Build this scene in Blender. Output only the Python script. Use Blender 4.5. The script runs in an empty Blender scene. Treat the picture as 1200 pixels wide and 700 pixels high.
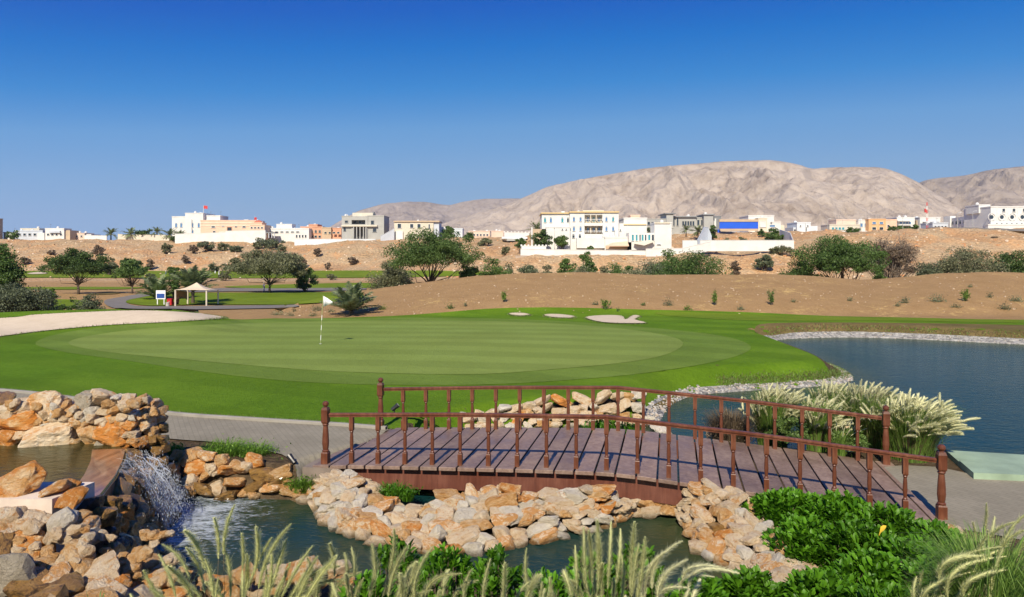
import bpy, math, random
import numpy as np
from mathutils import Vector, Matrix
from mathutils.geometry import delaunay_2d_cdt

F = 850.0; HZ = 303.0; CZ = 4.0; WZ = -0.5      # focal length in pixels, horizon row, eye height, water level
rng = np.random.default_rng(7)
scene = bpy.context.scene
COL = scene.collection
pi = math.pi

# ------------------------------------------------------------------ small helpers
def link(o):
    COL.objects.link(o); return o

def tag(o, label=None, cat=None, group=None, kind=None):
    if label: o['label'] = label
    if cat: o['category'] = cat
    if group: o['group'] = group
    if kind: o['kind'] = kind
    return o

def empty(name, loc=(0, 0, 0), rz=0.0):
    o = bpy.data.objects.new(name, None); link(o)
    o.location = loc; o.rotation_euler = (0, 0, rz); o.empty_display_size = 0.2
    return o

def at(px, py, Y):
    return np.array([(px - 600) / F * Y, Y, CZ - (py - HZ) / F * Y])

def onz(px, py, z):
    Y = (CZ - z) * F / (py - HZ)
    return np.array([(px - 600) / F * Y, Y, z])

class MB:
    """collects pieces of geometry that become ONE mesh"""
    def __init__(s): s.v = []; s.f = []; s.a = []; s.n = 0
    def add(s, verts, faces, mat=0, var=None):
        verts = np.asarray(verts, float).reshape(-1, 3)
        if not isinstance(faces, np.ndarray):
            groups = {}
            for q in faces: groups.setdefault(len(q), []).append(q)
            for g in groups.values(): s.f.append((np.array(g, int) + s.n, mat))
        else:
            s.f.append((faces + s.n, mat))
        s.v.append(verts)
        s.a.append(np.full(len(verts), .5) if var is None else (np.full(len(verts), float(var)) if np.isscalar(var) else np.asarray(var, float)))
        s.n += len(verts); return s
    def box(s, c, d, rz=0.0, mat=0, taper=1.0):
        x, y, z = np.array(d) / 2
        v = np.array([[-x, -y, -z], [x, -y, -z], [x, y, -z], [-x, y, -z], [-x * taper, -y * taper, z], [x * taper, -y * taper, z], [x * taper, y * taper, z], [-x * taper, y * taper, z]])
        cr, sr = math.cos(rz), math.sin(rz)
        v = np.c_[v[:, 0] * cr - v[:, 1] * sr, v[:, 0] * sr + v[:, 1] * cr, v[:, 2]] + np.array(c)
        return s.add(v, [[0, 3, 2, 1], [4, 5, 6, 7], [0, 1, 5, 4], [1, 2, 6, 5], [2, 3, 7, 6], [3, 0, 4, 7]], mat)
    def tube(s, pts, rad, n=8, mat=0, cap=True, var=None):
        pts = np.asarray(pts, float); k = len(pts)
        rad = np.full(k, rad) if np.isscalar(rad) else np.asarray(rad, float)
        t = np.gradient(pts, axis=0); t /= np.linalg.norm(t, axis=1)[:, None] + 1e-9
        ref = np.array([0, 0, 1.]) if abs(t[0, 2]) < .9 else np.array([1., 0, 0])
        V = []
        for i in range(k):
            a = np.cross(t[i], ref); a /= np.linalg.norm(a) + 1e-9; b = np.cross(a, t[i])
            ang = np.arange(n) * 2 * pi / n
            V.append(pts[i] + rad[i] * (np.cos(ang)[:, None] * a + np.sin(ang)[:, None] * b))
        fs = []
        for i in range(k - 1):
            for j in range(n):
                j2 = (j + 1) % n
                fs.append([i * n + j, i * n + j2, (i + 1) * n + j2, (i + 1) * n + j])
        if cap: fs.append(list(range(n))[::-1]); fs.append([(k - 1) * n + j for j in range(n)])
        return s.add(np.concatenate(V), fs, mat, var)
    def lathe(s, prof, c=(0, 0, 0), n=12, mat=0, square=None):
        c = np.array(c, float); V = []; ang = np.arange(n) * 2 * pi / n + pi / n
        for r, z in prof: V.append(np.c_[r * np.cos(ang), r * np.sin(ang), np.full(n, z)] + c)
        fs = []; k = len(prof)
        for i in range(k - 1):
            for j in range(n): fs.append([i * n + j, i * n + (j + 1) % n, (i + 1) * n + (j + 1) % n, (i + 1) * n + j])
        fs.append(list(range(n))[::-1]); fs.append([(k - 1) * n + j for j in range(n)])
        return s.add(np.concatenate(V), fs, mat)
    def prism(s, poly, z0, z1, mat=0):
        n = len(poly); P = np.array(poly, float)
        v = np.r_[np.c_[P, np.full(n, z0)], np.c_[P, np.full(n, z1)]]
        fs = [list(range(n))[::-1], [n + i for i in range(n)]] + [[i, (i + 1) % n, n + (i + 1) % n, n + i] for i in range(n)]
        return s.add(v, fs, mat)
    def mesh(s, name, mats, smooth=False):
        me = bpy.data.meshes.new(name)
        V = np.concatenate(s.v); me.vertices.add(len(V)); me.vertices.foreach_set('co', V.ravel())
        tot = np.concatenate([np.full(len(f), f.shape[1]) for f, _ in s.f]); idx = np.concatenate([f.ravel() for f, _ in s.f])
        mi = np.concatenate([np.full(len(f), m) for f, m in s.f])
        me.loops.add(len(idx)); me.loops.foreach_set('vertex_index', idx.astype(np.int32))
        me.polygons.add(len(tot)); st = np.r_[0, np.cumsum(tot)[:-1]]
        me.polygons.foreach_set('loop_start', st.astype(np.int32)); me.polygons.foreach_set('loop_total', tot.astype(np.int32))
        me.polygons.foreach_set('material_index', mi.astype(np.int32))
        me.polygons.foreach_set('use_smooth', np.full(len(tot), smooth))
        at_ = me.attributes.new('var', 'FLOAT', 'POINT'); at_.data.foreach_set('value', np.concatenate(s.a).astype(np.float32))
        me.update(calc_edges=True)
        for m in (mats if isinstance(mats, (list, tuple)) else [mats]): me.materials.append(m)
        return me
    def obj(s, name, mats, parent=None, smooth=False, loc=None):
        o = bpy.data.objects.new(name, s.mesh(name, mats, smooth)); link(o)
        if parent is not None: o.parent = parent
        if loc is not None: o.location = loc
        return o

# ------------------------------------------------------------------ numpy noise
def _h(ix, iy, seed):
    n = (ix.astype(np.int64) * 374761393 + iy.astype(np.int64) * 668265263 + seed * 1274126177) & 0xffffffff
    n = ((n ^ (n >> 13)) * 1274126177) & 0xffffffff
    return ((n ^ (n >> 16)) & 0xffffff) / float(0xffffff)
def vnoise(x, y, seed=0):
    ix = np.floor(x); iy = np.floor(y); fx = x - ix; fy = y - iy
    u = fx * fx * fx * (fx * (fx * 6 - 15) + 10); v = fy * fy * fy * (fy * (fy * 6 - 15) + 10)
    ix = ix.astype(np.int64); iy = iy.astype(np.int64)
    a = _h(ix, iy, seed); b = _h(ix + 1, iy, seed); c = _h(ix, iy + 1, seed); d = _h(ix + 1, iy + 1, seed)
    return (a * (1 - u) + b * u) * (1 - v) + (c * (1 - u) + d * u) * v
def fbm(x, y, o=4, seed=0):
    s = 0; a = .5; t = 0
    for i in range(o):
        s = s + a * vnoise(x * 2**i + i * 17.3, y * 2**i - i * 9.1, seed + i); t += a; a *= .5
    return s / t
def ridged(x, y, o=5, seed=0):
    s = 0; a = .5; t = 0
    for i in range(o):
        s = s + a * (1 - np.abs(2 * vnoise(x * 2**i + i * 31.7, y * 2**i + i * 11.9, seed + i) - 1)); t += a; a *= .5
    return s / t
def sstep(a, b, x):
    t = np.clip((x - a) / (b - a), 0, 1); return t * t * (3 - 2 * t)

# ------------------------------------------------------------------ materials
class NT:
    def __init__(s, name):
        s.spec = .5; m = bpy.data.materials.new(name); m.use_nodes = True; s.m = m; s.t = m.node_tree; s.t.nodes.clear()
        s.out = s.n('ShaderNodeOutputMaterial')
    def n(s, t, **k):
        x = s.t.nodes.new(t)
        for a, b in k.items():
            if a.startswith('i_'): x.inputs[a[2:].replace('_', ' ')].default_value = b
            else: setattr(x, a, b)
        return x
    def l(s, a, b): s.t.links.new(a, b)
    def coord(s, which='Object'): return s.n('ShaderNodeTexCoord').outputs[which]
    def noise(s, scale, detail=4, rough=.55, vec=None, dim='3D', dist=0, w=None):
        x = s.n('ShaderNodeTexNoise', noise_dimensions=dim)
        x.inputs['Scale'].default_value = scale; x.inputs['Detail'].default_value = detail
        x.inputs['Roughness'].default_value = rough; x.inputs['Distortion'].default_value = dist
        if vec is not None: s.l(vec, x.inputs['Vector'])
        if w is not None: s.l(w, x.inputs['W'])
        return x.outputs['Fac']
    def ramp(s, fac, stops):
        r = s.n('ShaderNodeValToRGB'); e = r.color_ramp.elements
        while len(e) > 1: e.remove(e[-1])
        e[0].position = stops[0][0]; e[0].color = (*stops[0][1], 1)
        for p, c in stops[1:]:
            q = e.new(p); q.color = (*c, 1)
        s.l(fac, r.inputs[0]); return r.outputs[0]
    def mix(s, f, a, b, blend='MIX'):
        x = s.n('ShaderNodeMix', data_type='RGBA', blend_type=blend)
        for v, i in ((f, 0), (a, 6), (b, 7)):
            if hasattr(v, 'is_linked') or isinstance(v, bpy.types.NodeSocket): s.l(v, x.inputs[i])
            elif isinstance(v, (int, float)): x.inputs[i].default_value = v
            else: x.inputs[i].default_value = (*v, 1)
        return x.outputs[2]
    def math(s, op, a, b=0.0, c=None):
        x = s.n('ShaderNodeMath', operation=op)
        for i, v in enumerate((a, b) if c is None else (a, b, c)):
            if isinstance(v, bpy.types.NodeSocket): s.l(v, x.inputs[i])
            else: x.inputs[i].default_value = v
        return x.outputs[0]
    def maprange(s, v, a, b, c=0., d=1.):
        x = s.n('ShaderNodeMapRange'); s.l(v, x.inputs[0])
        for i, k in zip((1, 2, 3, 4), (a, b, c, d)): x.inputs[i].default_value = k
        return x.outputs[0]
    def bump(s, h, strength=.5, dist=.02):
        b = s.n('ShaderNodeBump'); b.inputs['Strength'].default_value = strength; b.inputs['Distance'].default_value = dist
        s.l(h, b.inputs['Height']); return b.outputs[0]
    def bsdf(s, col, rough=.8, normal=None, **k):
        b = s.n('ShaderNodeBsdfPrincipled')
        if isinstance(col, bpy.types.NodeSocket): s.l(col, b.inputs['Base Color'])
        else: b.inputs['Base Color'].default_value = (*col, 1)
        if isinstance(rough, bpy.types.NodeSocket): s.l(rough, b.inputs['Roughness'])
        else: b.inputs['Roughness'].default_value = rough
        if normal is not None: s.l(normal, b.inputs['Normal'])
        if 'Specular_IOR_Level' not in k: b.inputs['Specular IOR Level'].default_value = s.spec
        for a, v in k.items(): b.inputs[a.replace('_', ' ')].default_value = v
        return b
    def done(s, b):
        s.l(b.outputs[0] if hasattr(b, 'outputs') else b, s.out.inputs[0]); return s.m

M = {}
def plain(name, col, rough=.6, var=.12, scale=3.0, bump=.0, bd=.01, **k):
    """a surface colour with slight uneven tone and optional grain"""
    if name in M: return M[name]
    t = NT(name); v = t.coord('Object')
    n = t.noise(scale, 5, .6, v)
    c1 = tuple(max(0, x * (1 - var)) for x in col); c2 = tuple(min(1, x * (1 + var)) for x in col)
    c = t.ramp(n, [(.3, c1), (.7, c2)])
    nm = t.bump(t.noise(scale * 8, 4, .6, v), bump, bd) if bump else None
    M[name] = t.done(t.bsdf(c, rough, nm, **k)); return M[name]

def leafmat(name, dark, light, rough=.55, transl=.3, spec=.4):
    t = NT(name); a = t.n('ShaderNodeAttribute', attribute_name='var').outputs['Fac']
    c = t.ramp(a, [(0., dark), (1., light)])
    r = t.n('ShaderNodeObjectInfo').outputs['Random']
    hs = t.n('ShaderNodeHueSaturation'); t.l(c, hs.inputs['Color']); t.l(t.maprange(r, 0, 1, .85, 1.15), hs.inputs['Value'])
    b = t.bsdf(hs.outputs[0], rough); b.inputs['Specular IOR Level'].default_value = spec
    tr = t.n('ShaderNodeBsdfTranslucent'); t.l(hs.outputs[0], tr.inputs[0])
    mx = t.n('ShaderNodeMixShader'); mx.inputs[0].default_value = transl
    t.l(b.outputs[0], mx.inputs[1]); t.l(tr.outputs[0], mx.inputs[2])
    M[name] = t.done(mx); return M[name]
# ------------------------------------------------------------------ terrain height
def W(px, py): return onz(px, py, WZ)[:2]
LAKE_PX = [(905, 400), (940, 396.5), (1000, 395.5), (1080, 398), (1200, 404), (1400, 414), (1800, 432), (2600, 520), (2000, 590), (1500, 560), (1200, 545), (1125, 541), (1108, 536),
           (1050, 541), (980, 540), (905, 540), (872, 556), (842, 590), (806, 612), (815, 645), (850, 658), (878, 690), (880, 740), (760, 765), (640, 735), (540, 712),
           (430, 692), (370, 672), (300, 676), (230, 694), (160, 700), (178, 650), (205, 590), (250, 583), (345, 586), (372, 576), (420, 560), (470, 540), (505, 522),
           (545, 512), (600, 506), (650, 501), (700, 500), (760, 500), (772, 494), (783, 476), (812, 464), (860, 459), (930, 455), (975, 451), (997, 445.5),
           (992, 437), (968, 426), (932, 412)]
def smooth_poly(P, k=5, closed=True):
    P = np.asarray(P, float); n = len(P); out = []
    for i in range(n if closed else n - 1):
        if closed: p0, p1, p2, p3 = P[(i - 1) % n], P[i], P[(i + 1) % n], P[(i + 2) % n]
        else: p0, p1, p2, p3 = P[max(i - 1, 0)], P[i], P[i + 1], P[min(i + 2, n - 1)]
        for j in range(k):
            t = j / k
            out.append(.5 * ((2 * p1) + (-p0 + p2) * t + (2 * p0 - 5 * p1 + 4 * p2 - p3) * t * t + (-p0 + 3 * p1 - 3 * p2 + p3) * t**3))
    if not closed: out.append(P[-1])
    return np.array(out)
LAKE = smooth_poly([W(*p) for p in LAKE_PX], 3)

def sdist(x, y, P):
    """signed distance to a polygon, positive inside"""
    x = np.asarray(x, float); y = np.asarray(y, float)
    d = np.full(x.shape, 1e18); ins = np.zeros(x.shape, bool); n = len(P)
    for i in range(n):
        ax, ay = P[i]; bx, by = P[(i + 1) % n]; ex, ey = bx - ax, by - ay
        wx, wy = x - ax, y - ay; t = np.clip((wx * ex + wy * ey) / (ex * ex + ey * ey + 1e-12), 0, 1)
        d = np.minimum(d, (wx - ex * t)**2 + (wy - ey * t)**2)
        c = ((ay > y) != (by > y)) & (x < (bx - ax) * (y - ay) / (by - ay + 1e-15) + ax)
        ins ^= c
    d = np.sqrt(d); return np.where(ins, d, -d)

ST = [  # px station, [(distance, height)...] of the far ground along that bearing
 (-1200, [(45, 0), (55, -.8), (70, -1.9), (91, -2.4), (108, -2.5), (123, -2.0), (160, -2.4), (200, -2.2), (240, -1.6), (278, -1.2), (300, 5), (322, 9), (345, 13.8), (420, 14), (1200, 16)]),
 (250, [(45, 0), (55, -.8), (70, -1.9), (91, -2.4), (108, -2.5), (123, -2.0), (160, -2.4), (200, -2.2), (240, -1.6), (276, -1.0), (296, 5), (318, 9), (340, 12.6), (420, 13), (1200, 16)]),
 (330, [(45, .1), (55, -.3), (70, -1.3), (91, -2.4), (108, -2.5), (123, -2.0), (160, -2.4), (200, -2.2), (240, -1.6), (276, -1.0), (290, 3.5), (315, 7.5), (340, 11.6), (420, 12), (1200, 16)]),
 (450, [(45, .1), (55, 0), (70, -1), (91, -2.4), (108, -2.5), (123, -2.2), (160, -2.4), (200, -2.2), (235, -1.6), (260, -.2), (280, 4), (300, 9), (330, 12.6), (420, 13.5), (1200, 16)]),
 (560, [(45, .1), (55, 0), (70, -1), (91, -2.6), (123, -2.8), (160, -2.8), (205, -1.6), (225, 3), (245, 7), (275, 11.5), (330, 13.3), (420, 14), (1200, 16)]),
 (612, [(45, .1), (55, 0), (70, -1), (91, -2.6), (123, -2.8), (160, -2.8), (205, -1.6), (219, 4.4), (223, 5.0), (236, 5.5), (250, 8.5), (275, 12), (330, 13.3), (420, 14), (1200, 16)]),
 (760, [(45, .1), (55, 0), (70, -1), (91, -2.6), (123, -2.8), (160, -2.8), (205, -1.6), (218, 4.0), (222, 5.0), (240, 5.5), (252, 8), (285, 14), (330, 14.3), (420, 15), (1200, 16)]),
 (925, [(45, .1), (55, 0), (70, -1), (91, -2.6), (123, -2.8), (160, -2.8), (205, -1.8), (218, 4.0), (222, 5.2), (238, 6), (250, 9), (272, 14), (330, 14.3), (420, 15), (1200, 16)]),
 (960, [(45, .1), (55, 0), (70, -1), (91, -2.6), (123, -2.8), (160, -2.8), (200, -1.8), (222, 4), (242, 9), (268, 13.8), (330, 14.6), (420, 15), (1200, 16)]),
 (1070, [(45, .1), (55, 0), (70, -1), (91, -2.6), (123, -2.8), (160, -2.8), (198, -1.8), (220, 4), (240, 11), (258, 14.3), (330, 14.8), (420, 15), (1200, 16)]),
 (2600, [(45, .1), (55, 0), (70, -1), (91, -2.6), (123, -2.8), (160, -2.8), (198, -1.8), (218, 6), (236, 12), (250, 13.2), (330, 14.0), (420, 15), (1200, 16)]),
]
MOUND = [(290, -2.6), (320, -1.2), (350, -.1), (400, .65), (450, 1.35), (500, 1.85), (560, 2.4), (620, 2.65), (700, 2.72), (760, 2.5), (850, 2.5), (900, 2.6),
         (960, 2.35), (1010, 2.05), (1060, 2.3), (1100, 2.6), (1150, 2.78), (1200, 2.7), (1500, 2.9), (2600, 2.6)]
BUNK_PX = [(-260, 414), (-60, 403), (0, 395.5), (60, 388), (130, 382), (200, 378.5), (262, 374), (256, 371), (230, 368), (170, 365), (110, 366.5), (40, 370), (0, 374), (-200, 380), (-330, 396)]
BUNK = smooth_poly([onz(p[0], p[1] + 1.0, 0.05)[:2] for p in BUNK_PX[:7]] + [onz(p[0], min(p[1] + 7, 388), 0.05)[:2] for p in BUNK_PX[7:]], 3)

def zt(x, y):
    x = np.asarray(x, float); y = np.maximum(np.asarray(y, float), .5)
    px = 600 + F * x / y
    st = [s[0] for s in ST]; Z = np.array([np.interp(y, [p[0] for p in s[1]], [p[1] for p in s[1]]) for s in ST])
    i = np.clip(np.searchsorted(st, px) - 1, 0, len(ST) - 2); sa = np.array(st, float)
    t = np.clip((px - sa[i]) / (sa[i + 1] - sa[i]), 0, 1); t = t * t * (3 - 2 * t)
    ii = np.indices(x.shape)
    far = Z[(i, *ii)] * (1 - t) + Z[(i + 1, *ii)] * t
    # rough cliff faces
    cl = sstep(2, 5, far + 3 * sstep(195, 215, y)) * sstep(195, 225, y) * (1 - sstep(330, 420, y))
    far = far + cl * (1.5 * (fbm(x / 9, y / 9, 5, 3) - .5) * 1.6 + 1.7 * (ridged(x / 16, y / 34, 5, 8) - .6))
    # the bare earth mound
    zc = np.interp(px, [m[0] for m in MOUND], [m[1] for m in MOUND])
    f = np.where(y < 66, sstep(48.5, 66, y), 1 - sstep(66, 92, y))
    lin = np.clip((y - 49) / 17, 0, 1)
    f = np.where(y < 66, .5 * f + .5 * lin, f)
    mo = (zc + 2.8) * f - 2.8 + .12 * (fbm(x / 3, y / 3, 4, 5) - .5) * sstep(50, 56, y)
    base0 = np.where(y < 66, np.maximum(far, 0 * far) * 0 + np.minimum(far, .1), far)
    mo = np.where(y < 66, (1 - lin) * np.minimum(far, .1) + lin * (zc) + .12 * (fbm(x / 3, y / 3, 4, 5) - .5) * sstep(50, 56, y) + .35 * np.sin(lin * pi) * np.clip(zc, 0, 3) / 3, mo)
    w = sstep(295, 345, px) * sstep(48, 52, y)
    far = far * (1 - w) + np.maximum(far, mo) * w
    # near ground
    z0 = .06 + .06 * sstep(17, 20, y) - .27 * sstep(4.0, 7.0, x) * (1 - sstep(18, 26, y))
    z0 = z0 + .22 * np.exp(-(((x + 3) / 13)**2 + ((y - 31) / 8)**2))
    # bunker face on the left, rising to its back lip
    sd = sdist(x, y, BUNK)
    z0 = z0 + np.where(sd > 0, .0, 0) + .85 * sstep(34, 41, y + .32 * (x + 14)) * (1 - sstep(43, 49, y)) * sstep(-7, -14, x) * (1 - sstep(190, 300, px))
    # low soil beside the pond
    low = sstep(11.6, 10.9, y) * sstep(-5.2, -4.4, x) * (1 - sstep(3.6, 5.2, x)) + sstep(12.6, 11.4, y + .22 * (x - 3)) * sstep(2.6, 3.0, x) * (1 - sstep(5.4, 7.4, x))
    z0 = z0 * (1 - np.clip(low, 0, 1)) + np.clip(low, 0, 1) * (-.47)
    z0 = z0 + 2.2 * sstep(8.4, 3.0, y)
    # ground around the raised basin
    z0 = z0 + .35 * sstep(-5.2, -6.2, x) * sstep(7, 9, y) * (1 - sstep(12.6, 13.4, y))
    k = sstep(44, 50, y)
    z = z0 * (1 - k) + far * k
    sd = sdist(x, y, LAKE)
    wd = .35 + 1.0 * sstep(16, 24, y)
    out = WZ + (z - WZ) * sstep(-.02, 1, -sd / wd)
    inn = WZ - np.minimum(.9, .9 * sd)
    return np.where(sd > 0, np.minimum(z, inn), np.where(-sd < wd, np.minimum(z, out), z))

def hit(px, py):
    """first point where the sight line through a pixel meets the ground"""
    Ys = 3 * 1.006 ** np.arange(900); X = (px - 600) / F * Ys; Z = CZ - (py - HZ) / F * Ys
    d = Z - zt(X, Ys); i = int(np.argmax(d < 0))
    if d[i] >= 0: i = len(Ys) - 1
    t = d[i - 1] / (d[i - 1] - d[i]) if i else 0
    Y = Ys[i - 1] + t * (Ys[i] - Ys[i - 1])
    return np.array([(px - 600) / F * Y, Y, CZ - (py - HZ) / F * Y])
def ground(px, Y):
    x = (px - 600) / F * Y; return np.array([x, Y, float(zt(np.array([x]), np.array([Y]))[0])])

# sheet: columns are bearings, rows are distances
cpx = np.r_[np.linspace(-1500, -60, 130), np.linspace(-50, 1250, 420)[0:], np.linspace(1262, 2700, 130)]
rY = np.r_[1.5, 2.2, 3 * 1.011 ** np.arange(0, 545)]
rY = rY[rY < 1250]
RX = np.outer(rY, (cpx - 600) / F); RYg = np.repeat(rY[:, None], len(cpx), 1)
RZ = zt(RX, RYg)
TV = np.stack([RX, RYg, RZ], -1)
nr, nc = RX.shape
idx = np.arange(nr * nc).reshape(nr, nc)
TF = np.stack([idx[:-1, :-1], idx[:-1, 1:], idx[1:, 1:], idx[1:, :-1]], -1).reshape(-1, 4)

def inpoly(x, y, P): return sdist(x, y, P) > 0

def resample(P, step):
    out = []
    n = len(P)
    for i in range(n):
        a, b = P[i], P[(i + 1) % n]; L = np.linalg.norm(b - a); k = max(1, int(L / step))
        for j in range(k): out.append(a + (b - a) * j / k)
    return np.array(out)

def drape(name, P, mat, off, inner=None, maxpts=16000, step=None, zf=None, smooth=True):
    """a sheet with outline P (world xy) laid on the ground, off above it"""
    P = np.asarray(P, float)
    x0, y0 = P.min(0); x1, y1 = P.max(0)
    m = (RX > x0) & (RX < x1) & (RYg > y0) & (RYg < y1)
    X, Y = RX[m], RYg[m]
    s = sdist(X, Y, P); md = .003 * Y
    k = s > md
    X, Y = X[k], Y[k]
    if len(X) > maxpts:
        q = rng.permutation(len(X))[:maxpts]; X, Y = X[q], Y[q]
    pts = np.r_[P, np.c_[X, Y]]
    n = len(P); edges = [(i, (i + 1) % n) for i in range(n)]
    # uneven scales trouble the triangulation: work in bearing / log distance
    q = np.c_[pts[:, 0] / pts[:, 1], np.log(pts[:, 1])]
    v, e, f, *_ = delaunay_2d_cdt([Vector(a) for a in q], edges, [], 1, 1e-7)
    v = np.array([tuple(a) for a in v]); Yv = np.exp(v[:, 1]); Xv = v[:, 0] * Yv
    z = (zt(Xv, Yv) if zf is None else zf(Xv, Yv)) + off
    mb = MB(); mb.add(np.c_[Xv, Yv, z], np.array([list(a) for a in f]))
    o = mb.obj(name, mat, smooth=smooth)
    return o

def dens(P, k=5): return smooth_poly(np.array(P, float), k)
def poly_hit(PX, k=4):
    return np.array([hit(*p)[:2] for p in dens(PX, k)])
# ------------------------------------------------------------------ ground materials
def mat_ground():
    t = NT('ground'); t.spec = .05; g = t.coord('Object'); sx = t.n('ShaderNodeSeparateXYZ'); t.l(g, sx.inputs[0]); Y = sx.outputs[1]; X = sx.outputs[0]
    n1 = t.noise(.05, 6, .6, g); n2 = t.noise(.6, 6, .65, g); n3 = t.noise(6, 5, .7, g)
    nz = t.noise(.25, 5, .7, g)
    mound = t.ramp(t.math('ADD', t.math('MULTIPLY', n2, .5), t.math('MULTIPLY', n3, .5)), [(.3, (.29, .178, .080)), (.55, (.375, .238, .113)), (.75, (.45, .292, .145))])
    straw = t.ramp(nz, [(.52, (0, 0, 0)), (.68, (1, 1, 1))])
    fleck = t.ramp(t.noise(1.6, 5, .8, g), [(.5, (0, 0, 0)), (.6, (1, 1, 1))])
    mound = t.mix(t.math('MULTIPLY', t.math('MULTIPLY', straw, fleck), .9), mound, (.62, .43, .17))
    # coarse rubble of the terrace edge
    vo = t.n('ShaderNodeTexVoronoi'); vo.inputs['Scale'].default_value = .9; t.l(g, vo.inputs[0])
    vr = t.n('ShaderNodeTexVoronoi'); vr.inputs['Scale'].default_value = 2.2; t.l(g, vr.inputs[0])
    cl = t.ramp(n1, [(.3, (.54, .36, .19)), (.48, (.68, .49, .29)), (.6, (.64, .38, .19)), (.75, (.60, .48, .34))])
    hv = t.n('ShaderNodeHueSaturation'); t.l(cl, hv.inputs['Color'])
    t.l(t.math('ADD', t.math('MULTIPLY', vr.outputs['Color'], .45), t.math('MULTIPLY', n3, .9)), hv.inputs['Value'])
    cliff = t.mix(t.ramp(t.noise(.09, 5, .65, g), [(.50, (0, 0, 0)), (.66, (.6, .6, .6))]), hv.outputs[0], (.60, .33, .15))
    m = t.maprange(Y, 185, 205)
    c = t.mix(m, mound, cliff)
    # near soil, dark
    soil = t.ramp(n3, [(.3, (.06, .042, .026)), (.7, (.14, .10, .06))])
    c = t.mix(t.maprange(Y, 30, 44), soil, c)
    h = t.math('ADD', t.math('MULTIPLY', vo.outputs['Distance'], m), t.math('MULTIPLY', n3, .35))
    M['ground'] = t.done(t.bsdf(c, .95, t.bump(h, .8, .6)))
mat_ground()

def grassmat(name, c1, c2, c3, stripe=None, scale=1.0, ang=0.0, sf=.30):
    t = NT(name); t.spec = .06; g = t.coord('Object')
    n = t.noise(.35 * scale, 5, .6, g); f = t.noise(9 * scale, 5, .75, g); w = t.noise(.08 * scale, 3, .5, g)
    c = t.ramp(t.math('ADD', t.math('MULTIPLY', n, .55), t.math('MULTIPLY', f, .45)), [(.32, c1), (.5, c2), (.68, c3)])
    c = t.mix(t.ramp(w, [(.4, (0, 0, 0)), (.7, (.4, .4, .4))]), c, tuple(x * y for x, y in zip(c3, (1.15, 1.0, 1.0))))
    if stripe:
        mp = t.n('ShaderNodeMapping'); t.l(g, mp.inputs[0]); mp.inputs['Rotation'].default_value = (0, 0, ang)
        wv = t.n('ShaderNodeTexWave', bands_direction='Y'); wv.inputs['Scale'].default_value = stripe; wv.inputs['Distortion'].default_value = 1.5
        wv.inputs['Detail'].default_value = 2; wv.inputs['Detail Scale'].default_value = .3
        t.l(mp.outputs[0], wv.inputs[0])
        c = t.mix(t.math('MULTIPLY', t.ramp(wv.outputs['Fac'], [(.35, (0, 0, 0)), (.65, (1, 1, 1))]), sf), c, tuple(x * .62 for x in c2))
    b = t.bump(t.math('ADD', t.noise(30 * scale, 4, .8, g), t.noise(4 * scale, 5, .7, g)), .9, .05)
    M[name] = t.done(t.bsdf(c, .9, b)); M[name].name = name
    return M[name]
grassmat('lawn_grass', (.056, .120, .006), (.100, .195, .011), (.155, .255, .018), .09, .7, .5)
grassmat('fairway_grass', (.085, .125, .010), (.125, .185, .014), (.17, .23, .024), scale=.5)
grassmat('apron_grass', (.108, .172, .026), (.140, .218, .034), (.175, .262, .048), .10, .7, .5)
grassmat('green_grass', (.160, .215, .044), (.200, .272, .058), (.235, .318, .078), .12, .7, .12)
grassmat('dry_grass', (.10, .085, .03), (.17, .13, .05), (.25, .18, .08), scale=2)
grassmat('strip_grass', (.095, .150, .012), (.135, .205, .016), (.17, .24, .024), scale=1)

def speckle(name, stops, sc, bs=.6, bd=.02, rough=.9, vscale=None):
    t = NT(name); t.spec = .12; g = t.coord('Object')
    n = t.math('ADD', t.math('MULTIPLY', t.noise(sc, 5, .7, g), .6), t.math('MULTIPLY', t.noise(sc * 7, 3, .7, g), .4))
    c = t.ramp(n, stops); h = n
    if vscale:
        v = t.n('ShaderNodeTexVoronoi'); v.inputs['Scale'].default_value = vscale; t.l(g, v.inputs[0])
        sp = t.n('ShaderNodeSeparateColor'); t.l(v.outputs['Color'], sp.inputs[0])
        hs = t.n('ShaderNodeHueSaturation'); t.l(c, hs.inputs['Color']); t.l(t.maprange(sp.outputs[0], 0, 1, .55, 1.25), hs.inputs['Value']); c = hs.outputs[0]
        h = t.math('SUBTRACT', t.math('MULTIPLY', n, .5), v.outputs['Distance'])
    M[name] = t.done(t.bsdf(c, rough, t.bump(h, bs, bd))); return M[name]
speckle('bunker_sand', [(.3, (.50, .41, .29)), (.6, (.60, .50, .37)), (.8, (.66, .58, .46))], 1.2, .5, .1)
speckle('tarmac', [(.3, (.15, .135, .12)), (.7, (.22, .20, .18))], .8)
speckle('tan_dirt', [(.3, (.30, .20, .12)), (.7, (.42, .30, .19))], .6)
speckle('liner_stone', [(.3, (.22, .21, .19)), (.6, (.35, .335, .31)), (.8, (.46, .44, .41))], 2.5, 1, .08, .85, 7)
speckle('wet_earth', [(.3, (.035, .026, .018)), (.7, (.10, .07, .04))], 3, 1, .08)
speckle('rubble', [(.3, (.40, .27, .17)), (.55, (.52, .37, .24)), (.8, (.60, .47, .34))], .4, 1, .2)
speckle('rock_heap_grey', [(.3, (.30, .26, .23)), (.7, (.46, .41, .36))], .6, 1, .3, .9, 1.2)

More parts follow.
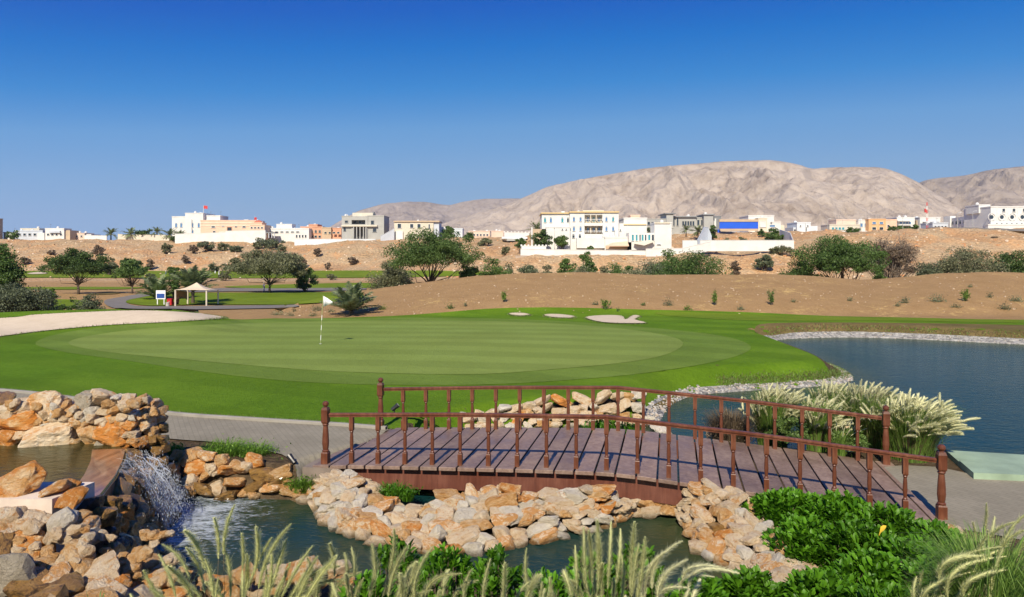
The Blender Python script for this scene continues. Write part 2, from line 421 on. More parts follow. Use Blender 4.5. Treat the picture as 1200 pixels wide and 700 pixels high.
def mat_paving():
    t = NT('block_paving'); t.spec = .15; g = t.coord('Object')
    mp = t.n('ShaderNodeMapping'); t.l(g, mp.inputs[0]); mp.inputs['Rotation'].default_value = (0, 0, math.radians(62))
    b = t.n('ShaderNodeTexBrick'); t.l(mp.outputs[0], b.inputs[0])
    b.inputs['Scale'].default_value = 1; b.inputs['Brick Width'].default_value = .22; b.inputs['Row Height'].default_value = .11
    b.inputs['Mortar Size'].default_value = .007; b.inputs['Mortar Smooth'].default_value = .3; b.inputs['Bias'].default_value = 0
    b.inputs['Color1'].default_value = (.240, .220, .170, 1); b.inputs['Color2'].default_value = (.268, .245, .19, 1); b.inputs['Mortar'].default_value = (.205, .187, .142, 1)
    n = t.noise(.7, 6, .65, g)
    c = t.mix(.8, b.outputs[0], t.ramp(n, [(.3, (.72, .70, .66)), (.7, (1.1, 1.08, 1.05))]), 'MULTIPLY')
    M['paving'] = t.done(t.bsdf(c, .85, t.bump(t.math('SUBTRACT', t.math('MULTIPLY', t.noise(12, 4, .7, g), .3), b.outputs['Fac']), .4, .008)))
mat_paving()

def mat_water(name, deep, shallow, rs, bs, rough, refl=.62):
    t = NT(name); g = t.coord('Object')
    mp = t.n('ShaderNodeMapping'); t.l(g, mp.inputs[0]); mp.inputs['Scale'].default_value = (1, 1.7, 1); mp.inputs['Rotation'].default_value = (0, 0, .25)
    h = t.math('ADD', t.math('MULTIPLY', t.noise(rs, 3, .6, mp.outputs[0], dist=.6), .7), t.math('MULTIPLY', t.noise(rs * 3.3, 3, .6, mp.outputs[0]), .3))
    a = t.n('ShaderNodeAttribute', attribute_name='var').outputs['Fac']
    c = t.mix(a, deep, shallow)
    nz = t.noise(.12, 4, .6, g); r = t.maprange(nz, .35, .65, rough * .6, rough * 1.5)
    bn = t.bump(h, bs, .05); d = t.n('ShaderNodeBsdfDiffuse'); t.l(c, d.inputs[0]); gl = t.n('ShaderNodeBsdfGlossy'); t.l(r, gl.inputs['Roughness']); t.l(bn, gl.inputs['Normal']); gl.inputs[0].default_value = (.86, .95, .92, 1)
    fr = t.n('ShaderNodeFresnel'); fr.inputs[0].default_value = 1.333; t.l(bn, fr.inputs[1]); b = t.n('ShaderNodeMixShader'); t.l(t.math('MULTIPLY', fr.outputs[0], refl), b.inputs[0]); t.l(d.outputs[0], b.inputs[1]); t.l(gl.outputs[0], b.inputs[2])
    M[name] = t.done(b); return M[name]
mat_water('lake_water', (.005, .032, .034), (.050, .056, .012), 2.6, .5, .07)
mat_water('basin_water', (.02, .022, .010), (.10, .07, .022), 3.2, .35, .04, .8)

# ------------------------------------------------------------------ ground, lawns, paths
gm = MB(); gm.add(TV.reshape(-1, 3), TF[:, ::-1])
gob = gm.obj('ground', M['ground'], smooth=True); tag(gob, kind='structure')

def struct(o): tag(o, kind='structure'); return o

# underlying rough lawn
lawn_px = [(-900, 430), (-300, 440), (0, 460), (60, 467), (130, 476), (200, 485.5), (300, 492), (400, 498), (480, 503), (540, 503), (575, 494), (640, 480), (700, 474), (752, 472), (757, 464), (770, 459), (800, 452.5), (850, 451.5),
           (900, 448.5), (950, 444.5), (985, 438), (990, 435), (965, 423), (930, 409.5), (905, 399), (888, 391), (890, 386), (930, 384)]
lawn_back = [(1000, 382.5), (1100, 384.5), (1200, 388), (1500, 396), (2300, 412), (2300, 384), (1600, 378), (1200, 375.5), (1050, 372), (900, 369), (760, 368), (600, 367.5), (500, 369), (420, 371.5), (350, 373), (300, 371), (262, 369), (200, 366), (110, 366), (0, 371), (-300, 376), (-900, 380)]
lawnP = np.r_[np.array([onz(p[0], p[1], .1)[:2] for p in dens(lawn_px + lawn_back, 4)])]
# the back edge follows the foot of the mound
o = drape('lawn', lawnP, M['lawn_grass'], .02, maxpts=24000); struct(o)
strip = [onz(p[0], p[1], .1)[:2] for p in dens([(770, 368.6), (900, 369.8), (1050, 372.6), (1200, 376), (1600, 378.5), (2300, 384.5), (2300, 396), (1600, 386), (1200, 379.5), (1050, 377), (930, 377), (860, 376), (800, 371.5)], 3)]
o = drape('light_lawn', strip, M['strip_grass'], .035, maxpts=4000); struct(o)
dry = [onz(p[0], p[1], .08)[:2] for p in dens([(886, 384), (900, 380.5), (960, 379.5), (1060, 380), (1200, 382.5), (1600, 392), (2300, 404), (2300, 412), (1600, 401), (1200, 390), (1100, 386.5), (1000, 384.5), (930, 385.5), (900, 388.5), (886, 388)], 3)]
o = drape('dry_grass', dry, M['dry_grass'], .03, maxpts=4000); tag(o, 'band of dry brownish grass above the stones on the far shore of the lake', 'grass', kind='stuff')
dry2 = [onz(p[0], p[1], .02)[:2] for p in dens([(760, 466), (776, 454), (800, 447), (850, 444.5), (885, 446), (880, 450), (850, 452), (800, 454), (775, 461)], 3)]
o = drape('dry_grass', dry2, M['dry_grass'], .04, maxpts=4000); tag(o, 'dry straw coloured grass along the lake side edge of the lawn', 'grass', kind='stuff')

apron_px = [(42, 402), (90, 388), (200, 378.5), (400, 373.5), (560, 373.5), (690, 379), (830, 392), (878, 405), (864, 418), (800, 432), (700, 444), (560, 452), (400, 451), (280, 442), (150, 424), (68, 412)]
o = drape('green_apron', poly_hit(apron_px, 6), M['apron_grass'], .030, maxpts=9000); struct(o)
green_px = [(80, 403), (120, 392), (200, 384), (300, 379.5), (450, 376.5), (600, 378), (700, 383.5), (770, 392), (800, 402), (785, 415), (740, 425), (650, 434), (550, 440), (400, 437), (300, 430), (200, 421), (120, 413)]
greenP = poly_hit(green_px, 6)
o = drape('putting_green', greenP, M['green_grass'], .040, maxpts=9000); struct(o)

BUNKERS = [poly_hit(BUNK_PX, 4)]; o = drape('sand_bunker', BUNKERS[0], M['bunker_sand'], .06, maxpts=6000); struct(o)
for px_ in ([(597, 368.5), (610, 368), (621, 370), (612, 371.5), (600, 370.5)], [(638, 370), (655, 369.6), (673, 372), (668, 374), (645, 373)],
            [(686, 373.5), (705, 371), (728, 371.5), (733, 376), (742, 371), (750, 372), (744, 376), (757, 380), (735, 380.5), (705, 379)]):
    BUNKERS.append(poly_hit(px_, 3)); o = drape('sand_bunker', BUNKERS[-1], M['bunker_sand'], .09, maxpts=1000); struct(o)

# paved path, left of the bridge and right of it
path_px = [(-1400, 432), (-700, 434), (-250, 443), (0, 461.5), (60, 468), (130, 477), (200, 487), (300, 493.5), (400, 499.5), (452, 503.5)]
pathP = np.array([onz(p[0], p[1], .1)[:2] for p in dens(path_px + [(452, 505), (378, 546), (352, 547), (330, 532), (262, 519), (200, 514), (120, 505), (0, 500), (-300, 490), (-1400, 470)], 3)])
o = drape('path', pathP, M['paving'], .03, maxpts=9000); struct(o)
p2 = [(1034, 548), (1060, 546), (1100, 548), (1141, 557), (1200, 560), (1500, 574), (2600, 620), (2600, 760), (1500, 690), (1300, 655), (1200, 634), (1125, 620), (1108, 612)]
p2P = np.array([onz(p[0], p[1], -.2)[:2] for p in resample(np.array(p2, float), 12)])
o = drape('path', p2P, M['paving'], .02, maxpts=9000); struct(o)
# kerb between lawn and path
kb = MB(); kc = np.array([onz(p[0], p[1], .1)[:2] for p in smooth_poly(np.array(path_px[2:]), 14, False)])
tn = np.gradient(kc, axis=0); tn /= np.linalg.norm(tn, axis=1)[:, None]; nn = np.c_[-tn[:, 1], tn[:, 0]]
prof = [(-.02, -.06), (-.02, .085), (0, .095), (.085, .095), (.10, .085), (.10, -.06)]
V = []; zk = zt(kc[:, 0], kc[:, 1])
for k, (a, b) in enumerate(prof): V.append(np.c_[kc + nn * a, zk + b])
V = np.stack(V, 1); n_, m_ = V.shape[:2]; ii = np.arange(n_ * m_).reshape(n_, m_)
kb.add(V.reshape(-1, 3), np.stack([ii[:-1, :-1], ii[1:, :-1], ii[1:, 1:], ii[:-1, 1:]], -1).reshape(-1, 4))
o = kb.obj('kerb', plain('kerb_concrete', (.27, .25, .215), .9, .2, 2, .3)); struct(o)

# liner of pale stones along the shore
def ribbon(name, pts, wi, wo, mat, off=.03, lab=None):
    c = np.array(pts); tn = np.gradient(c, axis=0); tn /= np.linalg.norm(tn, axis=1)[:, None]; nn = np.c_[-tn[:, 1], tn[:, 0]]
    K = 9; V = []
    for k in range(K):
        a = -wi + (wi + wo) * k / (K - 1); p = c + nn * a
        z = zt(p[:, 0], p[:, 1]) + off + .05 * (fbm(p[:, 0] * 2.2, p[:, 1] * 2.2, 3, 9) - .5) * (0 < k < K - 1)
        V.append(np.c_[p, z])
    V = np.stack(V, 1); n_, m_ = V.shape[:2]; ii = np.arange(n_ * m_).reshape(n_, m_)
    mb = MB(); mb.add(V.reshape(-1, 3), np.stack([ii[:-1, :-1], ii[1:, :-1], ii[1:, 1:], ii[:-1, 1:]], -1).reshape(-1, 4))
    return mb.obj(name, mat, smooth=True)
shore1 = smooth_poly(np.array([W(*p) for p in [(766, 500), (772, 492), (783, 476), (812, 464), (860, 459), (930, 455), (975, 451), (997, 445.5), (992, 437), (978, 430)]]), 10, False)
o = ribbon('stone_edging', shore1, .06, .36, M['liner_stone']); tag(o, 'pale grey stone edging round the grassy point of the lawn in the lake', 'stone edging', kind='stuff')
shore2 = smooth_poly(np.array([W(*p) for p in [(925, 410), (912, 404.5), (905, 400), (940, 396.5), (1000, 395.5), (1080, 398), (1200, 404), (1400, 414), (1800, 432), (2300, 480)]]), 12, False)
o = ribbon('stone_edging', shore2, .10, .50, M['liner_stone'], .07); tag(o, 'long band of pale stones lining the far shore of the lake', 'stone edging', kind='stuff')

# water sheet (lake, stream under the bridge and lower pond)
wm = [(-9.5, 8.0), (12, 8.0), (30, 11), (95, 14), (95, 36), (60, 44), (20, 42), (13, 41.5), (9, 32), (-2, 23), (-9.5, 15)]
wp = MB(); gx = np.arange(-10, 96, .5); gy = np.arange(8, 45, .4); GX, GY = np.meshgrid(gx, gy)
sdw = sdist(GX, GY, LAKE); iw = np.arange(GX.size).reshape(GX.shape)
fw = np.stack([iw[:-1, :-1], iw[:-1, 1:], iw[1:, 1:], iw[1:, :-1]], -1).reshape(-1, 4)
keep = sdw.ravel()[fw].max(1) > -.45; fw = fw[keep]; used = np.unique(fw); mp_ = -np.ones(GX.size, int); mp_[used] = np.arange(len(used))
shal = (1 - sstep(.1, 1.6, sdw)) * (.55 + .0 * GX) + .18 * sstep(13.5, 12, GY) * sstep(3.6, 2.5, GX)
wp.add(np.c_[GX.ravel(), GY.ravel(), np.full(GX.size, WZ)][used], mp_[fw], var=np.clip(shal.ravel()[used], 0, 1))
o = wp.obj('water', M['lake_water'], smooth=True); struct(o)

# pale green coping slab of the weir on the right
sl = MB(); zs = -.10
A = [onz(1108, 527.5, zs)[:2], onz(1200, 533, zs)[:2], onz(2000, 578, zs)[:2], onz(2000, 640, zs)[:2], onz(1200, 558.5, zs)[:2], onz(1141, 556, zs)[:2]]
def lerp(a, b, t): return a + (b - a) * t
s1 = [A[0], A[1], A[2], lerp(A[2], A[3], .44), lerp(A[1], A[4], .5), lerp(A[0], A[5], .5)]
s2 = [lerp(A[0], A[5], .52), lerp(A[1], A[4], .52), lerp(A[2], A[3], .46), A[3], A[4], A[5]]
sl.prism(s1[::-1], -1.3, zs); 
o = sl.obj('coping', plain('green_paint', (.25, .335, .235), .7, .28, 1.1, .3)); tag(o, 'pale green painted concrete ledge between the lake and the paved path', 'ledge')
sl = MB(); sl.prism(s2[::-1], -1.3, zs + .03); sl.obj('step', M['green_paint'], o)

# ------------------------------------------------------------------ distant ground patches on the left
def far_patch(name, px, mat, off, n=3, **k):
    o = drape(name, poly_hit(px, n), mat, off, maxpts=3000); return o
# seen between x 0 and 560
struct(far_patch('fairway', [(-600, 316), (-60, 318.5), (40, 318), (150, 318), (300, 318), (420, 317.6), (520, 318), (600, 320), (560, 323), (480, 325.5), (300, 326.5), (60, 326), (-100, 326), (-600, 327)], M['fairway_grass'], .15))
struct(far_patch('sand_bunker', [(32, 321.5), (45, 319.8), (56, 321), (50, 322), (38, 322.3)], M['bunker_sand'], .3))
struct(far_patch('fairway', [(-600, 336), (0, 337), (95, 336.6), (170, 337.3), (150, 339), (60, 340), (-600, 341)], M['fairway_grass'], .10))
struct(far_patch('fairway', [(262, 336.5), (330, 334), (420, 332), (455, 334), (430, 338), (350, 338.5), (300, 338.6)], M['fairway_grass'], .10))
struct(far_patch('path', [(215, 341.2), (262, 338.4), (320, 338.8), (420, 338), (420, 340.8), (350, 342), (270, 342.2), (228, 343)], M['tarmac'], .12))
struct(far_patch('fairway', [(147, 355), (158, 350), (178, 346), (220, 344), (300, 343.5), (380, 343.2), (420, 343), (420, 352), (350, 357.5), (300, 357.8), (230, 358), (175, 359)], M['fairway_grass'], .10))
struct(far_patch('path', [(122, 356), (125, 352), (142, 349), (160, 346), (178, 344.6), (186, 345), (165, 349.5), (149, 353), (150, 357), (168, 360), (230, 359.6), (300, 359), (345, 358.6), (345, 361.4), (300, 362.6), (200, 364.2), (150, 364), (130, 361)], M['tarmac'], .12))
struct(far_patch('fairway', [(-300, 352), (20, 352.5), (60, 351.5), (96, 352.5), (112, 357), (100, 360), (40, 362), (-300, 366)], M['fairway_grass'], .10))
struct(far_patch('fairway', [(100, 346), (125, 342.5), (142, 343.5), (130, 345.5)], M['dry_grass'], .10))
for a in ([(690, 366), (760, 364.5), (860, 365), (940, 367), (860, 368.5), (760, 368)],):
    pass

# ------------------------------------------------------------------ mountains
def mat_mtn(name, c1, c2, c3):
    t = NT(name); t.spec = .03; g = t.coord('Object')
    n = t.noise(.006, 8, .65, g); n2 = t.noise(.03, 6, .7, g)
    c = t.ramp(t.math('ADD', t.math('MULTIPLY', n, .5), t.math('MULTIPLY', n2, .5)), [(.35, c1), (.5, c2), (.66, c3)])
    M[name] = t.done(t.bsdf(c, .95, t.bump(n2, .9, 14)))
mat_mtn('mountain_rock', (.26, .205, .16), (.43, .36, .295), (.52, .445, .37))
mat_mtn('mountain_back', (.23, .185, .15), (.34, .285, .235), (.42, .355, .30))
def mountain(name, prof, Yc, Y0, mat, rows=170, cols=520, amp=1.0, seed=1, x0=None, x1=None, sc=260.):
    px = np.linspace(prof[0][0] if x0 is None else x0, prof[-1][0] if x1 is None else x1, cols)
    top = np.interp(px, [p[0] for p in prof], [p[1] for p in prof])
    k = np.ones(7) / 7; top = np.convolve(np.pad(top, 3, 'edge'), k, 'valid')
    u = np.r_[np.linspace(0, 1, rows), 1.0 + np.linspace(.02, .35, 14)]
    U, P = np.meshgrid(u, px, indexing='ij'); T = np.repeat(top[None], len(u), 0)
    Y = Y0 + (Yc - Y0) * U; X = (P - 600) / F * Y
    zc = CZ - (T - HZ) / F * Yc
    w = X + 180 * (fbm(X / 500, Y / 500, 3, seed + 5) - .5)
    # valleys run down the face
    g = ridged(w / sc, Y / (sc * 3.2), 6, seed); g2 = ridged(w / (sc * .3), Y / (sc * .8), 5, seed + 9)
    g3 = fbm(X / 60, Y / 60, 4, seed + 20)
    env = np.clip(np.sin(np.clip(U, 0, 1) * pi * .93), 0, 1) ** .7
    prof_ = np.where(U <= 1, np.clip(U, 0, 1) ** 1.15, 1 - (U - 1) * 2.2)
    z = 10 + (zc - 10) * prof_ + amp * zc * (.48 * (g - .62) + .22 * (g2 - .62) + .06 * (g3 - .5)) * env
    z = np.where((U > .97) & (U <= 1.001), 10 + (zc - 10) * prof_ + 6 * (g2 - .62), z)
    lim = CZ - (T - HZ) / F * Y     # nothing in front rises above the crest line
    z = np.where(U < 1, np.minimum(z, 10 + (zc - 10) * (Y / Yc) * .995), z)
    ii = np.arange(U.size).reshape(U.shape)
    mb = MB(); mb.add(np.stack([X, Y, z], -1).reshape(-1, 3), np.stack([ii[:-1, :-1], ii[:-1, 1:], ii[1:, 1:], ii[1:, :-1]], -1).reshape(-1, 4))
    o = mb.obj(name, mat, smooth=True); struct(o); return o
mountain('mountain', [(380, 290), (440, 283), (480, 275), (520, 262), (545, 254), (575, 245), (600, 237), (620, 229), (640, 220), (665, 213), (700, 206), (735, 201), (760, 197), (800, 192.5), (850, 188.5), (900, 187),
          (925, 190), (950, 197), (985, 196), (1015, 195), (1035, 196), (1055, 203), (1075, 213), (1095, 226), (1120, 240), (1150, 250), (1200, 262), (1400, 285)], 2300, 1150, M['mountain_rock'], seed=3)
mountain('mountain', [(960, 290), (1020, 262), (1050, 236), (1075, 214), (1095, 209), (1130, 206), (1160, 199), (1200, 195), (1260, 190), (1400, 186), (1700, 200), (2300, 240), (2700, 280)], 3000, 1500, M['mountain_back'], seed=13, sc=330)
mountain('mountain', [(150, 292), (300, 287), (340, 284), (380, 270), (400, 258), (420, 247), (450, 239), (475, 236.5), (500, 237), (525, 241), (545, 236), (570, 233), (610, 233), (680, 240), (800, 270)], 4800, 3300, M['mountain_back'], seed=23, sc=520, rows=90)
# ------------------------------------------------------------------ rocks
def rockmat(name, stops, stain, st=.5, rough=.85, wet=0.0, bs=1.0):
    t = NT(name); t.spec = .2; g = t.coord('Object'); r = t.n('ShaderNodeObjectInfo').outputs['Random']
    at_ = t.n('ShaderNodeAttribute', attribute_name='var').outputs['Fac']
    w = t.math('MULTIPLY', t.math('ADD', r, at_), 37)
    n = t.noise(1.8, 6, .65, g, '4D', .4, w); n2 = t.noise(5, 6, .75, g, '4D', 0, w); n3 = t.noise(1.7, 6, .7, g, '4D', .8, t.math('ADD', w, 9.))
    c = t.ramp(t.math('ADD', t.math('MULTIPLY', n, .6), t.math('MULTIPLY', n2, .4)), stops)
    off = t.math('MULTIPLY', t.math('SUBTRACT', r, .5), .22)
    f = t.ramp(t.math('ADD', n3, off), [(st, (0, 0, 0)), (st + .10, (.85, .85, .85))])
    c = t.mix(f, c, stain)
    d = t.ramp(n2, [(.30, (1, 1, 1)), (.42, (0, 0, 0))])
    c = t.mix(t.math('MULTIPLY', d, .3), c, tuple(x * .45 for x in stops[0][1]))
    hs = t.n('ShaderNodeHueSaturation'); t.l(c, hs.inputs['Color']); t.l(t.maprange(r, 0, 1, .98, 1.30), hs.inputs['Value'])
    mu = t.n('ShaderNodeTexNoise', noise_dimensions='4D', noise_type='RIDGED_MULTIFRACTAL'); mu.inputs['Scale'].default_value = 1.7; mu.inputs['Detail'].default_value = 4; t.l(g, mu.inputs['Vector']); t.l(w, mu.inputs['W'])
    pz = t.n('ShaderNodeSeparateXYZ'); t.l(t.n('ShaderNodeNewGeometry').outputs['Position'], pz.inputs[0])
    wl = t.maprange(t.math('ADD', pz.outputs[2], t.math('MULTIPLY', n2, .10)), -.43, -.34, 1., 0.)
    wcol = t.mix(t.math('MULTIPLY', wl, .8), hs.outputs[0], (.07, .05, .022)); wr = t.math('SUBTRACT', rough, t.math('MULTIPLY', wl, .45))
    h = t.math('ADD', t.math('ADD', t.math('MULTIPLY', n2, .9), t.math('MULTIPLY', t.noise(14, 4, .75, g, '4D', 0, w), .5)), t.math('MULTIPLY', mu.outputs['Fac'], -.25))
    b = t.bsdf(wcol, wr, t.bump(h, bs, .11))
    if wet: b.inputs['Coat Weight'].default_value = wet; b.inputs['Coat Roughness'].default_value = .12
    M[name] = t.done(b); return M[name]
rockmat('rock_cream', [(.34, (.52, .30, .13)), (.45, (.76, .56, .34)), (.62, (.86, .74, .56))], (.64, .29, .07), .51)
rockmat('rock_orange', [(.34, (.46, .21, .06)), (.47, (.66, .37, .14)), (.62, (.82, .62, .38))], (.60, .21, .03), .50)
rockmat('rock_white', [(.3, (.54, .44, .30)), (.5, (.78, .70, .56)), (.7, (.88, .82, .70))], (.52, .30, .15), .60)
rockmat('rock_grey', [(.3, (.27, .23, .17)), (.5, (.46, .40, .30)), (.7, (.62, .55, .43))], (.42, .24, .12), .60)
rockmat('rock_brown', [(.3, (.18, .10, .03)), (.5, (.38, .21, .06)), (.7, (.56, .35, .12))], (.08, .05, .025), .52, .45, .6)
rockmat('rock_dark', [(.3, (.035, .026, .018)), (.5, (.07, .05, .032)), (.7, (.11, .08, .05))], (.16, .07, .02), .60, .5, .4)

def ico(sub):
    import bmesh
    bm = bmesh.new(); bmesh.ops.create_icosphere(bm, subdivisions=sub, radius=1)
    v = np.array([x.co[:] for x in bm.verts]); f = np.array([[q.index for q in p.verts] for p in bm.faces]); bm.free(); return v, f
ICO4, ICO3, ICO1 = ico(4), ico(3), ico(1)
def rock_shape(seed, base=ICO4):
    r = np.random.default_rng(seed); v, f = base
    K = r.integers(9, 15); n = r.normal(size=(K, 3)); n /= np.linalg.norm(n, axis=1)[:, None]; h = r.uniform(.55, .95, K)
    n = np.r_[n, np.eye(3), -np.eye(3)]; h = np.r_[h, r.uniform(.7, 1, 6)]
    d = v @ n.T; R = np.where(d > .05, h / np.maximum(d, .05), 9); 
    Rs = np.sort(R, 1); rad = -np.log(np.exp(-Rs[:, :4] * 44).sum(1)) / 44
    rad = np.minimum(rad, 1.25)
    p = v * rad[:, None]
    def nz(s, sd): return (fbm(p[:, 0] * s + p[:, 2] * .7 * s, p[:, 1] * s - p[:, 2] * .6 * s, 4, sd) - .5)
    p = p * (1 + .20 * nz(1.6, seed) + .16 * nz(4, seed + 50) + .07 * nz(11, seed + 70))[:, None]
    p /= np.abs(p).max(0); return p, f
NV = 16
SHAPES = [rock_shape(100 + i, ICO4 if i < 8 else ICO3) for i in range(NV)]
_rm = {}
def rock_mesh(i, mat):
    k = (i, mat)
    if k not in _rm:
        mb = MB(); mb.add(*SHAPES[i], var=0.0); _rm[k] = mb.mesh('rock', M[mat])
    return _rm[k]
COLN = {'rock_cream': 'cream', 'rock_orange': 'orange stained', 'rock_white': 'whitish', 'rock_grey': 'grey', 'rock_brown': 'wet brown', 'rock_dark': 'dark wet'}
ROCKS = []      # (apparent size, dict)
def rock(pos, size, mat, pile, where='', rot=None, shape=None, special=None):
    pos = np.array(pos, float); s = np.array(size, float)
    if rot is None: rot = (rng.uniform(-.35, .35), rng.uniform(-.35, .35), rng.uniform(0, 2 * pi))
    if shape is None: shape = int(rng.integers(0, NV))
    app = s.max() / max(pos[1], 1) * (.4 if 'back' in where else 1)
    ROCKS.append(dict(app=app, pos=pos, s=s / 2, mat=mat, pile=pile, where=where, rot=rot, shape=shape, special=special))

def pick(probs):
    k = list(probs); p = np.array([probs[a] for a in k], float); return k[int(rng.choice(len(k), p=p / p.sum()))]

def curve(P, n):
    P = np.array(P, float); d = np.r_[0, np.cumsum(np.linalg.norm(np.diff(P, axis=0), axis=1))]
    t = np.linspace(0, d[-1], n); return np.stack([np.interp(t, d, P[:, k]) for k in range(P.shape[1])], 1)

def bank(name, B, T, back=.7, mat='wet_earth', lab=None, sink=.20, bulge=0.0):
    """earth core behind a stone face running from base curve B to top curve T"""
    n = 40; b = curve(B, n); t = curve(T, n); c = (t - b); hor = c.copy(); hor[:, 2] = 0
    tang = np.gradient(b, axis=0); nrm = np.cross(np.array([0, 0, 1.]), tang); nrm[:, 2] = 0; nrm /= np.linalg.norm(nrm, axis=1)[:, None] + 1e-9
    sgn = np.sign((nrm * hor).sum(1).mean() + 1e-9); nrm *= sgn
    rows = [b + nrm * sink - [0, 0, .5], b + nrm * sink]
    for u in (.25, .5, .75): rows.append(b + c * u + nrm * sink * (1) + [0, 0, bulge * math.sin(u * pi) - sink * .4])
    rows += [t + nrm * sink - [0, 0, sink], t + nrm * back - [0, 0, sink + .02], t + nrm * (back + .25) - [0, 0, 1.3]]
    V = np.stack(rows, 1); n_, m_ = V.shape[:2]; ii = np.arange(n_ * m_).reshape(n_, m_)
    mb = MB(); mb.add(V.reshape(-1, 3), np.stack([ii[:-1, :-1], ii[1:, :-1], ii[1:, 1:], ii[:-1, 1:]], -1).reshape(-1, 4))
    # closed ends
    mb.add(V[0], [list(range(m_))]); mb.add(V[-1], [list(range(m_))[::-1]])
    o = mb.obj(name, M[mat]); struct(o); return nrm

def stone_face(pile, B, T, size, probs, rows=None, ends=('left end', 'middle', 'right end'), levels=('along the water line', 'midway up', 'along the crest'), flat=.72, jit=.16, bulge=0.0, proud=.02, over=1.10):
    n = 200; b = curve(B, n); t = curve(T, n)
    hmean = np.linalg.norm(t - b, axis=1).mean()
    R = rows or max(1, int(round(hmean / (size * flat * .82))))
    for k in range(R):
        u = (k + .5) / R
        line = b + (t - b) * u; line[:, 2] += bulge * math.sin(u * pi)
        d = np.r_[0, np.cumsum(np.linalg.norm(np.diff(line, axis=0), axis=1))]
        s = rng.uniform(0, size * .3) - size * .2
        while s < d[-1]:
            L = size * rng.choice([.62, .8, .95, 1.1, 1.45], p=[.22, .25, .25, .18, .10]); m = s + L / 2
            if m > d[-1] + .05: break
            q = np.array([np.interp(m, d, line[:, j]) for j in range(3)])
            i = int(np.interp(m, d, np.arange(n))); hh = np.linalg.norm(t[i] - b[i])
            cd = (t[i] - b[i]); cd /= np.linalg.norm(cd) + 1e-9
            q = q + cd * rng.normal() * jit * size * .45 + rng.normal(size=3) * .02
            hz_ = min(hh / R, size) * rng.uniform(.85, 1.2)
            tg = line[min(i + 3, n - 1)] - line[max(i - 3, 0)]; az = math.atan2(tg[1], tg[0])
            col = pick(probs)
            f = m / d[-1]
            wh = (ends[0] if f < .33 else ends[1] if f < .67 else ends[2], levels[0] if u < .3 else levels[2] if u > .72 else levels[1])
            rock(q, (L * over, size * rng.uniform(.75, 1.05), max(hz_ * over, L * .45)), col, pile, wh,
                 (rng.normal() * .22, rng.normal() * .28, az + rng.normal() * .3 + (pi if rng.random() < .5 else 0)))
            s += L * .90

def P3(l): return [at(*p) for p in l]
def PW(l, z=WZ): return [onz(p[0], p[1], z) for p in l]

# A: the heap in front of the bridge
A_B = PW([(368, 596), (376, 608), (388, 620), (412, 632), (450, 642), (490, 649), (530, 652), (575, 650), (612, 641), (645, 632), (682, 627), (712, 616), (732, 605)])
A_T = [p - [0, 0, .09] for p in P3([(372, 565, 13.75), (385, 553, 13.65), (400, 549, 13.55), (418, 552, 13.4), (434, 566, 13.2), (455, 583, 12.9), (480, 591, 12.75), (505, 588, 12.75), (528, 572, 12.7), (560, 573, 12.6), (588, 562, 12.5),
          (610, 573, 12.45), (640, 575, 12.4), (675, 572, 12.35), (700, 567, 12.35), (722, 575, 12.4), (736, 590, 12.5)])]
bank('rock_bank', A_B, A_T, .25, 'wet_earth')
PA = 'stone bank in front of the footbridge'
stone_face(PA, A_B, A_T, .37, {'rock_cream': 6, 'rock_orange': 2.2, 'rock_white': 2.2}, ends=('left', 'middle', 'right'), bulge=.08, rows=7)
# back slope of the heap, so that it is solid from behind
for q in curve(A_T, 26)[1:-1]:
    rock(q + [0, .24, -.24 + rng.normal() * .04], (.5, .4, .38), pick({'rock_cream': 3, 'rock_orange': 1}), PA, ('back', 'behind the crest'))
# C: low stones under the bridge
C_B = [onz(735, 606, WZ), onz(800, 608, WZ)]; C_T = P3([(733, 582, 12.85), (770, 579, 12.8), (800, 582, 12.7)])
bank('rock_bank', C_B, C_T, .3)
stone_face('low row of stones under the footbridge', C_B, C_T, .34, {'rock_cream': 3, 'rock_orange': 3}, rows=2, ends=('left', 'middle', 'right'), levels=('on the water', '', 'on top'))
# B: the diagonal heap on the right
B_B = [onz(796, 606, WZ), onz(803, 622, WZ), onz(812, 640, WZ), onz(822, 654, WZ), onz(850, 664, WZ), onz(872, 684, WZ), onz(900, 706, WZ)]
B_T = P3([(812, 574, 12.25), (835, 567, 12.1), (856, 580, 11.85), (880, 602, 11.4), (905, 628, 10.75), (928, 650, 10.3), (946, 662, 9.95), (956, 682, 9.5)])
bank('rock_bank', B_B, B_T, .2)
PB = 'stone bank running down from the footbridge beside the green shrubs'
stone_face(PB, B_B, B_T, .34, {'rock_cream': 6, 'rock_orange': 2.2, 'rock_white': 1.6, 'rock_brown': .2}, rows=6, ends=('upper', 'middle', 'lower'), bulge=.12)
for q in curve(B_T, 14)[1:]:
    rock(q + [.26, .1, -.16 + rng.normal() * .04], (.46, .4, .38), pick({'rock_cream': 3, 'rock_orange': 1}), PB, ('back', 'behind the crest'))
# D: wall at the back of the pond, left
D_B = [onz(192, 590, WZ), onz(215, 587, WZ), onz(250, 584, WZ), onz(300, 584.5, WZ), onz(345, 587, WZ)]
D_T = P3([(196, 528, 14.1), (222, 527, 14.1), (245, 529, 14.0), (275, 536, 13.95), (300, 537, 13.9), (325, 543, 13.9), (338, 556, 13.85), (346, 576, 13.8)])
bank('rock_bank', D_B, D_T, .3)
PD = 'rough stone wall behind the waterfall pool'
stone_face(PD, D_B, D_T, .42, {'rock_orange': 5, 'rock_cream': 1.6, 'rock_brown': 4}, rows=4, ends=('left', 'middle', 'right'), jit=.3)
